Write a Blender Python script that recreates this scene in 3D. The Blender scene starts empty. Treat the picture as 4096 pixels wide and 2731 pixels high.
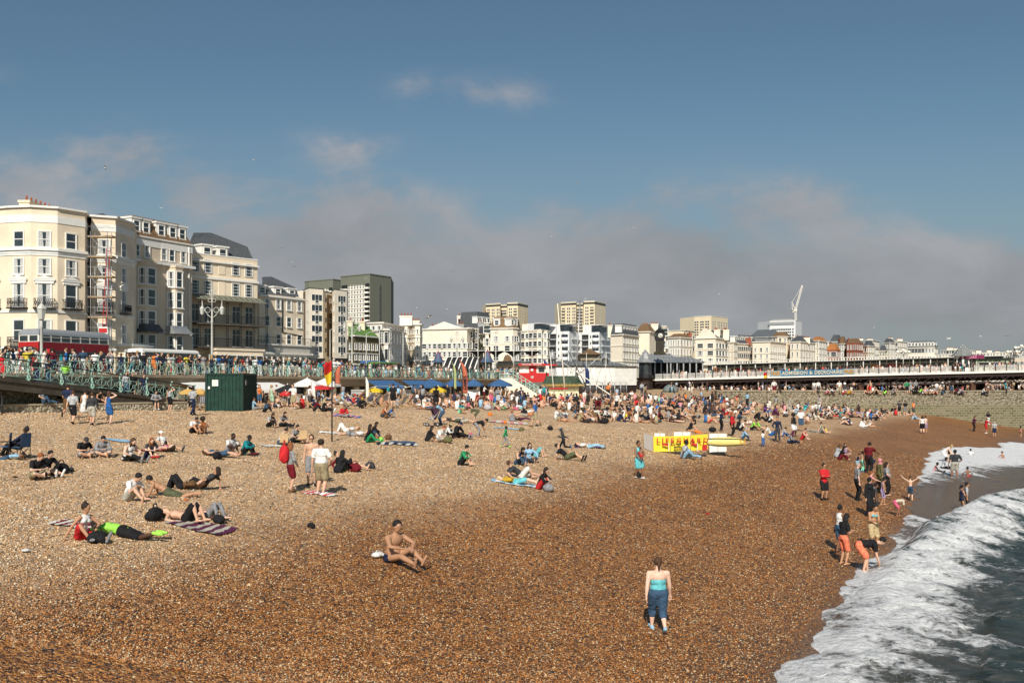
import bpy, bmesh, math, random
import numpy as np
from mathutils import Vector, Matrix, noise as mn
R=math.radians; RND=random.Random(7)
SC=bpy.context.scene; COL=SC.collection
# ---------------------------------------------------------------- camera
FS=3982.0; EYE=6.3; HX=2048.0; HY=1532.0        # focal length and horizon measured on the 4096 px wide photograph
cd=bpy.data.cameras.new('camera'); cam=bpy.data.objects.new('camera',cd); COL.objects.link(cam)
cam.location=(0,0,EYE); cam.rotation_euler=(R(90),0,0)
cd.lens=36*FS/4096; cd.sensor_width=36; cd.sensor_fit='HORIZONTAL'; cd.shift_y=(HY-1365.5)/4096
cd.clip_start=.5; cd.clip_end=20000; SC.camera=cam
# ---------------------------------------------------------------- light
SUN_EL=36; SUN_AZ=6          # shadows run forward and a little to the right
w=bpy.data.worlds.new('World'); SC.world=w; w.use_nodes=True
nt=w.node_tree; nt.nodes.clear(); N=nt.nodes.new; Lk=nt.links.new
out=N('ShaderNodeOutputWorld'); bg=N('ShaderNodeBackground'); sky=N('ShaderNodeTexSky')
sky.sky_type='NISHITA'; sky.sun_disc=False; sky.sun_elevation=R(SUN_EL); sky.sun_rotation=R(180-SUN_AZ+18)*1.0
sky.dust_density=.6; sky.ozone_density=2.2; sky.air_density=1.0
sun=bpy.data.lights.new('sun','SUN'); so=bpy.data.objects.new('sun',sun); COL.objects.link(so)
sd=Vector((math.sin(R(SUN_AZ))*math.cos(R(SUN_EL)),math.cos(R(SUN_AZ))*math.cos(R(SUN_EL)),-math.sin(R(SUN_EL))))
so.rotation_euler=sd.to_track_quat('-Z','Y').to_euler(); sun.energy=5.0; sun.angle=R(.5); sun.color=(1,.94,.84)
sky.sun_rotation=R(180+SUN_AZ)
# clouds live in the sky by direction (azimuth / elevation), broken up by noise
def wm(op,a,b=None,c=None,cl=False):
    n=N('ShaderNodeMath'); n.operation=op; n.use_clamp=cl
    for i,v in enumerate((a,b,c)):
        if v is None: continue
        if isinstance(v,(int,float)): n.inputs[i].default_value=v
        else: Lk(v,n.inputs[i])
    return n.outputs[0]
tc=N('ShaderNodeTexCoord'); sx=N('ShaderNodeSeparateXYZ'); Lk(tc.outputs['Generated'],sx.inputs[0])
ysafe=wm('MAXIMUM',sx.outputs[1],.05)
az=wm('DIVIDE',sx.outputs[0],ysafe); el=wm('DIVIDE',sx.outputs[2],ysafe)
cx=N('ShaderNodeCombineXYZ'); Lk(az,cx.inputs[0]); Lk(wm('MULTIPLY',el,1.9),cx.inputs[1])
def wnoise(sc,det,rough=.55,dist=0):
    n=N('ShaderNodeTexNoise'); n.inputs['Scale'].default_value=sc; n.inputs['Detail'].default_value=det
    n.inputs['Roughness'].default_value=rough; n.inputs['Distortion'].default_value=dist; Lk(cx.outputs[0],n.inputs[0]); return n.outputs[0]
nA=wnoise(5.5,8,.55,.4); nB=wnoise(17,7,.62)
def blob(u,v,ru,rv,amp):   # u,v in source pixels
    a=(u-HX)/FS; e=(HY-v)/FS
    q=wm('ADD',wm('POWER',wm('ABSOLUTE',wm('DIVIDE',wm('SUBTRACT',az,a),ru/FS)),2),wm('POWER',wm('ABSOLUTE',wm('DIVIDE',wm('SUBTRACT',el,e),rv/FS)),2))
    return wm('MULTIPLY',wm('EXPONENT',wm('MULTIPLY',q,-1)),amp)
tot=None
for b in [(1450,860,330,140,.85),(1100,960,330,150,.45),(1700,1080,600,170,.55),(1250,1180,400,200,.4),(100,760,270,150,.62),(500,600,270,110,.5),(760,760,240,130,.5),(350,1000,500,120,.3),
          (1720,345,210,80,.26),(2060,375,210,85,.26),(1400,590,240,90,.32),(4250,1200,500,190,.6),(3900,1120,400,130,.3),(2650,930,460,200,.62),(3200,790,240,90,.5),(2700,1180,1100,200,.8),(1500,1250,700,130,.6),(3500,1200,900,200,.6),
          (3700,1060,500,110,.28),(2150,1000,500,120,.2),(0,300,120,60,.18),(3300,900,300,90,.22),(900,1000,300,120,.25)]:
    o=blob(*b); tot=o if tot is None else wm('ADD',tot,o)
n2=wm('ADD',wm('MULTIPLY',nA,.68),wm('MULTIPLY',nB,.32))
cl=wm('ADD',wm('MULTIPLY',tot,.95),wm('MULTIPLY',wm('MULTIPLY',wm('SUBTRACT',n2,.5),3.6),wm('MINIMUM',wm('MULTIPLY',tot,3),1)))
cl=wm('SUBTRACT',cl,.02)
mr=N('ShaderNodeMapRange'); mr.interpolation_type='SMOOTHSTEP'; Lk(cl,mr.inputs[0]); mr.inputs[1].default_value=0; mr.inputs[2].default_value=.85; mr.inputs[3].default_value=0; mr.inputs[4].default_value=.82
# cloud colour: warm and lighter where thick and high, greyer towards the horizon
cr=N('ShaderNodeMapRange'); Lk(el,cr.inputs[0]); cr.inputs[1].default_value=0.02; cr.inputs[2].default_value=.26
cm=N('ShaderNodeMixRGB'); Lk(cr.outputs[0],cm.inputs[0]); cm.inputs[1].default_value=(3.6,3.7,3.95,1); cm.inputs[2].default_value=(4.5,4.35,4.45,1)
cs=N('ShaderNodeMixRGB'); cs.blend_type='MULTIPLY'; cs.inputs[0].default_value=1; Lk(cm.outputs[0],cs.inputs[1])
nr=N('ShaderNodeMapRange'); Lk(nA,nr.inputs[0]); nr.inputs[1].default_value=.3; nr.inputs[2].default_value=.7; nr.inputs[3].default_value=.80; nr.inputs[4].default_value=1.2
Lk(nr.outputs[0],cs.inputs[2])
# clear-sky tint
tn=N('ShaderNodeMixRGB'); tn.blend_type='MULTIPLY'; tn.inputs[0].default_value=1; Lk(sky.outputs[0],tn.inputs[1]); tn.inputs[2].default_value=(.70,.80,.76,1)
vr=N('ShaderNodeMapRange'); vr.interpolation_type='SMOOTHSTEP'; Lk(el,vr.inputs[0]); vr.inputs[1].default_value=-.02; vr.inputs[2].default_value=.30; vr.inputs[3].default_value=.86; vr.inputs[4].default_value=0
vl=N('ShaderNodeMixRGB'); Lk(vr.outputs[0],vl.inputs[0]); Lk(tn.outputs[0],vl.inputs[1]); vl.inputs[2].default_value=(2.9,3.2,3.5,1)
mx=N('ShaderNodeMixRGB'); Lk(mr.outputs[0],mx.inputs[0]); Lk(vl.outputs[0],mx.inputs[1]); Lk(cs.outputs[0],mx.inputs[2])
Lk(mx.outputs[0],bg.inputs[0]); bg.inputs[1].default_value=.085; Lk(bg.outputs[0],out.inputs[0])
SC.view_settings.view_transform='Standard'; SC.view_settings.look='None'; SC.view_settings.exposure=0; SC.view_settings.gamma=1
SC.render.engine='CYCLES'
# ---------------------------------------------------------------- helpers
def PX(xs,ys,d): return Vector(((xs-HX)/FS*d,d,EYE+(HY-ys)/FS*d))
def ZP(ys,d): return EYE+(HY-ys)/FS*d
def tag(o,label=None,cat=None,group=None,kind=None):
    if label: o['label']=label
    if cat: o['category']=cat
    if group: o['group']=group
    if kind: o['kind']=kind
    return o
def thing(name,label,cat,loc=(0,0,0),rz=0,group=None):
    o=bpy.data.objects.new(name,None); COL.objects.link(o); o.location=loc; o.rotation_euler=(0,0,rz); o.empty_display_size=.1
    return tag(o,label,cat,group)
MATS={}
def mat(name,col,rough=.75,var=.12,vs=3.,bump=0.,bs=20.,metal=0.,spec=.35,obj=False,emit=0):
    if name in MATS: return MATS[name]
    m=bpy.data.materials.new(name); m.use_nodes=True; t=m.node_tree; p=t.nodes['Principled BSDF']
    p.inputs['Roughness'].default_value=rough; p.inputs['Metallic'].default_value=metal; p.inputs['Specular IOR Level'].default_value=spec
    tx=t.nodes.new('ShaderNodeTexCoord'); nz=t.nodes.new('ShaderNodeTexNoise'); nz.inputs['Scale'].default_value=vs; nz.inputs['Detail'].default_value=5
    t.links.new(tx.outputs['Object'],nz.inputs[0])
    mrn=t.nodes.new('ShaderNodeMapRange'); t.links.new(nz.outputs[0],mrn.inputs[0]); mrn.inputs[1].default_value=.3; mrn.inputs[2].default_value=.7
    mrn.inputs[3].default_value=1-var; mrn.inputs[4].default_value=1+var*.6
    mu=t.nodes.new('ShaderNodeMixRGB'); mu.blend_type='MULTIPLY'; mu.inputs[0].default_value=1
    if obj:
        oi=t.nodes.new('ShaderNodeObjectInfo'); t.links.new(oi.outputs['Color'],mu.inputs[1])
    else: mu.inputs[1].default_value=(*col,1)
    t.links.new(mrn.outputs[0],mu.inputs[2]); t.links.new(mu.outputs[0],p.inputs['Base Color'])
    if bump:
        nb=t.nodes.new('ShaderNodeTexNoise'); nb.inputs['Scale'].default_value=bs; nb.inputs['Detail'].default_value=3; t.links.new(tx.outputs['Object'],nb.inputs[0])
        b=t.nodes.new('ShaderNodeBump'); b.inputs['Strength'].default_value=bump; b.inputs['Distance'].default_value=.05
        t.links.new(nb.outputs[0],b.inputs['Height']); t.links.new(b.outputs[0],p.inputs['Normal'])
    MATS[name]=m; return m
class MB:
    def __init__(s): s.v=[]; s.f=[]; s.m=[]; s.s=[]
    def add(s,vs,fs,m=0,sm=False):
        b=len(s.v); s.v+=[tuple(v) for v in vs]
        for f in fs: s.f.append([b+i for i in f]); s.m.append(m); s.s.append(sm)
        return s
    def quad(s,a,b,c,d,m=0): return s.add([a,b,c,d],[(0,1,2,3)],m)
    def poly(s,p,m=0): return s.add(p,[tuple(range(len(p)))],m)
    def box(s,x0,x1,y0,y1,z0,z1,m=0):
        v=[(x,y,z) for z in (z0,z1) for x,y in ((x0,y0),(x1,y0),(x1,y1),(x0,y1))]
        return s.add(v,[(3,2,1,0),(4,5,6,7),(0,1,5,4),(1,2,6,5),(2,3,7,6),(3,0,4,7)],m)
    def beam(s,p,q,w,h,m=0,up=(0,0,1)):
        p=Vector(p);q=Vector(q);d=(q-p)
        if d.length<1e-6: return s
        d.normalize(); u=Vector(up)
        if abs(d.dot(u))>.98: u=Vector((0,1,0))
        a=d.cross(u).normalized()*w/2; b=a.cross(d).normalized()*h/2
        v=[o+k for o in (p,q) for k in (-a-b,a-b,a+b,-a+b)]
        return s.add(v,[(0,1,2,3),(7,6,5,4),(1,0,4,5),(2,1,5,6),(3,2,6,7),(0,3,7,4)],m)
    def tube(s,p,q,r0,r1=None,n=8,m=0,cap=True,sm=True):
        r1=r0 if r1 is None else r1; p=Vector(p);q=Vector(q);d=q-p
        if d.length<1e-6: return s
        d.normalize(); u=Vector((0,0,1)) if abs(d.z)<.95 else Vector((0,1,0))
        a=d.cross(u).normalized(); b=a.cross(d)
        v=[];
        for o,r in ((p,r0),(q,r1)):
            for i in range(n): t=2*math.pi*i/n; v.append(o+a*math.cos(t)*r+b*math.sin(t)*r)
        fs=[(i,(i+1)%n,n+(i+1)%n,n+i) for i in range(n)]
        if cap: fs+=[tuple(range(n))[::-1],tuple(range(n,2*n))]
        return s.add(v,fs,m,sm)
    def path(s,pts,r,n=6,m=0):
        rs=r if isinstance(r,(list,tuple)) else [r]*len(pts)
        for i in range(len(pts)-1): s.tube(pts[i],pts[i+1],rs[i],rs[i+1],n,m)
        return s
    def lathe(s,prof,c=(0,0,0),n=12,m=0,sm=True,rot=0):
        v=[]
        for r,z in prof:
            for i in range(n): t=2*math.pi*i/n+rot; v.append((c[0]+math.cos(t)*r,c[1]+math.sin(t)*r,c[2]+z))
        fs=[]
        for k in range(len(prof)-1):
            for i in range(n): j=(i+1)%n; fs.append((k*n+i,k*n+j,(k+1)*n+j,(k+1)*n+i))
        fs.append(tuple(range(n))[::-1]); e=(len(prof)-1)*n; fs.append(tuple(range(e,e+n)))
        return s.add(v,fs,m,sm)
    def ell(s,c,r,mt=None,n=10,k=7,m=0):
        c=Vector(c); v=[]; mt=mt or Matrix.Identity(3)
        for a in range(1,k):
            ph=math.pi*a/k
            for i in range(n): t=2*math.pi*i/n; v.append(c+mt@Vector((r[0]*math.sin(ph)*math.cos(t),r[1]*math.sin(ph)*math.sin(t),-r[2]*math.cos(ph))))
        fs=[]
        for a in range(k-2):
            for i in range(n): j=(i+1)%n; fs.append((a*n+i,a*n+j,(a+1)*n+j,(a+1)*n+i))
        v+= [c+mt@Vector((0,0,-r[2])),c+mt@Vector((0,0,r[2]))]; b=(k-1)*n
        fs+=[((i+1)%n,i,b) for i in range(n)]+[((k-2)*n+i,(k-2)*n+(i+1)%n,b+1) for i in range(n)]
        return s.add(v,fs,m,True)
    def prism(s,pl,z0,z1,m=0):   # pl list of (x,y) counter-clockwise
        n=len(pl); v=[(x,y,z0) for x,y in pl]+[(x,y,z1) for x,y in pl]
        return s.add(v,[tuple(range(n))[::-1],tuple(range(n,2*n))]+[(i,(i+1)%n,n+(i+1)%n,n+i) for i in range(n)],m)
    def mesh(s,name,mats):
        me=bpy.data.meshes.new(name); me.from_pydata(s.v,[],s.f)
        for x in (mats if isinstance(mats,(list,tuple)) else [mats]): me.materials.append(x)
        me.polygons.foreach_set('material_index',s.m); me.polygons.foreach_set('use_smooth',s.s); me.update(); return me
    def build(s,name,mats,parent=None,loc=None,rz=0):
        o=bpy.data.objects.new(name,s.mesh(name,mats)); COL.objects.link(o)
        if parent: o.parent=parent
        if loc is not None: o.location=loc
        o.rotation_euler=(0,0,rz); return o
def inst(name,me,parent=None,loc=(0,0,0),rz=0,sc=1,color=None):
    o=bpy.data.objects.new(name,me); COL.objects.link(o); o.location=loc; o.rotation_euler=(0,0,rz)
    o.scale=(sc,sc,sc) if isinstance(sc,(int,float)) else sc
    if parent: o.parent=parent
    if color: o.color=(*color,1)
    return o
def copy_tree(o,parent=None):
    c=o.copy(); COL.objects.link(c)
    if parent is not None: c.parent=parent
    for ch in list(o.children): copy_tree(ch,c)
    return c
def clones(me,**k): return me
# block lettering made of strokes so that signs need no font file
_cv={}
def text_obj(name,s,size,m,parent,loc,rot,ext=.01,align='LEFT',xs=1):
    c=bpy.data.curves.new(name,'FONT'); c.body=s; c.size=size; c.extrude=ext; c.align_x=align; c.resolution_u=2; c.offset=size*.022
    t=bpy.data.objects.new(name,c); COL.objects.link(t)
    dg=bpy.context.evaluated_depsgraph_get(); me=bpy.data.meshes.new_from_object(t.evaluated_get(dg))
    bpy.data.objects.remove(t); me.materials.clear(); me.materials.append(m)
    o=bpy.data.objects.new(name,me); COL.objects.link(o)
    if parent: o.parent=parent
    o.location=loc; o.rotation_euler=rot; o.scale=(xs,1,1); return o
# common materials
m_cream=mat('cream_stucco',(.80,.67,.50),.85,.13,.5,.15,6)
m_cream2=mat('pale_cream_stucco',(.82,.73,.59),.85,.08,.4,.15,6)
m_tan=mat('tan_stucco',(.68,.56,.42),.85,.08,.35,.15,6)
m_white=mat('white_paint',(.80,.78,.73),.6,.06,2)
m_offw=mat('white_stucco',(.80,.75,.66),.8,.07,.5)
m_dark=mat('dark_iron',(.02,.02,.022),.5,.2,4)
m_steel=mat('galvanised_steel',(.45,.46,.47),.4,.15,6,metal=.6)
m_slate=mat('slate_roof',(.085,.09,.095),.7,.3,3,.4,9)
m_brownroof=mat('brown_tiles',(.20,.12,.06),.8,.35,3,.4,9)
m_orange=mat('orange_clay_tiles',(.42,.17,.05),.8,.2,2,.4,9)
m_brick=mat('red_brick',(.30,.09,.05),.85,.25,4,.2,20)
m_ybrick=mat('brown_brick',(.20,.13,.07),.85,.25,4,.2,20)
m_pot=mat('clay_pots',(.45,.13,.06),.8,.2,4)
m_mint=mat('mint_green_paint',(.29,.46,.385),.5,.22,5)
m_conc=mat('weathered_concrete',(.36,.30,.21),.9,.25,1.2,.3,10)
m_dconc=mat('dark_weathered_concrete',(.10,.085,.065),.9,.35,1.5,.3,10)
m_black=mat('black_fabric',(.02,.02,.022),.8,.2,4)
m_red=mat('red_paint',(.50,.02,.02),.45,.1,2)
m_blue=mat('blue_canvas',(.045,.12,.26),.75,.12,3)
m_yellow=mat('yellow_fabric',(.72,.50,.03),.7,.08,3)
m_wood=mat('pale_wood',(.45,.30,.15),.6,.15,6)
m_grey=mat('grey_paint',(.30,.31,.31),.6,.15,3)
m_cloth=mat('object_coloured_cloth',(1,1,1),.85,.3,9,.9,13,obj=True,spec=.2)
m_skin=mat('skin',(1,1,1),.55,.08,10,obj=True,spec=.35)
m_hair=mat('hair',(1,1,1),.6,.3,40,.5,60,obj=True)
m_glass=mat('window_glass',(.03,.04,.05),.08,.5,.7,spec=.8)
m_curt=mat('net_curtain',(.50,.50,.48),.7,.35,9)
# ---------------------------------------------------------------- beach terrain
P0=(5.5,20.8); UX,UY=.5,.866; NX,NY=-.866,.5
def ts(x,y): a=x-P0[0]; b=y-P0[1]; return a*UX+b*UY, a*NX+b*NY
def xy(t,s): return P0[0]+t*UX+s*NX, P0[1]+t*UY+s*NY
_ps=[-60,-20,-6,0,1.5,4,7,10,16,23,27,34,39,45,60,90]
_pz=[-7,-2.6,-.8,.08,.3,.65,1.15,1.75,2.55,2.95,3.25,3.75,4.25,4.45,4.5,4.5]
def smooth_profile(s): 
    s=np.asarray(s,float); return (np.interp(s-1.2,_ps,_pz)+np.interp(s,_ps,_pz)*2+np.interp(s+1.2,_ps,_pz))/4
def TZ(x,y):
    t,s=ts(x,y); z=float(smooth_profile(s))
    if s>1: z+=.10*mn.noise(Vector((x*.16,y*.16,0)))*min(1,s/8)
    return z
WALLY=131.0
def FBZ(x,y): return 4.9+max(0,min(1.2,(y-175)*.0026))
def FZ(x,y):
    z=FBZ(x,y)
    if x<34 and y<156: k=(y-WALLY)/25*(1 if x<28 else 1); z=TZ(x,WALLY)*(1-k)+z*k if x<28 else z
    return z
def ground(x,y): return TZ(x,y) if y<WALLY else FZ(x,y)
def G(xs,ys,lim=400):
    "where the sight line through a point of the photo meets the shingle"
    kx=(xs-HX)/FS; kz=(HY-ys)/FS; y=12.; st=.25; prev=None
    while y<lim:
        z=EYE+kz*y; g=ground(kx*y,y)
        if z<=g:
            a,b=y-st,y
            for _ in range(12):
                c=(a+b)/2
                if EYE+kz*c<=ground(kx*c,c): b=c
                else: a=c
            return Vector((kx*b,b,ground(kx*b,b)))
        st=.25 if y<140 else 1.; y+=st
    return Vector((kx*130,130,ground(kx*130,130)))
def nodemat(name):
    m=bpy.data.materials.new(name); m.use_nodes=True; t=m.node_tree; return m,t,t.nodes['Principled BSDF']
def shingle(name,wetrange,far=False):
    m,t,p=nodemat(name); nn=t.nodes.new; L=t.links.new
    geo=nn('ShaderNodeNewGeometry'); pos=geo.outputs['Position']
    def mth(op,a,b=None,cl=False):
        n=nn('ShaderNodeMath'); n.operation=op; n.use_clamp=cl
        for i,v in enumerate((a,b)):
            if v is None: continue
            if isinstance(v,(int,float)): n.inputs[i].default_value=v
            else: L(v,n.inputs[i])
        return n.outputs[0]
    def noi(sc,d=3,r=.5):
        n=nn('ShaderNodeTexNoise'); n.inputs['Scale'].default_value=sc; n.inputs['Detail'].default_value=d; n.inputs['Roughness'].default_value=r; L(pos,n.inputs[0]); return n.outputs[0]
    def vor(sc,f='F1'):
        n=nn('ShaderNodeTexVoronoi'); n.inputs['Scale'].default_value=sc; n.feature=f; L(pos,n.inputs[0]); return n
    vc=[]; 
    for k,sc in enumerate((27.,15.)):
        v=vor(sc); s=nn('ShaderNodeSeparateColor'); L(v.outputs['Color'],s.inputs[0]); vc.append((v,s))
    def ramp(fac,stops):
        r=nn('ShaderNodeValToRGB'); r.color_ramp.interpolation='CONSTANT'; e=r.color_ramp.elements
        e[0].position=0; e[0].color=(*stops[0][1],1); e[1].position=stops[1][0]; e[1].color=(*stops[1][1],1)
        for q,c in stops[2:]: x=e.new(q); x.color=(*c,1)
        L(fac,r.inputs[0]); return r.outputs[0]
    dry=[(0,(.76,.48,.25)),(.24,(.58,.32,.135)),(.38,(.88,.66,.43)),(.52,(.31,.18,.10)),(.57,(.72,.48,.28)),(.76,(.40,.32,.25)),(.83,(.92,.80,.62)),(.9,(.68,.37,.15)),(.97,(.08,.06,.05))]
    wet=[(0,(.46,.195,.05)),(.22,(.25,.09,.022)),(.40,(.56,.28,.10)),(.5,(.12,.05,.02)),(.66,(.38,.16,.045)),(.78,(.07,.045,.03)),(.86,(.66,.48,.28)),(.90,(.50,.20,.04)),(.965,(.03,.02,.018))]
    def mix(f,a,b,bt='MIX'):
        n=nn('ShaderNodeMixRGB'); n.blend_type=bt
        for i,v in enumerate((f,a,b)):
            if isinstance(v,(int,float)): n.inputs[i].default_value=v
            elif isinstance(v,tuple): n.inputs[i].default_value=(*v,1)
            else: L(v,n.inputs[i])
        return n.outputs[0]
    pick=noi(3.,2)
    pk=mth('GREATER_THAN',pick,.52)
    cd_=mix(pk,ramp(vc[0][1].outputs[0],dry),ramp(vc[1][1].outputs[1],dry)); cw=mix(pk,ramp(vc[0][1].outputs[0],wet),ramp(vc[1][1].outputs[1],wet))
    if far: cd_=mix(.45,cd_,(.50,.33,.17)); 
    sp=nn('ShaderNodeSeparateXYZ'); L(pos,sp.inputs[0])
    s=mth('ADD',mth('MULTIPLY',mth('SUBTRACT',sp.outputs[0],P0[0]),NX),mth('MULTIPLY',mth('SUBTRACT',sp.outputs[1],P0[1]),NY))
    s=mth('ADD',s,mth('MULTIPLY',mth('SUBTRACT',noi(.16,5,.6),.5),5))
    mp=nn('ShaderNodeMapRange'); L(s,mp.inputs[0]); mp.interpolation_type='SMOOTHSTEP'
    mp.inputs[1].default_value=wetrange[0]; mp.inputs[2].default_value=wetrange[1]; mp.inputs[3].default_value=1; mp.inputs[4].default_value=0
    m2=nn('ShaderNodeMapRange'); L(s,m2.inputs[0]); m2.interpolation_type='SMOOTHSTEP'; m2.inputs[1].default_value=6; m2.inputs[2].default_value=30; m2.inputs[3].default_value=.32; m2.inputs[4].default_value=0
    wf=mth('MAXIMUM',mp.outputs[0],m2.outputs[0])
    c=mix(wf,cd_,cw)
    # freshly washed band next to the sea
    m3=nn('ShaderNodeMapRange'); L(s,m3.inputs[0]); m3.interpolation_type='SMOOTHSTEP'; m3.inputs[1].default_value=-1.5; m3.inputs[2].default_value=3.2; m3.inputs[3].default_value=1; m3.inputs[4].default_value=0
    c=mix(mth('MULTIPLY',m3.outputs[0],.75),c,(.13,.085,.055))
    # broad tonal drift
    big=noi(.35,4,.6); mb=nn('ShaderNodeMapRange'); L(big,mb.inputs[0]); mb.inputs[1].default_value=.3; mb.inputs[2].default_value=.7; mb.inputs[3].default_value=.80; mb.inputs[4].default_value=1.15
    c=mix(1.,c,mb.outputs[0],'MULTIPLY'); L(c,p.inputs['Base Color'])
    rr=nn('ShaderNodeMapRange'); L(wf,rr.inputs[0]); rr.inputs[3].default_value=.75; rr.inputs[4].default_value=.5
    r2=mth('SUBTRACT',rr.outputs[0],mth('MULTIPLY',m3.outputs[0],.22)); L(r2,p.inputs['Roughness']); p.inputs['Specular IOR Level'].default_value=.35
    h=mth('ADD',mth('MULTIPLY',vc[0][0].outputs['Distance'],-.75),mth('MULTIPLY',vc[1][0].outputs['Distance'],-.9))
    h=mth('ADD',h,mth('MULTIPLY',noi(1.6,3),1.6))
    b=nn('ShaderNodeBump'); b.inputs['Strength'].default_value=1; b.inputs['Distance'].default_value=.055; L(h,b.inputs['Height']); L(b.outputs[0],p.inputs['Normal'])
    return m
m_sh=shingle('shingle_pebbles',(10.5,16.5))
def grid_mesh(name,xs,ys,zf,m,sm=True):
    xs=np.asarray(xs);ys=np.asarray(ys); v=[(float(x),float(y),zf(float(x),float(y))) for y in ys for x in xs]; nx=len(xs)
    f=[(j*nx+i,j*nx+i+1,(j+1)*nx+i+1,(j+1)*nx+i) for j in range(len(ys)-1) for i in range(nx-1)]
    me=bpy.data.meshes.new(name); me.from_pydata(v,[],f); me.materials.append(m)
    me.polygons.foreach_set('use_smooth',[sm]*len(f)); me.update(); o=bpy.data.objects.new(name,me); COL.objects.link(o); return o
def tz_rough(x,y):
    t,s=ts(x,y); k=max(0,min(1,s/6)); return TZ(x,y)+k*(.05*mn.noise(Vector((x*.9,y*.9,3)))+.035*mn.noise(Vector((x*2.1,y*2.1,5))))
tag(grid_mesh('shingle_beach',np.concatenate([np.arange(-60,-30,1.5),np.arange(-30,40,.4),np.arange(40,110,1.)]),np.concatenate([np.arange(-6,10,1.),np.arange(10,60,.4),np.arange(60,131.6,.7)]),tz_rough,m_sh),kind='structure')
def fz(x,y):
    z=FZ(x,y); e=150+.22*(y-131)      # sea edge of the beach beyond the groyne
    return z if x<e else max(-3,z-(x-e)*.18)
m_fb=shingle('far_shingle',(-2000,-1999),True)
tag(grid_mesh('far_beach',np.concatenate([np.arange(-60,260,4.),np.arange(260,1000,60)]),np.concatenate([np.arange(131.2,400,5),np.arange(400,2400,100)]),fz,m_fb),kind='structure')
# ---------------------------------------------------------------- sea
def proj(x,y,z): return HX+FS*x/y, HY-FS*(z-EYE)/y
# swash edge measured along the shore
_edge_px=[(2880,2950),(3020,2800),(3100,2717),(3180,2640),(3300,2480),(3378,2350),(3405,2310),(3450,2262),(3560,2215),(3590,2130),(3625,2085),(3640,2030),(3665,1968),(3690,1915),(3715,1860),(3731,1843),(3790,1822),(3860,1812),(3930,1806),(4009,1800),(3990,1783),(4040,1776),(4150,1772),(4400,1765)]
_eb=[]
for px in _edge_px:
    d=FS*(EYE-.12)/(px[1]-HY); _eb.append(ts((px[0]-HX)/FS*d,d))
_eb.sort(); _et=[a for a,b in _eb]; _es=[b for a,b in _eb]
def s_edge(t):
    base=float(np.interp(t,_et,_es)); return base+.5*mn.noise(Vector((t*.55,0,0)))+.25*mn.noise(Vector((t*1.7,4,0)))
def polyd(px,py,poly):
    "signed distance in pixels to a polygon, positive inside"
    ins=False; best=1e9; n=len(poly)
    for i in range(n):
        x1,y1=poly[i]; x2,y2=poly[(i+1)%n]
        if (y1>py)!=(y2>py) and px<(x2-x1)*(py-y1)/(y2-y1)+x1: ins=not ins
        dx=x2-x1;dy=y2-y1; q=max(0,min(1,((px-x1)*dx+(py-y1)*dy)/(dx*dx+dy*dy))); best=min(best,math.hypot(px-x1-q*dx,py-y1-q*dy))
    return best if ins else -best
def wpt(px,py,z=0.): d=FS*(EYE-z)/(py-HY); return ((px-HX)/FS*d,d)
# breaker crest and foam sheets, as world outlines
crest=[wpt(*p) for p in [(2950,2850),(3150,2640),(3330,2440),(3470,2320),(3620,2245),(3740,2185),(3860,2145),(3960,2100),(4040,2075),(4150,2050),(4400,2010),(4900,1950)]]
foamP=[[wpt(*p) for p in q] for q in (
 [(2800,2850),(3110,2640),(3330,2430),(3410,2260),(3520,2262),(3640,2232),(3720,2180),(3700,2120),(3620,2090),(3740,2100),(3860,2105),(3960,2075),(4010,2045),(4110,2040),(4300,2000),(4300,2060),(4120,2110),(4080,2180),(3990,2260),(3930,2330),(3900,2420),(3860,2540),(3800,2620),(3760,2760),(3700,2900)],
 [(3600,1830),(3731,1838),(3814,1800),(3950,1770),(4000,1750),(4400,1740),(4400,1890),(4096,1868),(3960,1880),(3880,1915),(3800,1925),(3730,1940),(3660,1960),(3640,1960)],
)]
def ldist(x,y,line):
    best=1e9;bt=0;side=0;acc=0
    for i in range(len(line)-1):
        x1,y1=line[i];x2,y2=line[i+1];dx=x2-x1;dy=y2-y1;l2=dx*dx+dy*dy; q=max(0,min(1,((x-x1)*dx+(y-y1)*dy)/l2)); d=math.hypot(x-x1-q*dx,y-y1-q*dy)
        if d<best: best=d; side=(dx*(y-y1)-dy*(x-x1)); bt=acc+q*math.sqrt(l2)
        acc+=math.sqrt(l2)
    return (best if side>0 else -best),bt      # positive = landward side
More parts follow.
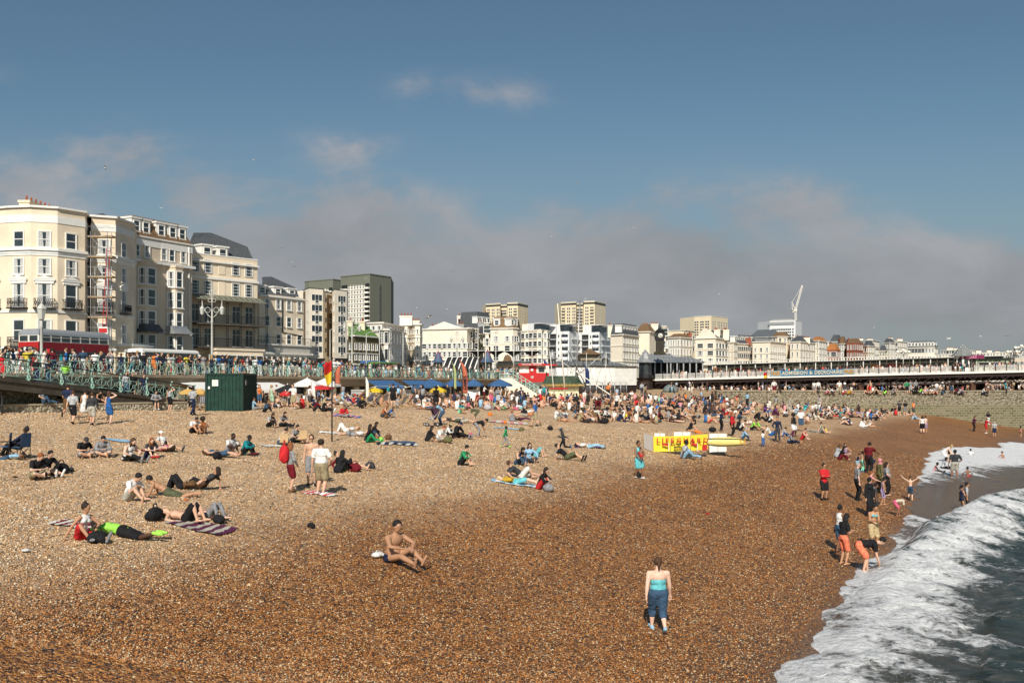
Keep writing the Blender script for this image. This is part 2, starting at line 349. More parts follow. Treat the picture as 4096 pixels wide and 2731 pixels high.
def sea_point(x,y,depth_in):
    d,al=ldist(x,y,crest)
    amp=float(np.interp(al,[0,6,12,16,20,30,60],[.28,.32,.38,.5,.8,1.25,1.1]))
    if d>0: h=amp*math.exp(-(d/1.0)**2)         # steep front
    else: h=amp*math.exp(-(d/2.6)**2)
    nz=mn.noise(Vector((x*.8,y*.8,0)))*.5+mn.noise(Vector((x*1.9,y*1.9,7)))*.3+mn.noise(Vector((x*4.3,y*4.3,7)))*.16
    fo=max(polyd(x,y,foamP[0]),polyd(x,y,foamP[1]))
    streak=mn.fractal(Vector((x*.9+.5*y,(y*.9-.5*x)*.35,2.)),1.,2.,5)
    f=.50+fo*.31+streak*.46
    if d<0 and d>-9: f+=.25*math.exp(-((d+5)/2.5)**2)*mn.noise(Vector((x*.5,y*.5,1)))*2
    if depth_in<.5: f+=.45*(1-depth_in/.5)
    if al<22: f-=.12*math.exp(-((d+2.4)/1.1)**2)*(.5+mn.noise(Vector((x*.3,y*.3,9))))
    if d<0: f-=.05
    f=max(0,min(1,f))
    h+=nz*(.05+.16*f*min(1,depth_in/1.5)+.10*(d<-1))+f*.07*mn.noise(Vector((x*3.1,y*3.1,3)))+f*.05*mn.noise(Vector((x*7,y*7,5)))
    if d<-4: h+=.10*math.sin(d*1.1+mn.noise(Vector((x*.2,y*.2,0)))*3)
    return h,f
def build_sea():
    T=np.concatenate([np.arange(-30,-5,1.),np.arange(-5,45,.22),np.arange(45,110,.4),np.arange(110,170,2)]); nS=150
    Sx=[0]+[ .12*i*(1+.012*i) for i in range(1,nS)]
    v=[];fo=[];dp=[]
    for t in T:
        e=s_edge(t)
        for q in Sx:
            x,y=xy(t,e-q); h,f=sea_point(x,y,q); k=min(1,q/1.2); bed=TZ(x,y)
            z=.10+h*k
            z=max(z,bed+.03+.09*f*min(1,q/.3)) if q>0 else bed-.03
            v.append((x,y,z)); fo.append(f); dp.append(z-bed)
    n=len(Sx); f=[(i*n+j,i*n+j+1,(i+1)*n+j+1,(i+1)*n+j) for i in range(len(T)-1) for j in range(n-1)]
    me=bpy.data.meshes.new('sea'); me.from_pydata(v,[],f); me.polygons.foreach_set('use_smooth',[True]*len(f))
    a=me.attributes.new('foam','FLOAT','POINT'); a.data.foreach_set('value',fo)
    a=me.attributes.new('depth','FLOAT','POINT'); a.data.foreach_set('value',dp); me.update(); return me
def sea_mat():
    m,t,p=nodemat('sea_water'); nn=t.nodes.new; L=t.links.new
    geo=nn('ShaderNodeNewGeometry'); at=nn('ShaderNodeAttribute'); at.attribute_name='foam'; ad=nn('ShaderNodeAttribute'); ad.attribute_name='depth'
    mpn=nn('ShaderNodeMapping'); mpn.inputs['Rotation'].default_value=(0,0,R(-58)); mpn.inputs['Scale'].default_value=(.75,1.15,1); L(geo.outputs['Position'],mpn.inputs[0])
    def noi(sc,d,r,src=mpn.outputs[0],di=0):
        n=nn('ShaderNodeTexNoise'); n.inputs['Scale'].default_value=sc; n.inputs['Detail'].default_value=d; n.inputs['Roughness'].default_value=r; n.inputs['Distortion'].default_value=di; L(src,n.inputs[0]); return n.outputs[0]
    def mth(op,a,b=None,cl=False):
        n=nn('ShaderNodeMath'); n.operation=op; n.use_clamp=cl
        for i,v in enumerate((a,b)):
            if v is None: continue
            if isinstance(v,(int,float)): n.inputs[i].default_value=v
            else: L(v,n.inputs[i])
        return n.outputs[0]
    n1=noi(1.9,9,.72,di=.5); n2=noi(6,6,.7,geo.outputs['Position'])
    f=mth('ADD',mth('MULTIPLY',mth('SUBTRACT',at.outputs['Fac'],.5),1.9),mth('MULTIPLY',mth('SUBTRACT',n1,.5),3.6)); f=mth('ADD',f,mth('MULTIPLY',mth('SUBTRACT',n2,.5),2.2)); 
    mr=nn('ShaderNodeMapRange'); mr.interpolation_type='SMOOTHSTEP'; L(f,mr.inputs[0]); mr.inputs[1].default_value=-.38; mr.inputs[2].default_value=.72
    dr=nn('ShaderNodeMapRange'); L(ad.outputs['Fac'],dr.inputs[0]); dr.inputs[1].default_value=.02; dr.inputs[2].default_value=.7
    wc=nn('ShaderNodeMixRGB'); L(dr.outputs[0],wc.inputs[0]); wc.inputs[1].default_value=(.115,.085,.065,1); wc.inputs[2].default_value=(.034,.046,.038,1)
    c=nn('ShaderNodeMixRGB'); L(mr.outputs[0],c.inputs[0]); L(wc.outputs[0],c.inputs[1]); fc=nn('ShaderNodeMapRange'); L(n2,fc.inputs[0]); fc.inputs[1].default_value=.3; fc.inputs[2].default_value=.6; fc.inputs[3].default_value=.60; fc.inputs[4].default_value=.86; L(fc.outputs[0],c.inputs[2]); L(c.outputs[0],p.inputs['Base Color'])
    r=nn('ShaderNodeMapRange'); L(mr.outputs[0],r.inputs[0]); r.inputs[3].default_value=.12; r.inputs[4].default_value=.8; L(r.outputs[0],p.inputs['Roughness'])
    h=mth('ADD',mth('MULTIPLY',n1,1.4),mth('MULTIPLY',n2,.5)); h=mth('ADD',h,mth('MULTIPLY',noi(22,3,.6,geo.outputs['Position']),.18)); b=nn('ShaderNodeBump'); b.inputs['Strength'].default_value=.9; b.inputs['Distance'].default_value=.16; L(h,b.inputs['Height']); L(b.outputs[0],p.inputs['Normal'])
    p.inputs['IOR'].default_value=1.33
    return m
m_sea=sea_mat()
sme=build_sea(); sme.materials.append(m_sea); tag(inst('sea',sme),kind='structure')
o=MB().quad((-3000,-3000,-1.2),(8000,-3000,-1.2),(8000,9000,-1.2),(-3000,9000,-1.2)).build('open_water',m_sea); tag(o,kind='structure')
# spray thrown up along the breaker: small droplets and torn foam
def build_spray():
    b=MB(); r=random.Random(3)
    for i in range(1500):
        k=r.choice(range(5,10)); q=r.random(); x=crest[k][0]*(1-q)+crest[k+1][0]*q+r.gauss(0,.35); y=crest[k][1]*(1-q)+crest[k+1][1]*q+r.gauss(0,.35)
        am=.3+.5*(k-5)/5; z=.15+am+abs(r.gauss(0,.14)); s=.012+.03*r.random()**2
        b.add([(x-s,y,z-s*.5),(x+s,y-s*.4,z-s*.4),(x,y+s,z-s*.4),(x,y,z+s)],[(0,1,2),(0,1,3),(1,2,3),(2,0,3)])
    return tag(b.build('sea_spray',m_foam),kind='stuff',label='white spray thrown up along the breaking wave',cat='spray')
m_foam=mat('foam',(.82,.83,.84),.7,.05,5); build_spray()
# loose stones lying on the shingle near the camera, real geometry for the grain of the foreground
def build_stones():
    r=np.random.default_rng(4); n=270000; Y=17.3+(74-17.3)*r.random(n)**2.3; X=(r.random(n)*1.16-.58)*Y
    X-=Y*0; s=(X-P0[0])*NX+(Y-P0[1])*NY; t=(X-P0[0])*UX+(Y-P0[1])*UY; k=s>np.interp(t,_et,_es)+.05+.5*r.random(n); X,Y,s=X[k],Y[k],s[k]; n=len(X)
    z=np.array([tz_rough(float(a),float(b)) for a,b in zip(X,Y)]); a=r.random(n)*6.28; sz=.0075+.015*r.random(n)**2+.00028*Y
    O=np.array([(1,0,0),(0,1,0),(-1,0,0),(0,-1,0),(0,0,1),(0,0,-1)],float); e=np.stack([1.35*sz*(.8+.5*r.random(n)),sz*(.7+.5*r.random(n)),sz*(.45+.4*r.random(n))],1)
    V_=O[None]*e[:,None,:]; V_[:,4:,:2]+=(r.random((n,2,2))-.5)*sz[:,None,None]; c,q=np.cos(a)[:,None],np.sin(a)[:,None]; x=V_[:,:,0]*c-V_[:,:,1]*q; y=V_[:,:,0]*q+V_[:,:,1]*c
    P=np.stack([x+X[:,None],y+Y[:,None],V_[:,:,2]+z[:,None]+sz[:,None]*.28],2).reshape(-1,3)
    F=np.array([(0,1,4),(1,2,4),(2,3,4),(3,0,4),(1,0,5),(2,1,5),(3,2,5),(0,3,5)]); F=(F[None]+6*np.arange(n)[:,None,None]).reshape(-1)
    me=bpy.data.meshes.new('loose_stones'); me.vertices.add(6*n); me.vertices.foreach_set('co',P.reshape(-1)); me.loops.add(len(F)); me.loops.foreach_set('vertex_index',F.astype(np.int32)); me.polygons.add(8*n); me.polygons.foreach_set('loop_start',np.arange(0,24*n,3,dtype=np.int32)); me.update(calc_edges=True)
    me.polygons.foreach_set('use_smooth',[True]*(8*n))
    dry=np.array([(.70,.45,.23),(.52,.30,.125),(.86,.65,.43),(.30,.19,.11),(.70,.49,.28),(.38,.32,.26),(.86,.76,.58),(.70,.40,.16),(.09,.075,.06)]); wet=np.array([(.42,.18,.05),(.24,.085,.022),(.56,.31,.13),(.12,.05,.02),(.32,.13,.04),(.08,.055,.04),(.58,.44,.27),(.46,.17,.035),(.04,.03,.025)])
    w_=np.clip((16.3+1.6*np.sin(t[k]*.35)-s+1.5*(r.random(n)-.5))/5.5,0,1)[:,None]; ix=r.integers(0,9,n); C=(dry[ix]*(1-w_)+wet[ix]*w_)*(.8+.35*r.random(n))[:,None]
    A=me.attributes.new('tone','FLOAT_COLOR','POINT'); A.data.foreach_set('color',np.repeat(np.concatenate([C,np.ones((n,1))],1),6,axis=0).reshape(-1))
    m,t_,p=nodemat('stone'); at=t_.nodes.new('ShaderNodeAttribute'); at.attribute_name='tone'; t_.links.new(at.outputs['Color'],p.inputs['Base Color']); p.inputs['Roughness'].default_value=.55; me.materials.append(m)
    tag(inst('loose_stones',me),kind='stuff',label='loose flint pebbles scattered over the near shingle',cat='pebbles')
build_stones()
# ---------------------------------------------------------------- promenade, ramp, railings, arches
A0=Vector((-28.8,74.,0)); DIR=Vector((.371,.929,0)).normalized(); NR=Vector((DIR.y,-DIR.x,0))   # NR points to the sea
PZ=6.9
def PR(y,off=0,z=0): # point on the promenade edge line at depth y, pushed off metres towards the sea
    k=(y-A0.y)/DIR.y; p=A0+DIR*k+NR*off; return Vector((p.x,p.y,z))
YE=143.
b=MB(); pts=[PR(30),PR(YE),Vector((3,222,0)),Vector((30,232,0)),Vector((330,560,0)),Vector((330,800,0)),Vector((-140,700,0)),Vector((-400,300,0)),Vector((-200,30,0))]
b.prism([(p.x,p.y) for p in pts],3.,PZ)
m_pav=mat('pavement_tarmac',(.16,.15,.14),.9,.15,1)
tag(b.build('promenade',m_pav),kind='structure')
hill=MB(); hill.prism([(-420,320),(-60,260),(60,330),(160,480),(500,900),(900,2400),(-900,2600)][::1],3,7.05); tag(hill.build('street_ground',m_pav),kind='structure')
# retaining wall with fascia beam and arch bays below
wall=thing('promenade_wall','long weathered concrete arcade wall holding up the promenade behind the beach cafes','wall',PR(30))
b=MB(); 
def wb(y0,y1,off0,off1,z0,z1,bb,m=0):
    p=[PR(y0,off0),PR(y0,off1),PR(y1,off1),PR(y1,off0)]; bb.prism([(q.x,q.y) for q in p],z0,z1,m)
L0=PR(30)
def rel(bb,name,mats,par):
    bb.v=[(x-L0.x,y-L0.y,z) for x,y,z in bb.v]; return bb.build(name,mats,par)
wb(30,YE,0,.55,6.15,6.72,b); wb(30,YE,.0,.75,6.72,6.95,b); wb(30,YE,0,.35,5.95,6.15,b); rel(b,'fascia',m_conc,wall)
b=MB(); k=0; y=58.
while y<YE: wb(y,y+.7,.02,.42,3.8,5.95,b); y+=4.2
rel(b,'piers',m_conc,wall)
b=MB(); wb(30,YE,.001,.05,3.8,5.95,b); rel(b,'arch_shade_panel',mat('arch_shade',(.03,.028,.025),.9,.4,.8),wall)  # flat near-black sheet, the shade of the arch bays put into its colour
b=MB(); y=60.
while y<YE:
    if RND.random()<.6: wb(y-.5,y+2.6,.06,.16,3.9,5.2+RND.random()*.4,b)
    y+=4.2
rel(b,'shop_shutter',m_offw,wall)
# lower esplanade slab
b=MB(); wb(58,YE,0,9,3.,4.15,b); tag(b.build('lower_esplanade',m_conc),kind='structure')
# railing kit ------------------------------------------------------
def post_mesh(h=1.28):
    b=MB(); 
    b.path([(0,0,0),(0,.02,.35),(0,.0,.7),(0,-.02,h-.1)],[.075,.055,.04,.045],8)
    # scrolled cast-iron foot on the seaward side (+y) and curled top
    b.prism([(-.035,.0),(.035,.0),(.035,.16),(-.035,.16)],0,.12)
    sc=[(0,.05+.17*math.sin(a)*(1-.0*a),.19+.15*math.cos(a)) for a in [i*.55 for i in range(9)]]; b.path(sc,.04,6)
    b.path([(0,.12,.32),(0,.1,.5),(0,.03,.75)],[.05,.045,.035],6)
    b.path([(0,-.02,h-.12),(0,.06,h+.02),(0,.13,h-.02),(0,.12,h-.12)],[.045,.04,.035,.02],6); return b.mesh('railing_post',m_mint)
def panel_mesh(L):
    b=MB(); hz=(.14,.86,1.2)
    b.tube((0,0,1.2),(L,0,1.2),.036,m=1); b.tube((0,0,.88),(L,0,.88),.024); b.tube((0,0,.15),(L,0,.15),.028)
    n=3; s=L/n
    for i in range(n):
        x=i*s; c=(x+s/2,0,.51)
        b.tube((x,0,.15),(c[0]-.09,0,.45),.017,n=5); b.tube((x,0,.88),(c[0]-.09,0,.57),.017,n=5); b.tube((x+s,0,.15),(c[0]+.09,0,.45),.017,n=5); b.tube((x+s,0,.88),(c[0]+.09,0,.57),.017,n=5)
        b.path([(c[0]+.12*math.cos(a),0,.51+.12*math.sin(a)) for a in [j*math.pi/4 for j in range(9)]],.022,5)
        if i: b.tube((x,0,.1),(x,0,.88),.017,n=5); b.path([(x,0,.88),(x,.05,1.02),(x,0,1.18)],.02,5)
    return b.mesh('railing_panel',[m_mint,m_dark])
PM=post_mesh(); NP=panel_mesh(2.6)
def railing(label,p0,p1,par_loc,z0,z1,step=2.6,group=None):
    p0=Vector((p0.x,p0.y,z0)); p1=Vector((p1.x,p1.y,z1)); r=thing('railing',label,'railing',p0,0,group); d=p1-p0; n=max(1,round(d.length/step)); st=d.length/n
    ang=math.atan2(d.y,d.x); pitch=math.asin(d.z/d.length)
    for i in range(n+1): inst('post',PM,r,d*(i/n),ang+math.pi)
    for i in range(n):
        o=inst('panel',NP,r,d*(i/n)); o.rotation_euler=(0,-pitch,ang); o.scale=(st/2.6,1,1)
    return r
railing('long mint green cast iron railing along the edge of the upper promenade',PR(52,.45),PR(YE,.45),None,PZ+.05,PZ+.05)
# ramp from the promenade down to the beach
ra=Vector((-31.9,56.5,0)); rb=Vector((-24.6,76.5,0)); rn=Vector((.93,-.36,0))*1.0
rd=(rb-ra).normalized(); rn=Vector((rd.y,-rd.x,0))
zr0,zr1=6.85,4.75
ramp=thing('beach_ramp','concrete ramp sloping down to the beach beside the promenade wall','ramp',(ra.x,ra.y,0))
def skew(bb,o0,o1,za0,zb0,za1,zb1,m=0,s0=0,s1=0):
    a=ra+rn*0-ra; L=(rb-ra); v=[]
    for base,(za,zb) in ((Vector((0,0,0))+rd*s0,(za0,zb0)),(L+rd*s1,(za1,zb1))):
        for o in (o0,o1):
            q=base+rn*o; v+= [(q.x,q.y,za),(q.x,q.y,zb)]
    bb.add(v,[(0,1,3,2),(4,6,7,5),(0,4,5,1),(2,3,7,6),(1,5,7,3),(0,2,6,4)],m)
b=MB(); skew(b,-3.2,0,zr0-.5,zr0,zr1-.5,zr1); b.build('deck',m_pav,ramp)
b=MB(); skew(b,0,.35,zr0-.62,zr0+.12,zr1-.55,zr1+.12); skew(b,.35,.42,zr0-.1,zr0-.02,zr1-.1,zr1-.02); b.build('edge_beam',m_dconc,ramp)
for q in (.05,.34): 
    b=MB(); p=(rb-ra)*q+rn*(-.3); b.box(p.x-.25,p.x+.25,p.y-.25,p.y+.25,3.8,zr0-.6-2.1*q); b.build('support_post',m_dconc,ramp)
railing('mint green iron railing sloping down the beach ramp at the left',ra+rn*.2,rb+rn*.2,None,zr0+.12,zr1+.12,2.6)
# flint walls
def flint(name,sc=7,c0=(.20,.17,.12),c1=(.52,.48,.40)):
    m,t,p=nodemat(name); nn=t.nodes.new; L=t.links.new; g=nn('ShaderNodeNewGeometry'); v=nn('ShaderNodeTexVoronoi'); v.inputs['Scale'].default_value=sc; L(g.outputs['Position'],v.inputs[0])
    s=nn('ShaderNodeSeparateColor'); L(v.outputs['Color'],s.inputs[0]); r=nn('ShaderNodeValToRGB'); e=r.color_ramp.elements; e[0].color=(*c0,1); e[1].color=(*c1,1); x=e.new(.5); x.color=((c0[0]+c1[0])*.45,(c0[1]+c1[1])*.45,(c0[2]+c1[2])*.4,1); L(s.outputs[0],r.inputs[0])
    mr=nn('ShaderNodeMapRange'); L(v.outputs['Distance'],mr.inputs[0]); mr.inputs[1].default_value=.5; mr.inputs[2].default_value=.75; mr.inputs[3].default_value=1; mr.inputs[4].default_value=0
    mx=nn('ShaderNodeMixRGB'); L(mr.outputs[0],mx.inputs[0]); mx.inputs[1].default_value=(.24,.20,.13,1); L(r.outputs[0],mx.inputs[2]); L(mx.outputs[0],p.inputs['Base Color'])
    b=nn('ShaderNodeBump'); b.inputs['Strength'].default_value=1; b.inputs['Distance'].default_value=.12; b.invert=True; L(v.outputs['Distance'],b.inputs['Height']); L(b.outputs[0],p.inputs['Normal']); p.inputs['Roughness'].default_value=.7; return m
m_flint=flint('flint_wall',6.5)
fa=Vector((-33.,58.4)); fb=Vector((-22.7,69.6)); fd=(fb-fa).normalized(); fn=Vector((-fd.y,fd.x))
def fwall(name,label,a,bb,th,z0,z1,cope,cat='wall',m=None,cm=None):
    t=thing(name,label,cat,(a.x,a.y,z0)); d=(bb-a); n=Vector((-d.y,d.x)).normalized()*th; q=[(0,0),(d.x,d.y),(d.x+n.x,d.y+n.y),(n.x,n.y)]
    b=MB(); b.prism(q,0,z1-z0); b.build('flint_face',m or m_flint,t)
    if cope:
        e=n.normalized()*.05; b=MB(); b.prism([(-e.x,-e.y),(d.x-e.x,d.y-e.y),(d.x+n.x,d.y+n.y),(n.x,n.y)],z1-z0,z1-z0+cope); b.build('coping',cm or m_conc,t)
    return t
fwall('flint_wall','low flint wall with flat concrete coping in front of the beach ramp',fa,fb,.55,3.7,4.92,.09)
fwall('flint_wall','tall flint wall in the shade underneath the ramp at the far left',Vector((-35,59.9)),Vector((-29.6,64.7)),.3,3.7,6.2,0)
b=MB(); b.prism([(-34.5,56.2),(-27.2,62.4),(-22.9,69.7),(-33,58.4)],3.2,4.38); tag(b.build('concrete_path',mat('path_concrete',(.40,.31,.20),.9,.1,1)),kind='structure')
# steps handrail post at the far left edge
r=thing('handrail','dark metal handrail beside the path at the left edge','handrail',PX(8,1668,58)); b=MB()
b.tube((0,0,-.1),(0,0,1.25),.04); b.tube((0,0,1.25),(-1.6,-.3,1.25),.035); b.tube((0,0,.6),(-1.6,-.3,.6),.03); b.build('rail',m_dark,r)
# groyne wall at the right
gw=fwall('groyne_wall','long pebble faced groyne wall crossing the right side of the beach','nothing' and Vector((27.,131.2)) or None,Vector((190.,131.9)),1.6,-1.5,5.3,.12,'groyne',flint('groyne_pebbles',3.,(.16,.14,.10),(.60,.55,.45)),m_conc) if False else None
def groyne():
    t=thing('groyne_wall','long pebble faced groyne wall crossing the right side of the beach','groyne',(27.,131.2,0))
    b=MB(); b.box(0,170,0,1.6,-1.5,5.22); b.build('pebble_face',flint('groyne_pebbles',5.5,(.085,.072,.05),(.38,.33,.25)),t)
    b=MB(); b.box(-.05,170,-.12,1.7,5.22,5.34); b.build('coping',m_conc,t)
    m,tt,p=nodemat('stone_courses'); br=tt.nodes.new('ShaderNodeTexBrick'); g=tt.nodes.new('ShaderNodeTexCoord'); mp=tt.nodes.new('ShaderNodeMapping'); mp.inputs['Rotation'].default_value=(R(90),0,0); tt.links.new(g.outputs['Object'],mp.inputs[0]); tt.links.new(mp.outputs[0],br.inputs[0])
    br.inputs['Scale'].default_value=.8; br.inputs['Color1'].default_value=(.20,.175,.10,1); br.inputs['Color2'].default_value=(.09,.085,.045,1); br.inputs['Mortar'].default_value=(.25,.22,.14,1); br.inputs['Mortar Size'].default_value=.035; tt.links.new(br.outputs[0],p.inputs['Base Color'])
    b=MB(); b.box(3,170,-.18,0.01,-1.5,3.5); b.build('stone_courses',m,t)
groyne()
# shipping container
def container():
    t=thing('shipping_container','dark green corrugated shipping container standing on top of the beach','container',PX(820,1637,67.2),R(-4.)); t.location.z=4.35
    g=mat('container_green',(.008,.042,.03),.55,.45,3,.1,8); W,D,H=2.62,2.9,2.62
    b=MB()
    def corr(p,q,n):   # corrugated sheet between two plan points
        p=Vector(p);q=Vector(q);d=(q-p);nn_=Vector((d.y,-d.x)).normalized()*.045; pr=[]
        for i in range(n):
            for a,o in ((.0,0),(.25,0),(.35,1),(.85,1),(.95,0)): pr.append(p+d*((i+a)/n)+nn_*(-o))
        pr.append(q); v=[(a.x,a.y,z) for z in (.12,H-.1) for a in pr]; k=len(pr); b.add(v,[(i,i+1,k+i+1,k+i) for i in range(k-1)])
    corr((.06,.03),(W-.06,.03),10); corr((W-.03,.06),(W-.03,D-.06),22); corr((W,D-.03),(0,D-.03),10); corr((.03,D),(.03,0),22)
    b.box(.04,W-.04,.04,D-.04,H-.12,H-.06); b.build('corrugated_panels',g,t)
    b=MB()
    for x in (0,W-.14):
        for y in (0,D-.14): b.box(x,x+.14,y,y+.14,0,H)
    for z in (.0,H-.12):
        b.box(.14,W-.14,-.002,.1,z,z+.12); b.box(.14,W-.14,D-.1,D+.002,z,z+.12); b.box(-.002,.1,.14,D-.14,z,z+.12); b.box(W-.1,W+.002,.14,D-.14,z,z+.12)
    b.build('frame',mat('container_frame_green',(.008,.035,.025),.5,.2,3),t)
    for x,z,w_,h_ in ((.5,1.75,.42,.42),(.22,1.55,.13,.18)):
        s=MB(); s.box(x,x+w_,-.03,-.005,z,z+h_); n=s.build('notice',m_white,t)
    s=MB(); s.box(W+.005,W+.03,.4,.7,1.8,2.15); s.build('notice',m_grey,t)
    s=MB()
    for i in range(4): s.box(.56,.56+.25-.04*(i%2),-.036,-.031,2.08-.08*i,2.1-.08*i)
    s.build('notice_text',m_grey,t)
container()
# big flagpole with red and yellow flag
def cloth_grid(w,h,nx,nz,fn,cols,split=None):
    b=MB(); 
    v=[fn(i/nx*w,j/nz*h) for j in range(nz+1) for i in range(nx+1)]
    for j in range(nz):
        for i in range(nx): pass
    b.v=v
    for j in range(nz):
        for i in range(nx): b.f.append([j*(nx+1)+i,j*(nx+1)+i+1,(j+1)*(nx+1)+i+1,(j+1)*(nx+1)+i]); b.m.append(cols(i,j)); b.s.append(True)
    return b
def lifeguard_flag(loc,H,fw,fh,label,drop=.55,mir=1):
    t=thing('flagpole',label,'flag',loc); b=MB(); b.tube((0,0,-.3),(0,0,H),.04,.03); b.ell((0,0,H),(.06,.06,.06)); b.build('pole',m_dark,t)
    def fn(x,z): return (-mir*x*(.55+.2*math.sin(z*2)),.25*math.sin(x*5+z*2.5)*x/fw+.1,H-.1-fh+z-drop*x*(1.3-.5*z/fh))
    b=cloth_grid(fw,fh,8,12,fn,lambda i,j:1 if j>=6 else 0,0); o=b.build('flag',[m_yellow,m_red],t); md=o.modifiers.new('s','SOLIDIFY'); md.thickness=.008
g_=G(1328,1768); lifeguard_flag(g_,ZP(1432,g_.y)-g_.z,.5,1.05,'red over yellow flag on a tall dark pole in the middle of the beach',.5)
g_=G(3068,1625); lifeguard_flag(g_,ZP(1486,g_.y)-g_.z,.62,.68,'red over yellow flag on a thin dark pole in front of the pier',.15)
def feather(xs,yt,yb,d,m,label,lean=.1,wd=.7,txt=None):
    H=(yb-yt)/FS*d; t=thing('banner_flag',label,'flag',PX(xs,yb,d)); b=MB(); b.path([(0,0,0),(0,0,H*.6),(-lean*H*.3,0,H*.85),(-lean*H,0,H)],[.03,.025,.015,.01],6); b.build('pole',m_dark,t)
    n=14; v=[]; 
    for i in range(n+1):
        q=i/n; z=H*.12+q*(H*.88); c=-lean*H*max(0,(q-.5)*2)**2; ww=wd*(math.sin(min(1,(1-q)*2.4)*math.pi/2))*(1-.15*q)
        v+=[(c,.01,z),(c+ww,.06*math.sin(q*9),z-.05)]
    f=MB(); f.add(v,[(2*i,2*i+1,2*i+3,2*i+2) for i in range(n)],0,True); o=f.build('banner',m,t); o.modifiers.new('s','SOLIDIFY').thickness=.01
    if txt: text_obj('lettering',txt,wd*.85,mat('dark_print',(.03,.02,.03),.8),t,(wd*.75,-.07,H*.2),(R(90),R(-90),0),.004)
    return t
m_coral=mat('coral_fabric',(.48,.13,.07),.8,.1,3); m_lime=mat('lime_fabric',(.40,.45,.18),.8,.1,3); m_navy=mat('navy_fabric',(.02,.04,.13),.8,.1,3)
feather(1340,1455,1545,80,m_coral,'coral red feather banner leaning beside the red and yellow flag',-.3,.42)
feather(1815,1435,1570,88,m_lime,'tall yellow green feather banner behind the blue umbrellas',.10,.24)
feather(1850,1430,1590,86,m_coral,'tall coral red feather banner with dark lettering behind the blue umbrellas',.10,.45,'GAMES')
feather(1245,1525,1610,79,m_offw,'slim white feather banner beside the white parasols',.0,.35)
feather(1462,1500,1600,82,m_offw,'slim white feather banner hanging limp left of the yellow parasol',.0,.3)
feather(2178,1430,1515,140,m_navy,'navy feather banner beside the red refreshment kiosk',.12,.6)
feather(2342,1450,1545,120,m_navy,'navy feather banner by the boat masts',.12,.5)
# ---------------------------------------------------------------- buildings
_wm={}
def window_mesh(w,h,kind='sash',dark=True):
    k=(round(w,1),round(h,1),kind,dark)
    if k in _wm: return _wm[k]
    w,h=k[0],k[1]; b=MB(); a,c=w/2,h/2; f=.09 if kind!='mini' else .06
    if kind=='mini': f=.07
    # glass
    b.quad((-a,-.02,-c),(a,-.02,-c),(a,-.02,c),(-a,-.02,c),1)
    fr=lambda x0,x1,z0,z1,p=.09: b.box(x0,x1,-p,-.021,z0,z1,0)
    if kind=='sash' or kind=='french' or kind=='mini':
        p=.10
        b.box(-a-f,-a,-p,0,-c-f,c+f); b.box(a,a+f,-p,0,-c-f,c+f); b.box(-a,a,-p,0,c,c+f); b.box(-a-f*1.4,a+f*1.4,-p-.08,0,-c-f*1.2,-c+.002)
    if kind=='sash':
        fr(-a,-a+.06,-c,c,.06); fr(a-.06,a,-c,c,.06); fr(-a+.06,a-.06,-.04,.04,.07); fr(-a+.06,a-.06,c-.06,c,.06); fr(-a+.06,a-.06,-c,-c+.07,.06)
        if not dark:
            b.quad((-a+.07,-.024,-c+.05),(-a*.15,-.024,-c+.05),(-a*.35,-.024,c-.05),(-a+.07,-.024,c-.05),2); b.quad((a*.15,-.024,-c+.05),(a-.07,-.024,-c+.05),(a-.07,-.024,c-.05),(a*.3,-.024,c-.05),2)
    if kind=='grid':
        b.box(-a-f,-a,-.09,0,-c-f,c+f); b.box(a,a+f,-.09,0,-c-f,c+f); b.box(-a,a,-.09,0,c,c+f); b.box(-a,a,-.12,0,-c-f,-c+.002)
        for q in (-1/3,1/3): fr(q*w-.02,q*w+.02,-c,c,.05)
        for q in (-.25,0,.25): fr(-a,a,q*h-.025,q*h+.025,.045)
    if kind=='french': 
        fr(-.04,.04,-c,c,.06); fr(-a,a,c*.35,c*.35+.07,.065)
    if kind=='mod':
        n=max(2,round(w/1.0)); b.box(-a-.06,a+.06,-.07,0,c,c+.07); b.box(-a-.06,a+.06,-.07,0,-c-.07,-c)
        for i in range(n+1): x=-a+w*i/n; b.box(x-.04,x+.04,-.06,0,-c,c)
    _wm[k]=b.mesh('window',[m_white,m_glass,m_curt]); return _wm[k]
WCOUNT={}
def put_window(par,loc,rz,w,h,kind='sash',dark=None):
    n=WCOUNT.get(par.name,0); WCOUNT[par.name]=n+1
    if n>=100:
        EXTRA.setdefault(par.name,(par,[]))[1].append((loc,rz,w,h,kind)); return None
    return inst('window',window_mesh(w,h,kind,RND.random()<.5 if dark is None else dark),par,loc,rz)
EXTRA={}
def flush_extra():
    for par,l in EXTRA.values():
        b=MB()
        for loc,rz,w,h,kind in l:
            c,s=math.cos(rz),math.sin(rz)
            def q(x,y,z): return (loc[0]+c*x-s*y,loc[1]+s*x+c*y,loc[2]+z)
            a,d=w/2,h/2
            b.quad(q(-a,-.03,-d),q(a,-.03,-d),q(a,-.03,d),q(-a,-.03,d),1); b.quad(q(-.05,-.05,-d),q(.05,-.05,-d),q(.05,-.05,d),q(-.05,-.05,d),0)
        o=b.build('windows',[m_white,m_glass],par); o['kind']='stuff'
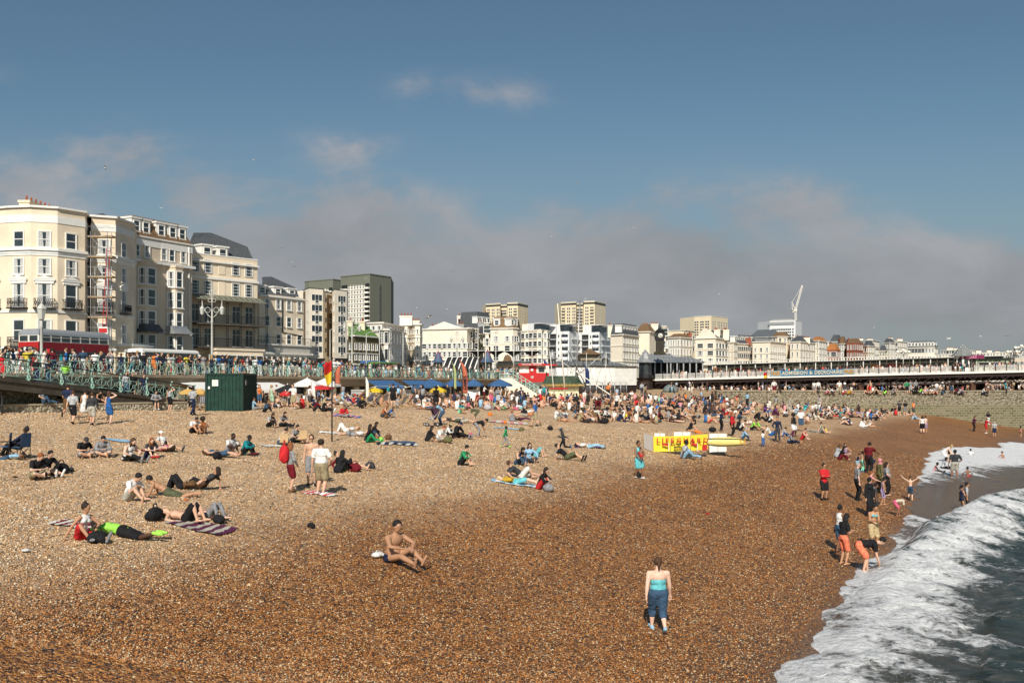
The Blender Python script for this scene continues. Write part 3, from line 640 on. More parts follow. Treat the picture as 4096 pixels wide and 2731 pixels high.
class Bld:
    """front: plan points left to right, given as (photo x, distance); tops are world heights"""
    def __init__(s,name,label,front,ytop,wall,depth=12,zb=5.8,cat='building',group=None,back=None):
        P=[PX(a,HY,d) for a,d in front]; s.o=P[0].copy(); s.o.z=zb; s.t=thing(name,label,cat,s.o,0,group)
        s.P=[Vector((p.x-s.o.x,p.y-s.o.y,0)) for p in P]; s.zt=ZP(ytop,front[0][1])-zb; s.zb=zb; s.d0=front[0][1]
        n=(s.P[-1]-s.P[0]); bk=Vector((-n.y,n.x,0)).normalized()*depth if back is None else Vector(back); s.bk=bk
        s.foot=[(p.x,p.y) for p in s.P]+[(p.x,p.y) for p in (s.P[-1]+bk,s.P[0]+bk)]
        b=MB(); b.prism(s.foot,0,s.zt); s.wall=b.build('wall',wall,s.t)
    def z(s,yp,d=None): return ZP(yp,d or s.d0)-s.zb
    def seg(s,i):
        a,b=s.P[i],s.P[i+1]; d=b-a; return a,d,math.atan2(d.y,d.x)
    def win(s,i,us,rows,jit=0):   # rows: (z centre, w, h, kind)
        a,d,r=s.seg(i)
        for (zc,w,h,k) in rows:
            for u in us: q=a+d*u; put_window(s.t,(q.x,q.y,zc),r,w,h,k)
    def rect(s,i,u0,u1,z0,z1,out,m,name,mats=None):
        a,d,r=s.seg(i); n=Vector((d.y,-d.x,0)).normalized(); p=a+d*u0; q=a+d*u1; f=[p+n*-.0,p+n*out,q+n*out,q]
        b=MB(); pl=[(v.x,v.y) for v in f]; b.prism(pl,z0,z1); return b.build(name,m,s.t)
    def band(s,z,h,out,m,name='cornice',segs=None):
        b=MB()
        for i in (segs or range(len(s.P)-1)):
            a,d,r=s.seg(i); n=Vector((d.y,-d.x,0)).normalized(); e=d.normalized()*out*.4; f=[a-e+n*.002,a-e+n*out,a+d+e+n*out,a+d+e+n*.002]; b.prism([(v.x,v.y) for v in f],z,z+h)
        return b.build(name,m,s.t)
    def hip(s,z0,hh,inset,m,name='roof',flat=.5,over=.0):
        pts=[Vector((x,y,0)) for x,y in s.foot]; c=sum(pts,Vector())/len(pts); b=MB(); lo=[p+(p-c).normalized()*over for p in pts]; hi=[]
        fr=[p+s.bk*.5 for p in pts[:len(s.P)]]
        for i,p in enumerate(pts):
            q=p.lerp(c,inset); hi.append(q)
        n=len(pts); b.add([(p.x,p.y,z0) for p in lo]+[(p.x,p.y,z0+hh) for p in hi],[(i,(i+1)%n,n+(i+1)%n,n+i) for i in range(n)]+[tuple(range(n,2*n))]); return b.build(name,m,s.t)
    def chimney(s,x,y,w,d,z0,z1,m,pots=4,pm=None):
        b=MB(); b.box(x,x+w,y,y+d,z0,z1); b.box(x-.1,x+w+.1,y-.1,y+d+.1,z1-.25,z1-.02); o=b.build('chimney',m,s.t)
        b=MB(); L=max(w,d)
        for i in range(pots):
            q=(i+.5)/pots; b.lathe([(.13,0),(.1,.5),(.13,.55)],(x+(w*q if w>=d else w/2),y+(d*q if d>w else d/2),z1),6)
        b.build('chimney_pots',pm or m_pot,o)
    def dormer(s,i,u,z,w=1.3,h=1.5,dp=1.2,back=.5):
        a,d,r=s.seg(i); n=Vector((-d.y,d.x,0)).normalized(); q=a+d*u+n*back; b=MB(); b.box(-w/2-.15,w/2+.15,0,dp,-h/2-.1,h/2+.1); b.box(-w/2-.3,w/2+.3,-.15,dp,h/2+.1,h/2+.3); o=b.build('dormer',m_white,s.t,(q.x,q.y,z),r)
        inst('window',window_mesh(w*.75,h*.8,'sash',True),o,(0,-.01,0))
def bay(s,i,u,w,out,z0,z1,m,rows,name='bay',hood=None):
    "canted bay window column with its own lights"
    a,d,r=s.seg(i); q=a+d*u; e=.55; pl=[(-w/2,0),(-w/2+e,-out),(w/2-e,-out),(w/2,0)]
    b=MB(); b.prism(pl,z0,z1); b.prism([(x*1.08,y-.08 if y else y) for x,y in pl],z1,z1+.25); o=b.build(name,m,s.t,(q.x,q.y,0),r)
    for zc,h in rows:
        inst('window',window_mesh(w-2*e-.3,h,'sash',True),o,(0,-out-.005,zc))
        an=math.atan2(out,e); L=math.hypot(out,e)
        inst('window',window_mesh(L-.25,h,'sash',False),o,(-w/2+e/2,-out/2,zc),-an); inst('window',window_mesh(L-.25,h,'sash',True),o,(w/2-e/2,-out/2,zc),an)
    return o
def balcony_iron(par,loc,r,w,h=.9,out=.6):
    b=MB(); b.box(-w/2-.1,w/2+.1,-out,0,-.12,0,0)
    b.beam((-w/2,-out+.04,h),(w/2,-out+.04,h),.05,.05); n=int(w/.16)
    for i in range(n+1):
        x=-w/2+w*i/n; b.beam((x,-out+.04,0),(x,-out+.04,h),.025,.025); 
        if i<n: b.path([(x,-out+.04,.15),(x+w/n/2,-out+.04,.45),(x,-out+.04,.75)],.02,4); b.path([(x+w/n,-out+.04,.25),(x+w/n/2,-out+.04,.5),(x+w/n,-out+.04,.85)],.02,4)
    for sx_ in (-1,1):
        b.beam((sx_*w/2,-out+.04,h),(sx_*w/2,0,h),.05,.05)
        for j in range(3): b.beam((sx_*w/2,-out+.1+j*.18,0),(sx_*w/2,-out+.1+j*.18,h),.025,.025)
    return b.build('balcony',m_dark,par,loc,r)
def pediment(par,loc,r,w,m=None):
    b=MB(); b.box(-w/2,w/2,-.22,0,-.12,.06); b.add([(-w/2,-.25,.06),(w/2,-.25,.06),(0,-.25,.42),(-w/2,0,.06),(w/2,0,.06),(0,0,.42)],[(0,1,2),(5,4,3),(0,2,5,3),(2,1,4,5)]); b.box(-w/2+.12,w/2-.12,-.16,0,-.4,-.12); return b.build('pediment',m or m_white,par,loc,r)
# ---- 1: bow fronted cream hotel
h1=Bld('hotel_building','cream bow fronted hotel with scaffolding and black iron balconies at the far left',
   [(-170,106),(-80,103),(33,101.5),(125,101),(230,101.9),(340,104.5),(360,110.5),(366,106.8),(462,107.9),(535,112.5)],858,m_cream,16,back=(-6,20,0))
zt=h1.zt
rowz=[h1.z(955,101),h1.z(1064,101),h1.z(1180,101),h1.z(1320,101)]
W=[(rowz[0],1.15,1.55,'sash'),(rowz[1],1.15,1.6,'sash'),(rowz[2],1.2,2.35,'sash'),(rowz[3],1.2,2.1,'sash')]
for i,us in ((0,[.5]),(1,[.5]),(2,[.47]),(3,[.5]),(4,[.48]),(5,[.5]),(7,[.52]),(8,[.42])):
    h1.win(i,us,W if i!=5 else [(z_,.8,h_,k_) for z_,w_,h_,k_ in W])
    a,d,r=h1.seg(i); q=a+d*us[0]
    if i not in(5,): pediment(h1.t,(q.x,q.y,rowz[2]+1.62),r,2.0); balcony_iron(h1.t,(q.x,q.y,rowz[2]-1.25),r,1.9 if i<7 else 1.7)
    if i in (1,2): balcony_iron(h1.t,(q.x,q.y,rowz[3]-1.6),r,1.9)
h1.band(zt-.12,.2,.25,m_white); h1.band(zt-1.6,.75,.06,m_white,'frieze'); h1.band(rowz[0]-1.15,.28,.3,m_white); h1.band(rowz[0]-1.42,.26,.14,m_white,'string_course'); h1.band(rowz[1]+1.12,.35,.08,m_white,'string_course'); h1.band(rowz[2]-1.75,.25,.1,m_white,'string_course'); h1.band(rowz[3]-1.9,.25,.1,m_white,'string_course')
h1.band(zt,.12,.05,m_white,'parapet')
b=MB(); z0=zt-.1
def relp(B,xs,ys,d): p=PX(xs,ys,d); return (p.x-B.o.x,p.y-B.o.y,p.z-B.zb)
def roofpts(B,pts,faces,m,name='roof'): b=MB(); b.add([relp(B,*p) for p in pts],faces); return b.build(name,m,B.t)
roofpts(h1,[(-250,875,106),(60,875,105),(60,838,114),(-250,843,114),(85,875,104),(268,880,108),(218,831,114),(130,831,114),(-250,880,124),(268,880,122)],[(0,1,2,3),(4,5,6,7),(4,7,2,1),(5,9,6),(3,2,7,6,9,8)],m_slate)
roofpts(h1,[(340,885,110),(460,888,111),(412,853,117),(352,862,117),(470,888,124),(340,885,124)],[(0,1,2,3),(1,4,2),(2,4,5,3)],m_slate)
cx0=relp(h1,76,800,105); h1.chimney(cx0[0],cx0[1],1.1,6.2,zt-1,h1.z(800,105),m_cream,6)
# scaffold in the recess
sc_=thing('scaffold_tower','tube scaffold with timber boards climbing the hotel front above the bus','scaffolding',PX(362,1440,103.6)); sc_.location.z=6.9
def scaffold(t,w,d,H,m):
    b=MB(); lv=[2.1*i for i in range(1,int(H/2.1)+1)]
    for x in (0,w):
        for y in (0,d): b.tube((x,y,0),(x,y,H),.035,n=6)
    for z in lv:
        for y in (0,d):
            b.tube((-.4,y,z),(w+.4,y,z),.03,n=5); b.tube((-.3,y,z+1),(w+.3,y,z+1),.025,n=5)
        for x in (0,w): b.tube((x,-.3,z),(x,d+.3,z),.03,n=5)
    for i,z in enumerate([0]+lv[:-1]): b.tube((0 if i%2 else w,0,z),(w if i%2 else 0,0,z+2.1),.03,n=5)
    b.build('tubes',m,t)
    for z in lv[2::1]:
        p=MB(); p.box(-.3,w+.5,0,d,z-.1,z+.06); p.build('boards',m_wood,t)
    l=MB(); l.beam((w*.6,.1,2.2),(w*.95,.1,13.5),.05,.05); l.beam((w*.6+.35,.1,2.2),(w*.95+.35,.1,13.5),.05,.05)
    for i in range(34): q=i/34; l.beam((w*.6+.35*0+q*w*.35,.1,2.2+q*11.3),(w*.6+.35+q*w*.35,.1,2.2+q*11.3),.03,.03)
    l.build('ladder',m_red,t)
scaffold(sc_,1.75,1.1,15.2,m_steel)
b=MB(); b.box(0,.95,-.06,-.02,0,.95); sgn=b.build('sign_board',m_white,sc_,(.85,0,4.3)); b=MB(); b.box(.05,.9,-.08,-.062,.35,.8); b.build('red_panel',m_red,sgn)
# ground floor entrance
h1.rect(8,.1,1.25,h1.z(1462,108),h1.z(1378,108),1.6,m_cream,'porch'); h1.rect(8,.05,1.3,h1.z(1384,108),h1.z(1374,108),1.8,m_white,'porch_cornice')
# ---- 2: tan house with bays
h2=Bld('guest_house_building','tan guest house with four storey canted bays and brown mansard roof',[(533,116.5),(640,120.5),(768,125.2)],938,m_tan,13)
zt=h2.zt; h2.band(zt-1.1,.8,.07,m_white,'frieze'); h2.band(zt-.15,.18,.18,m_white)
r0=h2.z(1005,118)
h2.win(0,[.12,.5],[(r0,.85,1.4,'sash')]); h2.win(1,[.12,.36,.72],[(r0,.85,1.4,'sash')])
h2.band(h2.z(1050,118),.35,.45,m_white)
rows=[(h2.z(y_,118),h_) for y_,h_ in ((1105,1.9),(1190,1.9),(1278,2.),(1375,2.2))]
bay(h2,0,.45,2.6,.9,0,h2.z(1050,118),m_tan,rows); bay(h2,1,.42,2.3,.9,0,h2.z(1056,118),m_tan,rows)
for i,u in ((0,.45),(1,.42)):
    a,d,r=h2.seg(i); q=a+d*u; b=MB(); zc=h2.z(1330,118); n=6
    for k in range(n):
        t0,t1=k/n,(k+1)/n; f=lambda t_:(1.0+.9*t_**1.6, zc+1.0*(1-t_))
        (o0,z0_),(o1,z1_)=f(t0),f(t1); b.quad((-1.2-.3*t0,-o0,z0_),(-1.2-.3*t1,-o1,z1_),(1.2+.3*t1,-o1,z1_),(1.2+.3*t0,-o0,z0_)); b.quad((-1.2-.3*t0,-o0,z0_),(-1.2-.3*t0,0,z0_),(-1.2-.3*t1,0,z1_),(-1.2-.3*t1,-o1,z1_)); b.quad((1.2+.3*t0,-o0,z0_),(1.2+.3*t1,-o1,z1_),(1.2+.3*t1,0,z1_),(1.2+.3*t0,0,z0_))
    b.build('bay_hood',m_slate if i==0 else m_steel,h2.t,(q.x,q.y,0),r)
h2.hip(zt,2.5,.22,m_brownroof,'mansard'); 
for i,u in ((0,.2),(0,.55),(1,.1),(1,.45),(1,.75)): h2.dormer(i,u,zt+1.15,1.25,1.5,1.6,.35)
a,d,r=h2.seg(1); q=a+d*.9; b=MB(); b.path([(q.x+.05,q.y-.12,zt-.4),(q.x+.05,q.y-.12,h2.z(1320,118)),(q.x+.5,q.y-.1,h2.z(1340,118)),(q.x+.5,q.y-.1,0)],.07,6); b.build('drainpipe',m_white,h2.t)
# ---- 3: cream house with veranda
h3=Bld('veranda_building','cream house with slate mansard and two iron verandas under a striped canopy',[(762,128),(1030,136)],1012,m_cream,14)
zt=h3.zt; h3.band(zt,.15,.05,m_white,'parapet'); h3.band(zt-.95,.2,.3,m_white); h3.band(h3.z(1113,129),.28,.2,m_white)
us=[.11,.33,.56,.78,.97][:4]; us=[.02,.2,.59,.79]
us=[.06,.245,.66,.86]
for z_ in (h3.z(1065,130),h3.z(1150,130)): h3.win(0,us,[(z_,1.15,1.65,'grid')]); h3.rect(0,.4,.5,z_-.9,z_+.9,.06,m_cream,'blind_panel')
for z_ in (h3.z(1250,130),h3.z(1345,130)): h3.win(0,us,[(z_-.1,1.1,2.2,'french')])
roofpts(h3,[(745,1014,129),(1012,1035,136),(990,987,138),(760,965,131),(845,931,138),(990,992,144),(775,931,134)],[(0,1,2,3),(3,2,4,6),(2,5,4)],m_slate,'mansard')
for u in (.27,.5): h3.dormer(0,u,h3.z(1003,129),1.3,1.5,1.6,.5)
a,d,r=h3.seg(0); Lh=d.length
ver=MB(); 
for zc in (h3.z(1292,128),h3.z(1386,128)): ver.box(-.3,Lh+.1,-2.2,0,zc-.18,zc,0)
vo=ver.build('veranda_floor',m_dconc,h3.t,(a.x,a.y,0),r)
vi=MB()
for zc in (h3.z(1292,128),h3.z(1386,128)):
    vi.beam((-.3,-2.15,zc+1.1),(Lh,-2.15,zc+1.1),.05,.06); x=-.3
    while x<Lh: vi.beam((x,-2.15,zc),(x,-2.15,zc+1.1),.03,.03); x+=.17
    for k in range(6):
        x=-.2+k*(Lh)/5; 
        for e in (0,.3): vi.beam((x+e,-2.1,zc),(x+e,-2.1,zc+3.1),.05,.05)
        for j in range(7): vi.beam((x,-2.1,zc+.4*j),(x+.3,-2.1,zc+.4*j+.4),.03,.03); vi.beam((x+.3,-2.1,zc+.4*j),(x,-2.1,zc+.4*j+.4),.03,.03)
vi.build('iron_balustrade',m_dark,vo)
cz=h3.z(1195,128); cp=MB(); nS=26
for k in range(nS):
    x0=-.4+(Lh+.6)*k/nS; x1=-.4+(Lh+.6)*(k+1)/nS
    pr=[(0,cz+.75),(-.8,cz+.55),(-1.6,cz+.1),(-2.5,cz-.15)]
    for j in range(3): cp.quad((x0,pr[j+1][0],pr[j+1][1]),(x1,pr[j+1][0],pr[j+1][1]),(x1,pr[j][0],pr[j][1]),(x0,pr[j][0],pr[j][1]),k%2)
cp.build('canopy',[mat('weathered_copper',(.22,.22,.16),.6,.2,2),mat('weathered_copper_dark',(.12,.12,.09),.6,.2,2)],h3.t,(a.x,a.y,0),r)
gf=MB(); zc=h3.z(1386,128); gf.box(2.2,Lh-1,-2.6,0,0,zc-.2); gf.box(2.0,Lh-.8,-2.75,0,zc-.45,zc-.18); gf.build('shop_front',m_cream,h3.t,(a.x,a.y,0),r)
for k in range(4): put_window(h3.t,(a.x+d.x*(.2+.2*k)+d.y/Lh*2.61,a.y+d.y*(.2+.2*k)-d.x/Lh*2.61,zc-2.2),r,2.1,2.2,'mod')
# ---- 4: lower cream house + seafront restaurant
h4=Bld('terraced_building','cream house with three white dormers standing above the seafront restaurant',[(1036,142),(1214,150)],1174,m_cream,12)
zt=h4.zt; h4.band(zt-.35,.22,.25,m_white)
for z_ in (h4.z(1212,142.5),h4.z(1281,142.5),h4.z(1352,142.5)): h4.win(0,[.17,.42,.66,.9],[(z_,.95,1.45,'sash')])
roofpts(h4,[(1038,1178,142.5),(1196,1188,149),(1182,1150,151),(1050,1140,145),(1085,1106,151),(1178,1148,156),(1048,1108,149)],[(0,1,2,3),(3,2,4,6),(2,5,4)],m_slate,'mansard')
for u in (.13,.48,.8): h4.dormer(0,u,h4.z(1158,142.5),1.3,1.0,1.2,.6)
a,d,r=h4.seg(0); b=MB(); q=a+d*.52; b.path([(q.x,q.y-.15,zt-.6),(q.x,q.y-.15,h4.z(1328,145)),(q.x+d.x*.45,q.y+d.y*.45-.15,h4.z(1338,145))],.08,6); b.build('drainpipe',m_dark,h4.t)
h4b=Bld('restaurant_building','pale grey single storey restaurant with columns and a roof terrace of diners',[(1034,136.5),(1240,146),(1262,149),(1266,156)],1376,mat('pale_grey_stucco',(.48,.45,.40),.8,.08,1),10)
zt=h4b.zt; h4b.band(zt-.05,.18,.2,m_offw); h4b.band(zt-1.3,.25,.45,m_offw); h4b.band(zt-1.6,.3,.2,m_offw,'string_course')
a,d,r=h4b.seg(0)
for k in range(9): 
    u=.06+k*.11; q=a+d*u; put_window(h4b.t,(q.x,q.y,zt-3.2),r,1.35,2.4,'mod',True)
    if k<9: c=MB(); c.lathe([(.2,0),(.16,.2),(.13,2.6),(.2,2.9),(.26,3.)],(0,0,0),8); q=a+d*(u-.055)+Vector((d.y,-d.x,0)).normalized()*.25; c.build('column',m_offw,h4b.t,(q.x,q.y,zt-4.7))
b=MB(); n=Vector((d.y,-d.x,0)).normalized()
for i in range(3):
    p=Vector((h4b.P[i].x,h4b.P[i].y,zt+.1)); q=Vector((h4b.P[i+1].x,h4b.P[i+1].y,zt+.1)); b.beam(p+Vector((0,0,1)),q+Vector((0,0,1)),.05,.05); k=max(2,int((q-p).length/.3))
    for j in range(k+1): e=p.lerp(q,j/k); b.beam(e,e+Vector((0,0,1)),.03,.03)
b.build('terrace_railing',m_dark,h4b.t)
s_=text_obj('sign_letters','OHSO SOCIAL',.75,m_dark,h4b.t,(a.x+d.x*.2+n.x*.22,a.y+d.y*.2+n.y*.22,zt-1.0),(R(90),0,r),.02) if False else None
# ---- 5: 1960s flats
h5=Bld('apartment_building','nineteen sixties cream apartment block with projecting window bays and brown brick',[(1213,279),(1222,275),(1236,272),(1292,275),(1296,281),(1328,286),(1330,279),(1340,276),(1388,280),(1392,290)],1162,m_cream2,14)
zt=h5.zt; yb=[1195,1236,1280,1322,1364,1405][:6]
rr=[h5.z(1178+ k*41.5+10,272) for k in range(6)]
for z_ in rr:
    a,d,r=h5.seg(2)
    h5.win(2,[.56],[(z_,3.3,1.6,'mod')]); h5.win(1,[.55],[(z_,.8,1.5,'mini')]); h5.win(2,[.56],[(z_-1.2,1.0,.7,'mini')])
    h5.win(4,[.2,.8],[(z_,.9,1.2,'mini')]); h5.win(7,[.56],[(z_,3.0,1.6,'mod')]); h5.win(6,[.5],[(z_,.6,1.5,'mini')]); h5.win(7,[.56],[(z_-1.2,1.,.7,'mini')])
for zz in range(6): h5.band(h5.z(1178+zz*41.5+32,272),.08,.03,m_offw,'string_course',[1,2,6,7])
h5.rect(4,.35,.98,h5.z(1425,280),zt-.8,.03,m_ybrick,'brick_panel'); h5.rect(0,0,1,2,zt-.5,.04,m_ybrick,'brick_panel')
h5.rect(2,-.2,1.0,0,h5.z(1432,272),.5,m_dark,'shop_front'); h5.rect(7,-.1,1.,0,h5.z(1432,276),.5,m_dark,'shop_front'); h5.rect(5,0,1.,0,.1,.5,m_dark,'step')
h5.band(zt-.02,.14,.1,m_dark,'roof_edge')
# ---- tower blocks behind
m_towg=mat('grey_green_cladding',(.17,.175,.135),.8,.08,1)
def tower(name,label,front,ytop,wall,segs,nrow,dz,depth=16,z_off=2.,kinds='mini',zb=20,capm=None,wh=None):
    B=Bld(name,label,front,ytop,wall,depth,zb)
    for (i,us,w,h,k) in segs:
        for j in range(nrow): B.win(i,us,[(B.zt-z_off-dz*j,w,h,k)])
    B.band(B.zt-.1,.5,.3,capm or m_offw,'roof_edge'); return B
d=230.
def gridtower(label,front,ytop,nrow,zb):
    B=tower('tower_block',label,front,ytop,m_towg,[(1,[.09,.255,.42,.58,.745,.91],1.25,1.15,'mod')],nrow,2.62,30,7.,zb=zb,capm=m_towg)
    for j in range(nrow):
        z_=B.zt-7-2.62*j; B.rect(1,0.02,.98,z_-1.2,z_+.95,.015,m_offw,'white_panel'); B.rect(1,0.0,1.,z_+1.0,z_+1.3,.1,m_towg,'floor_band')
        if j<nrow: B.rect(0,.2,1.,z_-1.2,z_-.2,1.6,m_offw,'balcony'); B.rect(2,.1,.95,z_-1.2,z_-.2,1.6,m_offw,'balcony')
    zb_=B.zt-7-2.62*nrow
    B.rect(0,.15,1,zb_,B.zt-5,.1,m_dark,'balcony_shade'); B.rect(2,.1,.9,zb_,B.zt-5,.1,m_dark,'balcony_shade')  # dark sheets behind the balconies paint the shade of the recesses
    for u in [.175,.34,.5,.665,.83]: B.rect(1,u-.012,u+.012,zb_,B.zt-5.3,.12,m_offw,'mullion')
    return B
tw=gridtower('tall grey green tower block with white window grid, the nearest one left of centre',[(1363,575),(1390,571),(1460,562),(1480,560),(1564,577)],1108,15,5.9)
tw.rect(3,.44,.52,0,tw.zt-5,.15,mat('stair_glass',(.10,.10,.095),.5,.6,.8),'stair_window')
tw2=gridtower('lower grey green tower block half hidden behind the cream apartments',[(1219,650),(1236,646),(1315,636),(1332,634),(1362,640)],1128,8,5.9)
m_towc=mat('cream_tower_render',(.76,.64,.44),.85,.04,.2)
for (a0,yt,dd,lab,w2) in ((1944,1217,900,'cream tower block with balcony slots, left one of the matching pair on the skyline',1.0),(2244,1211,870,'cream tower block with balcony slots, right one of the matching pair behind the boat masts',1.06)):
    q=lambda k:a0+k*w2
    B=tower('tower_block',lab,[(q(0),dd),(q(57),dd-10),(q(58),dd+10),(q(84),dd+7),(q(86),dd-14),(q(127),dd-18),(q(168),dd+7)],yt,m_towc,
      [(0,[.45,.57,.8,.92],1.2,1.5,'mini'),(0,[.17],3.4,1.3,'mod'),(2,[.5],5.6,1.7,'mod'),(4,[.2,.38],1.2,1.5,'mini'),(4,[.75],3.2,1.3,'mod'),(5,[.42,.6],1.2,1.5,'mini')],8,2.72,24,5.5,zb=5.9)
    B.band(B.zt-2.4,1.5,.1,m_dark,'roof_void')
    for j in range(8): zz=B.zt-5.5-2.72*j; B.rect(2,.05,.95,zz-1.5,zz-.85,1.,m_offw,'balcony'); B.rect(0,.04,.3,zz-1.6,zz-.6,.9,m_towc,'balcony'); B.rect(4,.58,.95,zz-1.6,zz-.6,.9,m_towc,'balcony')
B=tower('tower_block','pale yellow broad tower block on the skyline right of the clock tower',[(2777,1080),(2845,1065),(2911,1100)],1267,m_towc,[(0,[.07,.2,.4,.52,.7,.83],2.2,1.5,'mini'),(1,[.1,.22,.4,.5,.6,.7,.8,.92],2.2,1.5,'mini')],9,2.75,26,6,zb=5.9)
B=tower('hospital_building','white modern office block under construction with a tower crane beside it',[(3079,1250),(3182,1235),(3207,1262)],1284,mat('white_panels',(.70,.70,.70),.7,.05,.2),[(0,[.1,.17,.24,.31,.38,.45,.52,.59,.66,.73,.80,.9],1.9,2.,'mini')],6,3.5,30,11,zb=5.9)
B.rect(0,-.05,.95,B.zt-5,B.zt-1.5,1.,m_grey,'roof_screen'); B.rect(0,.1,.9,B.zt,B.zt+2.2,-6,m_grey,'plant_room')
# crane
cr_=thing('tower_crane','white luffing tower crane rising above the white office block','crane',PX(3182,1290,1245)); s=1245/FS; b=MB()
def lattice(b,p,q,w,n):
    p=Vector(p);q=Vector(q);d=(q-p); u=d.normalized(); a=u.cross(Vector((0,1,0))).normalized()*w; c=Vector((0,1,0))*w
    for k in (a+c,a-c,-a+c,-a-c): b.beam(p+k,q+k,w*.35,w*.35)
    for i in range(n): e=p+d*i/n; f=p+d*(i+1)/n; b.beam(e+a+c,f-a+c,w*.25,w*.25); b.beam(e-a-c,f+a-c,w*.25,w*.25); b.beam(e+a-c,f+a+c,w*.25,w*.25)
lattice(b,(0,0,-10),(0,0,48*s),1.0,12); b.build('mast',m_offw,cr_)
b=MB(); lattice(b,(0,0,50*s),(27*s,0,148*s),.8,18); b.build('jib',m_offw,cr_); b=MB(); b.box(-14*s,5*s,-1.5,1.5,46*s,52*s); b.box(-14*s,-8*s,-1.5,1.5,42*s,50*s); lattice(b,(-12*s,0,50*s),(-14*s,0,82*s),.6,6); b.beam((-14*s,0,82*s),(27*s,0,147*s),.25,.25); b.beam((-14*s,0,82*s),(0,0,50*s),.5,.5); b.build('counter_jib',m_offw,cr_)
# ---------------------------------------------------------------- the pale terraces along the far seafront
def terrace(name,label,front,ytop,wall,cols,rows,roof=None,chim=(),zb=5.9,depth=14,bays=(),wk='sash',ws=None,top=1.6,base=2.5,cat='building',rm=None,rh=2.6,balc=False,parapet=True,brow=None):
    """cols: number of windows on each facade run"""
    pv=PX(front[0][0],HY,front[0][1]); pv.z=0; B=Bld(name,label,front,ytop,wall,depth,zb,cat,None,pv.normalized()*depth); H=B.zt; vis=H-base-top; dz=vis/max(1,rows-1) if rows>1 else 0
    for i,n in enumerate(cols):
        a,d,r=B.seg(i); Lg=d.length
        if not n: continue
        w=(ws or min(1.3,Lg/n*.42)); 
        for j in range(rows):
            z_=H-top-dz*j; h=min(dz*.58,1.9) if rows>1 else 1.6
            for k in range(n): q=a+d*((k+.5)/n); put_window(B.t,(q.x,q.y,z_),r,w,h*(1.15 if j==rows-1 else 1),wk)
        if balc:
            b=MB(); b.box(0,Lg,-1.1,0,H-top-dz*(rows-2)-1.2,H-top-dz*(rows-2)-1.0); 
            for k in range(int(Lg/.45)): b.beam((k*.45,-1.05,H-top-dz*(rows-2)-1.1),(k*.45,-1.05,H-top-dz*(rows-2)-.1),.07,.07)
            b.beam((0,-1.05,H-top-dz*(rows-2)-.1),(Lg,-1.05,H-top-dz*(rows-2)-.1),.08,.08); b.build('balcony',m_grey if balc==1 else m_white,B.t,(a.x,a.y,0),r)
    for (i,u,w,out) in bays:
        bay(B,i,u,w,out,0,H-.6,wall,[(H-top-dz*j,min(dz*.58,1.9)) for j in range(rows)])
    if parapet: B.band(H-.25,.22,.35,m_offw); B.band(H-top-1.2-dz*.0,.15,.15,m_offw,'string_course')
    if rows>2: B.band(H-top-dz*(rows-2)-1.35,.2,.18,m_offw,'string_course')
    if roof=='hip': B.hip(H,rh,.5,rm or m_slate)
    if roof=='mansard':
        B.hip(H,rh,.2,rm or m_slate,'mansard')
        for i,n in enumerate(cols):
            for k in range(0,n,1): B.dormer(i,(k+.5)/n,H+rh*.45,1.3,1.4,1.5,.4) if n else None
    for c in chim:     # (photo x, top y, width px)
        a,d,r=B.seg(0); dd=front[0][1]+4; p=PX(c[0],c[1],dd); w=c[2]/FS*dd; B.chimney(p.x-B.o.x-w/2,p.y-B.o.y,w,1.5,H-.5,p.z-zb,wall if len(c)<4 else c[3],max(3,int(w/.55)))
    return B
m_pink=mat('pinkish_stucco',(.62,.56,.52),.8,.06,.5); m_lgrn=mat('pale_green_stucco',(.45,.52,.42),.8,.06,.5)
B=terrace('brick_building','olive brown brick house with a mossy green tiled roof right of the lamp post',[(1392,168),(1414,165),(1514,172)],1342,mat('olive_brick',(.17,.135,.065),.85,.2,3),[1,6],3,depth=14,base=3,top=1.9,chim=((1400,1282,22,m_cream),(1448,1284,22,m_cream)))
roofpts(B,[(1394,1345,165),(1512,1346,172),(1462,1296,176),(1392,1294,174),(1512,1346,185)],[(0,1,2,3),(1,4,2)],mat('mossy_green_tiles',(.11,.22,.05),.85,.4,1.5,.4,6))
B=terrace('white_bar_building','white corner bar building with gridded bay windows and a set back top floor',[(1475,186),(1519,183),(1537,181),(1553,181),(1570,184),(1620,196)],1321,m_offw,[0,2,2,2,4],3,wk='grid',ws=1.3,depth=14)
text_obj('vertical_sign','P\nA\nT\nT\nE\nR\nN\nS',.75,m_grey,B.t,(relp(B,1559,1333,181)[0],relp(B,1559,1333,181)[1]-.3,relp(B,1559,1333,181)[2]),(R(90),0,R(10)),.02)
Bt=terrace('penthouse_building','grey penthouse storey with pink glass balcony above the white corner bar',[(1460,192),(1529,190),(1612,203)],1290,m_pink,[3,4],1,depth=10,zb=15.5,ws=1.2)
Bt.chimney(Bt.P[1].x+3,Bt.P[1].y+3,2.4,1.2,Bt.zt-.5,Bt.zt+1.4,m_offw,4)
B=terrace('cream_bow_building','cream corner house with round turret bow and tall chimneys beside the white bar',[(1602,205),(1612,203),(1630,203),(1645,205),(1660,202),(1680,202),(1688,206)],1298,m_cream2,[1,1,1,1,1,1],5,depth=12,chim=((1620,1280,34),(1662,1282,30)),balc=1,base=4.5)
B=terrace('long_cream_building','broad cream stucco building with central pediment and an arched window',[(1690,226),(1868,222),(1880,224),(1895,232)],1315,m_cream2,[9,1,1],3,depth=14,chim=((1728,1304,14),(1745,1304,14),(1790,1300,16)),ws=1.5,top=4,base=5)
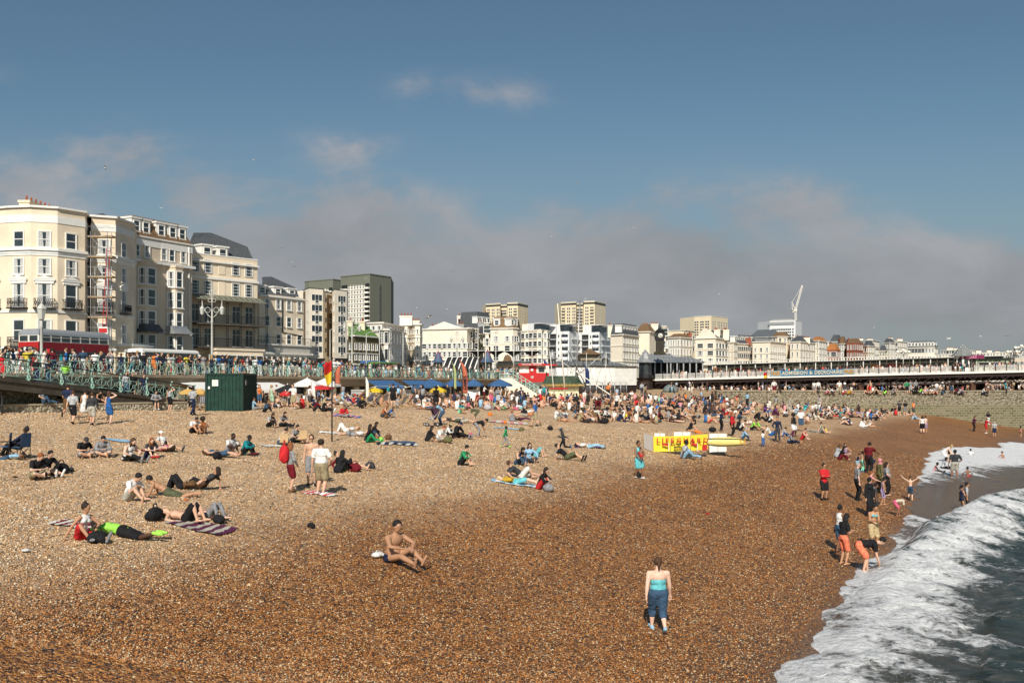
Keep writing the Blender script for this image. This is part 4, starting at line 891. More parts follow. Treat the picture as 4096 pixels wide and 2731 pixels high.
a,d,r=B.seg(0); q=a+d*.5; b=MB(); b.add([(-4.5,-.3,0),(4.5,-.3,0),(0,-.3,1.5),(-4.5,0,0),(4.5,0,0),(0,0,1.5)],[(0,1,2),(5,4,3),(0,2,5,3),(2,1,4,5)]); b.build('pediment',m_offw,B.t,(q.x,q.y,B.zt),r)
b=MB(); b.path([(2.2*math.cos(t_),-.12,2.2*math.sin(t_)) for t_ in [math.pi*k/10 for k in range(11)]],.15,6); b.build('arch',m_offw,B.t,(q.x,q.y,B.zt-11.5),r)
B=terrace('bow_building','cream twin bowed townhouse at the corner of the sunlit square',[(1866,228),(1875,225),(1888,226),(1895,232),(1900,229),(1910,230),(1916,240)],1312,m_cream2,[1,1,1,1,1,1],4,chim=((1842,1296,26,m_grey),),base=4,ws=1.5)
B=terrace('old_roof_building','dark slate roofed tenement with tall stacks of orange chimney pots behind',[(1832,262),(1910,258),(1968,264)],1312,mat('grey_render',(.16,.16,.17),.8,.1,1),[0,3],1,roof='mansard',rh=4.2,chim=((1838,1262,20,m_offw),(1846,1275,26,m_brick),(1942,1250,12,m_brick)),depth=14,parapet=False,top=2)
B=terrace('pale_green_building','narrow pale green and white bay fronted terrace with white grid windows',[(1891,252),(1915,250),(1943,256)],1335,m_lgrn,[2,3],4,wk='grid',depth=12,roof='hip',rh=1.5,base=4)
B=terrace('bow_tower_building','slim cream round bowed townhouse left of the big plain cream house',[(1938,240),(1943,237),(1955,237),(1962,241)],1293,m_cream2,[1,1,1],4,ws=1.7,base=4,chim=((1925,1287,28,m_grey),))
B=terrace('plain_cream_building','large plain cream corner house with dormers below the left cream tower',[(1962,226),(2052,224),(2070,225),(2083,231)],1312,m_cream2,[2,2,1],4,roof='mansard',rh=2.6,rm=m_brownroof,base=4,top=2.5,chim=((2010,1284,28),),ws=1.3)
B=terrace('bay_terrace_building','cream terrace with close set bay windows left of the white apartments',[(2083,262),(2125,258),(2160,255),(2198,262)],1322,m_cream2,[4,4,4],5,bays=((0,.5,3,1.),(1,.3,3,1.),(1,.8,3,1.),(2,.5,3,1.)),base=4,chim=((2100,1296,22),),ws=1.1)
# white modern apartments with drums and curved balconies
m_wht=mat('bright_white_render',(.74,.74,.73),.75,.04,.3)
for n_,(x0,x1,yt,lab) in enumerate(((2105,2192,1294,'white modern apartment block with a glazed roof terrace, left of the three'),(2190,2330,1297,'white modern apartment block with porthole windows and a curved bay, middle of the three'),(2325,2442,1300,'white modern apartment block with banded drum windows, right of the three'))):
    dd=470+n_*6; B=Bld('modern_apartment_building',lab,[(x0,dd),(x0+.62*(x1-x0),dd-6),(x1,dd+12)],yt+30,m_wht,20,5.9)
    a,d,r=B.seg(0); a2,d2,r2=B.seg(1)
    for j in range(5):
        z_=B.zt-2.2-3.1*j; B.rect(0,.04,.40,z_-1.3,z_+1.1,.02,m_dark,'loggia'); B.rect(0,.03,.42,z_-1.5,z_-1.3,.9,m_wht,'balcony_slab')
        b=MB(); b.beam((0,0,.95),(d.length*.38,0,.95),.06,.06); [b.beam((d.length*.38*k/7,0,0),(d.length*.38*k/7,0,.95),.04,.04) for k in range(8)]; nrm=Vector((d.y,-d.x,0)).normalized(); q=a+d*.03+nrm*.85; b.build('balcony_rail',m_steel,B.t,(q.x,q.y,z_-1.3),r)
        B.win(0,[.52],[(z_,.7,1.2,'mini')]); 
        if n_: 
            q=a+d*.80; dr=MB(); dr.lathe([(1.7,-.7),(1.7,.7)],(0,0,0),16); dr.build('drum_window',m_glass,B.t,(q.x,q.y,z_)); dr=MB(); dr.lathe([(1.85,-.85),(1.85,.85)],(0,0,0),16); dr.build('drum_band',m_wht,B.t,(q.x,q.y,z_-1.55))
        B.win(1,[.35,.7],[(z_,1.3,1.6,'mod')]); B.rect(1,.15,.95,z_-1.5,z_-1.3,.9,m_wht,'balcony_slab')
    B.rect(0,.1,.55,B.zt,B.zt+3.2,-9,m_wht,'penthouse'); B.rect(0,.58,1,B.zt,B.zt+2.6,-7,m_glass,'penthouse_glass'); B.rect(0,.05,1,B.zt+3.2,B.zt+3.5,-11,m_wht,'flat_roof')
# houses right of the apartments
B=terrace('mansard_building','cream end house with grey mansard and curved black wall lettering',[(2442,236),(2490,233),(2556,243)],1338,m_cream2,[0,6],4,roof='mansard',rh=2.6,chim=((2440,1300,18),(2482,1302,24),(2508,1308,18)),base=5)
text_obj('wall_lettering','LEGENDS',.55,m_dark,B.t,(relp(B,2446,1409,236)[0],relp(B,2446,1409,236)[1]-.4,relp(B,2446,1409,236)[2]),(R(90),0,R(-12)),.02)
b=MB(); b.path([(-2.2,0,0),(-1.2,0,.2),(0,0,.1)],.05,5); b.build('lettering_flourish',m_dark,B.t,(relp(B,2480,1411,235)[0]+1.5,relp(B,2480,1411,235)[1]-.4,relp(B,2480,1411,235)[2]))
B=terrace('gable_building','cream house with a brown sloping roof left of the clock tower',[(2543,252),(2598,250),(2625,256)],1326,m_cream2,[2,3],4,roof='hip',rh=2.,rm=m_brownroof,chim=((2583,1298,24),(2618,1295,28)),base=4,top=6)
B=terrace('bow_tower_building','tall cream round bowed house just right of the clock tower',[(2642,262),(2650,259),(2662,259),(2671,262)],1306,m_cream2,[1,1,1],4,ws=2,base=4)
B=terrace('white_terrace_building','white bay windowed terrace with dark balconies between the clock and gabled house',[(2671,284),(2720,280),(2768,286)],1350,m_offw,[5,4],4,balc=1,base=4,chim=((2740,1336,16,m_brick),(2760,1332,14,m_brick)),roof='hip',rh=1.2,rm=m_brownroof)
B=terrace('distant_apartment_building','low pale yellow apartment block on the hill behind the clock tower',[(2672,430),(2740,425),(2778,432)],1322,m_towc,[7,4],3,zb=12,base=9,top=3,ws=1.5)
B=terrace('gabled_building','big cream house with stepped gable end and tall chimneys right of centre',[(2781,275),(2862,271),(2910,279)],1352,m_cream2,[2,4],4,balc=2,base=4.5,top=2.2,ws=1.8)
a,d,r=B.seg(0); L_=d.length; b=MB(); b.add([(0,0,0),(L_,0,0),(L_*.8,0,1.5),(L_*.55,0,2.5),(L_*.40,0,2.5),(L_*.2,0,1.1)]+[(0,.6,0),(L_,.6,0),(L_*.8,.6,1.5),(L_*.55,.6,2.5),(L_*.40,.6,2.5),(L_*.2,.6,1.1)],[(0,1,2,3,4,5),(11,10,9,8,7,6),(1,7,8,2),(2,8,9,3),(3,9,10,4),(4,10,11,5),(5,11,6,0)]); b.build('gable',m_cream2,B.t,(a.x,a.y,B.zt),r)
for cx_ in (2820,2856,2893): p=relp(B,cx_,1318,276); B.chimney(p[0],p[1],1.6,3.2,B.zt-.5,p[2],m_cream2,5)
roofpts(B,[(2828,1320,276),(2910,1352,280),(2905,1352,286),(2835,1318,286),(2862,1355,272)],[(0,4,1),(0,1,2,3)],m_slate)
spec=[('bay_building','cream narrow house with round corner turret behind the open top railing',[(2910,290),(2935,288),(2950,292)],1368,m_cream2,[2,1],4,dict(balc=1)),
('arcaded_building','cream terrace with a slate roof and rows of arched windows',[(2944,300),(3010,306),(3022,310)],1372,m_cream2,[9,1],4,dict(roof='mansard',rh=2.6,chim=((2955,1350,30,m_brick),(2990,1352,30,m_brick)),wk='mini',ws=1.)),
('corner_building','broad cream corner building with a black balcony near the white coach',[(3010,296),(3080,292),(3145,304)],1366,m_cream2,[3,9],4,dict(balc=1,top=2.5)),
('bowed_building','cream house with a tall rounded bow and brown roof below the white office block',[(3085,330),(3110,327),(3150,328),(3165,334)],1346,m_cream,[1,2,1],4,dict(roof='hip',rh=1.6,rm=m_brownroof)),
('cream_terrace_building','cream terrace of six bays with slate roof right of the bowed house',[(3160,318),(3200,315),(3262,330)],1366,m_cream2,[2,6],4,dict(balc=1,roof='hip',rh=2,chim=((3185,1346,24),(3225,1350,30)))),
('stepped_terrace_building','white bowed terrace with orange tinted roof beside the red brick house',[(3245,340),(3275,337),(3308,348)],1362,m_offw,[3,3],5,dict(balc=1,roof='hip',rh=1.5,rm=m_orange)),
('brick_house','red brick house with a bright orange hipped tile roof',[(3303,352),(3345,349),(3362,356)],1399,m_brick,[2,2],3,dict(roof='hip',rh=2.3,rm=m_orange,parapet=False,base=5,ws=2)),
('white_gable_house','narrow white gabled house squeezed between two brick houses',[(3357,372),(3376,370),(3386,374)],1374,m_offw,[2,1],4,dict(roof='hip',rh=2.8,rm=m_brownroof,chim=((3361,1358,6,m_brick),))),
('brick_mansion','dark red brick mansion with white timber balconies and tall chimneys',[(3386,366),(3425,362),(3452,370)],1372,m_brick,[3,3],4,dict(roof='hip',rh=1.8,rm=m_brownroof,balc=2,chim=((3397,1357,12,m_brick),(3415,1360,14,m_brick)),parapet=False)),
('tall_white_building','tall white stuccoed block with stepped roofline right of the brick mansion',[(3425,420),(3490,412),(3518,424)],1362,m_offw,[6,3],5,dict(chim=((3445,1355,14),(3480,1356,20)),ws=1.4)),
('cream_house','small cream house standing in front of the tall white block',[(3452,378),(3472,375),(3500,383)],1382,m_cream2,[1,3],4,dict(roof='hip',rh=2)),
('white_bay_house','white bay windowed house left of the mossy ruined front',[(3470,392),(3500,388),(3516,396)],1392,m_offw,[3,2],4,dict()),
('mossy_building','small greenish grey gabled building under the tall white terraces',[(3516,400),(3540,398),(3548,404)],1402,mat('mossy_render',(.40,.38,.27),.85,.2,1),[2,1],3,dict(roof='hip',rh=2.2,rm=m_slate)),
('white_house','bright white house with black balconies left of the tallest cream hotel',[(3534,410),(3560,406),(3580,414)],1370,m_offw,[3,2],5,dict(balc=1,roof='hip',rh=1.8)),
('cream_hotel_building','tallest cream seafront hotel on the right with many chimneys',[(3550,440),(3590,436),(3629,450)],1364,m_cream2,[4,5],6,dict(balc=1,chim=((3562,1352,18),(3600,1356,20)),ws=1.5)),
('square_hotel_building','square cream hotel block with slate mansard and a rounded corner',[(3631,470),(3712,464),(3738,464),(3752,474)],1390,m_cream2,[6,2,2],4,dict(roof='mansard',rh=3.0,ws=1.5)),
('low_terrace_building','low cream terrace behind the pier shelter with the pointed roof',[(3763,540),(3840,530),(3900,545)],1400,m_cream2,[7,6],4,dict(chim=((3800,1392,24),(3825,1394,20)),ws=1.6)),
('low_terrace_building','distant cream terrace right of the pointed pier shelter',[(3895,600),(3960,590),(4020,606)],1411,m_cream2,[7,6],4,dict(chim=((3915,1403,20),(3958,1402,18),(3990,1406,16)),ws=1.8)),
('curved_terrace_building','far curved terrace of greyish cream houses at the right edge',[(4015,650),(4060,640),(4100,644),(4200,670)],1417,m_tan,[6,5,8],4,dict(chim=((4030,1411,14),(4068,1409,14)),ws=2.,balc=1)),
('domed_hotel_building','grey shopping hall with a curved dark roof rising behind the cream terraces',[(2994,480),(3070,470),(3140,486)],1350,m_grey,[0,0],1,dict(roof='hip',rh=4,rm=mat('lead_roof',(.13,.14,.15),.6,.1,1),depth=30)),
('grey_flat_building','low dark grey flat roofed block behind the gabled house',[(2912,430),(2960,424),(3000,432)],1345,mat('dark_cladding',(.13,.135,.14),.7,.1,1),[0,0],1,dict(depth=20)),
('grey_old_building','dark chimneyed old building between orange roof and white gable',[(3320,420),(3350,418),(3372,424)],1366,m_grey,[0,2],4,dict(roof='hip',rh=3,chim=((3335,1352,10,m_brick),))),
('cream_back_building','pale flat house peeping out behind the orange tinted roof',[(3285,400),(3315,398),(3330,404)],1366,m_offw,[2,1],4,dict())]
for n_,l_,f_,y_,m_,c_,r_,k_ in spec: terrace(n_,l_,f_,y_,m_,c_,r_,**{**dict(base=4.5),**k_})
# seafront shop row under the terraces (sea life pavilion and marine buildings)
flush_extra()
# ---------------------------------------------------------------- the pier and its roofs
PA=Vector((30.2,210,0)); PB=Vector((90,175,0)); PD=(PB-PA).normalized(); PNb=Vector((-PD.y,PD.x,0))     # PNb points away from the camera
def PP(k,back=0,z=0): p=PA+PD*k+PNb*back; return Vector((p.x,p.y,z))
def pz(k): return 7.1+1.4*k/(PB-PA).length
def pxk(xs):   # distance along the pier edge for a photo column
    a=(xs-HX)/FS; return (a*PA.y-PA.x)/(PD.x-a*PD.y)
Lp=(PB-PA).length; KE=Lp+60
pier=thing('pier','long pleasure pier on dark iron legs crossing the right half of the beach','pier',PP(0,0,0)); po=PP(0)
def pbeam(b,k0,k1,bk0,bk1,z0,z1,m=0):   # z offsets from the deck
    v=[]
    for k in (k0,k1):
        for bk,z in ((bk0,z0),(bk1,z0),(bk1,z1),(bk0,z1)): p=PP(k,bk)-po; v.append((p.x,p.y,pz(k)+z))
    b.add(v,[(0,1,2,3),(7,6,5,4),(0,4,5,1),(1,5,6,2),(2,6,7,3),(3,7,4,0)],m)
b=MB(); pbeam(b,-3,KE,0,24,-.25,0); b.build('deck',m_conc,pier)
b=MB(); pbeam(b,0,KE,-.25,-.01,-.30,.06); b.build('fascia',m_white,pier)
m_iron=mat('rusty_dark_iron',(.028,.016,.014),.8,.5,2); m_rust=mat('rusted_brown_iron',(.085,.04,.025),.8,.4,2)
b=MB()
for bk in (.1,6,12,18,23.8): pbeam(b,0,KE,bk,bk+.3,-.95,-.26); 
for bk in (.1,12,23.8): pbeam(b,0,KE,bk,bk+.2,-2.15,-1.95)
for bk in (5,15): pbeam(b,0,KE,bk,bk+.2,-1.55,-.26)
k=0
while k<KE:
    for bk in (.15,12,23.9):
        p=PP(k,bk)-po; q=PP(k+2.6,bk)-po; p.z=pz(k)-2.05; q.z=pz(k+2.6)-.6; b.beam(p,q,.12,.12); p.z,q.z=pz(k)-.6,pz(k+2.6)-2.05; 
        if int(k/2.6)%2: b.beam(p,q,.12,.12)
    for bk0 in (0,): a=PP(k,.2)-po; c=PP(k,23.8)-po; a.z=c.z=pz(k)-.75; b.beam(a,c,.25,.9)
    k+=2.6
b.build('lattice_girders',m_iron,pier)
for xs in (2700,2800,2905,3010,3110,3365,3440,3640,3800,3888,4030,4200):
    k=pxk(xs)
    for bk in (.6,8,16,23.4):
        p=PP(k,bk)-po; c=MB(); 
        c.box(p.x-.42,p.x+.42,p.y-.42,p.y+.42,.5,pz(k)-2.0) if xs in(3440,3888,3110) else c.tube((p.x,p.y,.5),(p.x,p.y,pz(k)-1.9),.28,n=10)
        c.box(p.x-.5,p.x+.5,p.y-.5,p.y+.5,pz(k)-2.4,pz(k)-1.96); c.build('pile',m_rust,pier)
b=MB()
for x0,x1 in ((2700,2905),(2905,3110),(3365,3440),(3800,3888)):
    p=PP(pxk(x0),.6)-po; q=PP(pxk(x1),.6)-po; p.z=4.9;q.z=6.3; b.beam(p,q,.12,.12); b.build('brace',m_rust,pier); b=MB()
pbeam(b,0,pxk(3110),.3,.6,-2.75,-2.55); b.build('bracing',m_rust,pier)
# solid dark block standing in for the shade under the pier head
b=MB(); pbeam(b,-14,pxk(2760),2,20,-3.2,-.3); b.build('under_deck_shade',m_iron,pier)
# white lattice railing
lp=MB(); W_=1.8
lp.beam((0,0,1.08),(W_,0,1.08),.07,.07); lp.beam((0,0,.16),(W_,0,.16),.05,.06); lp.beam((0,0,.92),(W_,0,.92),.04,.04)
n=7
for i in range(n):
    x=W_*i/n; u=W_/n
    for j in range(3): z=.18+j*.25; lp.beam((x,0,z),(x+u,0,z+.25),.035,.045); lp.beam((x+u,0,z),(x,0,z+.25),.035,.045)
lpm=lp.mesh('lattice_panel',m_white); pp=MB(); pp.box(-.07,.07,-.1,.06,-.35,1.2); pp.ell((0,0,1.25),(.1,.1,.1)); ppm=pp.mesh('pier_post',m_dark)
ang=math.atan2(PD.y,PD.x); pit=math.atan2(1.4,Lp)
rl=thing('railing','white lattice railing with black posts along the seaward edge of the pier','railing',PP(0,-.1,0)); ro=PP(0,-.1)
k=0; gap=(pxk(3775),pxk(3885))
while k<KE-2:
    p=PP(k,-.1)-ro; p.z=pz(k)
    if not gap[0]<k<gap[1]-1: inst('post',ppm,rl,p,ang); o=inst('panel',lpm,rl,p); o.rotation_euler=(0,-pit,ang)
    k+=W_
# banner
bk0,bk1=pxk(3082),pxk(3420); bn=thing('banner','blue and yellow banner advertising free admission and deckchairs tied to the pier railing','banner',PP(bk0,-.3,pz(bk0)))
def bq(b,k0,k1,z0,z1,off,m): 
    o=PP(bk0,-.3,pz(bk0)); v=[PP(k,-.3-off,pz(k)+z)-o for k,z in ((k0,z0),(k1,z0),(k1,z1),(k0,z1))]; w=[x+PNb*.03 for x in v]; b.add(v+w,[(0,1,2,3),(7,6,5,4),(0,4,5,1),(1,5,6,2),(2,6,7,3),(3,7,4,0)],m)
Lb=bk1-bk0; b=MB(); bq(b,bk0,bk0+Lb*.13,.02,1.12,0,1); bq(b,bk0+Lb*.13,bk0+Lb*.87,.02,1.12,0,0); bq(b,bk0+Lb*.87,bk1,.02,1.12,0,1)
m_bblue=mat('banner_blue',(.05,.17,.30),.6,.25,1); m_byel=mat('banner_pale',(.25,.38,.45),.6,.2,1); b.build('cloth',[m_bblue,m_byel],bn)
def btext(s,kk,sz,m,xs=1): p=PP(bk0+kk,-.37,pz(bk0+kk))-PP(bk0,-.3,pz(bk0)); text_obj('lettering',s,sz,m,bn,(p.x,p.y,p.z+.27),(R(90),-pit,ang),.012,xs=xs)
m_lett=mat('letter_cream',(.85,.80,.62),.6,.03,1); m_orl=mat('letter_orange',(.75,.38,.04),.6,.03,1)
def fit_text(s,k0,k1,h,m,z=.3):
    p=PP(bk0+k0,-.37,pz(bk0+k0))-PP(bk0,-.3,pz(bk0)); o=text_obj('lettering',s,h/.70,m,bn,(p.x,p.y,p.z+z),(R(90),0,ang),.012)
    w_=max(v.co.x for v in o.data.vertices)-min(v.co.x for v in o.data.vertices); o.scale=((k1-k0)/w_,1,1); o.rotation_euler=(R(90),-pit,ang)
    # a little weight to the strokes
    return o
for dz_ in (0,.03):
    fit_text('ADMISSION',Lb*.145,Lb*.455,.62,m_lett,.28+dz_); fit_text('&',Lb*.475,Lb*.515,.6,m_lett,.28+dz_); fit_text('DECKCHAIRS!',Lb*.535,Lb*.865,.62,m_lett,.28+dz_)
    fit_text('FREE!',Lb*.012,Lb*.12,.66,m_orl,.26+dz_); fit_text('FREE!',Lb*.88,Lb*.99,.66,m_orl,.26+dz_)
# sheltered promenade on the deck: glazed screens, posts and flat roof with a balustrade
sh=thing('pier_shelter','long flat roofed glazed shelter with white posts along the middle of the pier deck','shelter',PP(0,9,0)); so_=PP(0,9)
def sb(b,k0,k1,b0,b1,z0,z1,m=0):
    v=[]
    for k in (k0,k1):
        for bk,z in ((b0,z0),(b1,z0),(b1,z1),(b0,z1)): p=PP(k,bk)-so_; v.append((p.x,p.y,pz(k)+z))
    b.add(v,[(0,1,2,3),(7,6,5,4),(0,4,5,1),(1,5,6,2),(2,6,7,3),(3,7,4,0)],m)
k0,k1=pxk(2790),pxk(3990)
b=MB(); sb(b,k0,k1,9,14,2.75,2.95); b.build('roof',m_dark,sh)
b=MB(); sb(b,k0-2,k1+30,10,10.3,3.55,3.65); sb(b,k0-2,k1+30,10,10.3,2.96,3.05)
k=k0-2
while k<k1+30: sb(b,k,k+.16,10.05,10.25,3.05,3.55); k+=.55
b.build('roof_balustrade',m_offw,sh)
b=MB(); sb(b,k0,k1,12.2,12.5,0,2.75,1); k=k0
while k<k1: sb(b,k,k+.16,9.1,9.26,0,2.75); sb(b,k+.8,k+1.,12.,12.2,0,2.75); sb(b,k+2.,k+2.1,12.,12.2,0,2.75); k+=3.1
sb(b,k0,k1,11.95,12.15,0,.55); sb(b,k0,k1,11.95,12.15,2.2,2.35); b.build('glazed_screen',[m_white,mat('screen_glass',(.16,.18,.17),.2,.5,.35)],sh)
b=MB()
k=k0+1
while k<k1-3:
    if RND.random()<.45: sb(b,k,k+2.2,11.8,11.9,.6,2.1,RND.choice((0,0,1,2)))
    k+=3.1
b.build('shop_signs',[m_offw,mat('menu_orange',(.6,.25,.05),.6,.2,1),m_red],sh)
# pointed slate kiosk on the pier
def ogee(name,label,xs,d,w_px,y_apex,y_eave,y_base,body,roofm,n=8,ratio=None,cat='kiosk',winm=None):
    c=PX(xs,y_base,d); r=w_px/2/FS*d; t=thing(name,label,cat,c); H1=(y_base-y_eave)/FS*d; H2=(y_eave-y_apex)/FS*d
    b=MB(); b.lathe([(r*.62,0),(r*.62,H1)],(0,0,0),n,sm=False,rot=math.pi/n); b.build('body',body,t)
    b=MB(); b.lathe([(r,H1),(r*.80,H1+H2*.10),(r*.58,H1+H2*.30),(r*.45,H1+H2*.50),(r*.29,H1+H2*.72),(r*.10,H1+H2*.9),(.03,H1+H2)],(0,0,0),n,sm=False,rot=math.pi/n); ro_=b.build('roof',roofm,t); b=MB()
    for i in range(n):
        a_=2*math.pi*i/n+math.pi/n; pr=[(r,H1),(r*.80,H1+H2*.10),(r*.58,H1+H2*.30),(r*.45,H1+H2*.50),(r*.29,H1+H2*.72),(r*.10,H1+H2*.9)]; b.path([(math.cos(a_)*q,math.sin(a_)*q,z) for q,z in pr],r*.02,5)
    b.lathe([(r*.05,H1+H2*.86),(r*.08,H1+H2*.93),(.02,H1+H2*1.08)],(0,0,0),6); b.build('roof_ribs',m_steel if roofm!=m_copper else m_red,ro_)
    wn=MB(); 
    for i in range(n):
        a_=2*math.pi*i/n-math.pi/2+ (math.pi/n if n%2 else 0); q=r*.62*math.cos(math.pi/n)+.02; ca,sa=math.cos(a_),math.sin(a_); hw=r*.62*math.sin(math.pi/n)*.65
        v=[(ca*q-sa*x,sa*q+ca*x,z) for x,z in ((-hw,H1*.25),(hw,H1*.25),(hw,H1*.8),(0,H1*.95),(-hw,H1*.8))]; wn.poly(v)
    wn.build('window',winm or m_glass,t); return t
m_lead=mat('lead_grey_roof',(.30,.31,.31),.45,.25,2,metal=.3); m_copper=mat('painted_blue_turret',(.05,.12,.20),.6,.2,2)
kk=pxk(3851); p=PP(kk,3.,0); ogee('pier_kiosk','white octagonal pier kiosk with a tall pointed slate roof at the right',3851,p.y,104,1378,1425,1484,m_white,mat('slate_shingles',(.20,.21,.20),.7,.35,5,.3,12),cat='kiosk')
b=MB(); b.box(-2.,2.,-.08,.08,-.35,.35); kb=PX(3888,1427,p.y-2); ks=thing('kiosk_sign','maroon name board on the pointed pier kiosk reading shells','sign',kb,ang); b.build('board',mat('maroon',(.20,.02,.08),.6,.1,2),ks); text_obj('lettering','SHELLS',.6,mat('pink_print',(.75,.3,.45),.6,.02,1),ks,(-1.1,-.1,-.2),(R(90),0,0),.01)
b=MB(); q=PP(pxk(3890),4,0); fs=thing('food_stall','pale green open fronted coffee and ice cream stall next to the pointed kiosk','stall',PP(pxk(3890),6,pz(pxk(3890))),ang); b=MB(); b.box(0,5.6,0,3,0,2.4); b.build('body',mat('pale_green_panels',(.45,.52,.38),.7,.1,2),fs); b=MB(); b.box(.5,5.1,-.03,0,.9,1.8); b.build('hatch',m_dark,fs); b=MB(); b.box(-.3,6.1,-.5,3.2,2.4,2.55); b.build('roof',m_dark,fs); text_obj('lettering','COFFEE  ICE CREAM',.42,m_dark,fs,(.4,-.04,1.95),(R(90),0,0),.01)
# dark glazed kiosk at the landward end and the big ribbed roofs behind it
ogee('pier_entrance_kiosk','dark glazed octagonal kiosk with a silver ogee roof at the start of the pier',2581,200,86,1397,1450,1512,m_dark,m_lead)
bs=thing('timber_platform','black timber platform under the dark glazed pier kiosk','platform',PX(2581,1570,200)); b=MB(); b.lathe([(1.45,0),(1.45,2.4),(2.1,2.95)],(0,0,0),8,sm=False,rot=math.pi/8); b.build('base',m_iron,bs)
def ribroof(name,label,pts,ribs,d,th=14,m=None):
    """a curved metal roof seen from its long side: pts = (photo x left, photo x right, y)"""
    t=thing(name,label,'roof' if 'hall' not in name else 'building',PX(pts[-1][0],pts[-1][2],d)); o=t.location; lv=[]
    n=len(pts)
    for i,(xl,xr,y) in enumerate(pts):
        q=1-i/(n-1); dd=d+th*.45*q; a=PX(xl,y,d); c=PX(xr,y,d); lv.append((Vector((a.x,d+th*.5*q,a.z))-o,Vector((c.x,d+th*.5*q,c.z))-o,Vector((c.x,d+th*(1-.5*q),c.z))-o,Vector((a.x,d+th*(1-.5*q),a.z))-o))
    b=MB(); v=[x for l in lv for x in l]; b.add(v,[(i*4+j,i*4+(j+1)%4,(i+1)*4+(j+1)%4,(i+1)*4+j) for i in range(n-1) for j in range(4)]+[(0,1,2,3)]); ro=b.build('roof',m or m_lead,t)
    b=MB()
    for k in range(ribs+1):
        q=k/ribs; b.path([l[0].lerp(l[1],q)+Vector((0,-.05,.05)) for l in lv],.07,4)
    b.build('roof_ribs',m_steel,ro); 
    b=MB(); a=lv[-1]; zb_=(7. if d>200 else 4.5)-o.z; rec=th*.35 if d>200 else 0
    b.add([(p_.x*.96,p_.y+(rec if p_.y<th*.5 else 0),p_.z-.02) for p_ in a]+[(p_.x*.96,p_.y+(rec if p_.y<th*.5 else 0),zb_) for p_ in a],[(0,1,5,4),(1,2,6,5),(2,3,7,6),(3,0,4,7)]); b.build('hall_wall',m_black,t)  # black box under the roof, the dimness of the interior painted on
    if rec:
        cl_=MB()
        for i in range(6): p_=a[0].lerp(a[1],(i+.3)/6); cl_.tube((p_.x,p_.y+.3,zb_),(p_.x,p_.y+.3,p_.z),.16,n=8)
        cl_.build('columns',m_grey,t)
    return t
ribroof('pier_hall','broad silver ribbed roof of the dark pier entrance hall below the clock tower',[(2612,2690,1412),(2604,2706,1425),(2596,2720,1440),(2590,2735,1450)],9,218,10)
ribroof('pier_hall','low flat dark roofed hall with a flared silver roof right of the clock tower',[(2690,2776,1424),(2686,2790,1434),(2680,2812,1444),(2676,2830,1450)],7,216,10)
# clock tower
ck=thing('clock_tower','black and gold clock tower with a pointed cap standing over the pier entrance','clock tower',PX(2639,1412,211)); ck.scale=(.86,.86,.82); u=211/FS
b=MB(); b.box(-24*u,24*u,-24*u,24*u,-8*u,6*u); b.box(-16*u,16*u,-16*u,16*u,6*u,64*u); b.build('shaft',mat('bronze_shaft',(.035,.028,.012),.5,.4,2),ck)
b=MB()
for x in (-16,-5,5,16): b.box((x-1.5)*u,(x+1.5)*u,-17.5*u,-16*u,6*u,62*u)
b.build('pilasters',m_dark,ck)
b=MB(); b.lathe([(24*u,60*u),(27*u,64*u),(27*u,100*u),(32*u,106*u),(26*u,108*u),(14*u,117*u),(8*u,122*u),(7*u,130*u),(2*u,140*u),(.4*u,150*u)],(0,0,0),4,sm=False,rot=math.pi/4); b.build('clock_case',m_dark,ck)
for a_ in (0,R(90),R(-90)):
    f=MB(); f.lathe([(13.*u,0),(13*u,.12)],(0,0,0),24); o=f.build('clock_face',mat('clock_dial',(.78,.75,.66),.5,.03,1),ck); q=20*u
    o.rotation_euler=(R(90),0,a_); o.location=(math.sin(a_)*(q),-math.cos(a_)*q,84*u)
    h=MB(); h.tube((0,0,.14),(-8*u,4.5*u,.14),.07,n=4); h.tube((0,0,.14),(4*u,-4*u,.14),.09,n=4)
    for i in range(12): c_,s_=math.cos(i*math.pi/6),math.sin(i*math.pi/6); h.beam((c_*9.5*u,s_*9.5*u,.14),(c_*12*u,s_*12*u,.14),.08,.05)
    for i in range(24): c_,s_=math.cos(i*math.pi/12),math.sin(i*math.pi/12); c2,s2=math.cos((i+1)*math.pi/12),math.sin((i+1)*math.pi/12); h.tube((c_*13*u,s_*13*u,.1),(c2*13*u,s2*13*u,.1),.08,n=4)
    h.build('clock_hands',m_dark,o)
# white boarded hoarding and the old grey aquarium roofs behind it
hd=thing('hoarding','long curved white boarded hoarding between the red kiosk and the pier','hoarding',PX(2200,1525,150)); ho=hd.location
cur=[(2195,150),(2225,148),(2300,147),(2380,147.5),(2460,149),(2546,152)]; zt_=ZP(1466,149); b=MB()
m_board=mat('white_boards',(.80,.79,.75),.7,.10,1.5)
NB=14
for i in range(len(cur)-1):
    a=PX(cur[i][0],1500,cur[i][1]);c=PX(cur[i+1][0],1500,cur[i+1][1])
    for j in range(NB):
        z0=6.0+(zt_-6.0)*j/NB; z1=6.0+(zt_-6.0)*(j+1)/NB; b.add([(a.x-ho.x,a.y-ho.y-.05,z0-ho.z),(c.x-ho.x,c.y-ho.y-.05,z0-ho.z),(c.x-ho.x,c.y-ho.y,z1-ho.z),(a.x-ho.x,a.y-ho.y,z1-ho.z),(a.x-ho.x,a.y-ho.y+.3,z0-ho.z),(c.x-ho.x,c.y-ho.y+.3,z0-ho.z)],[(0,1,2,3),(1,0,4,5)])
b.build('boards',m_board,hd)
b=MB()
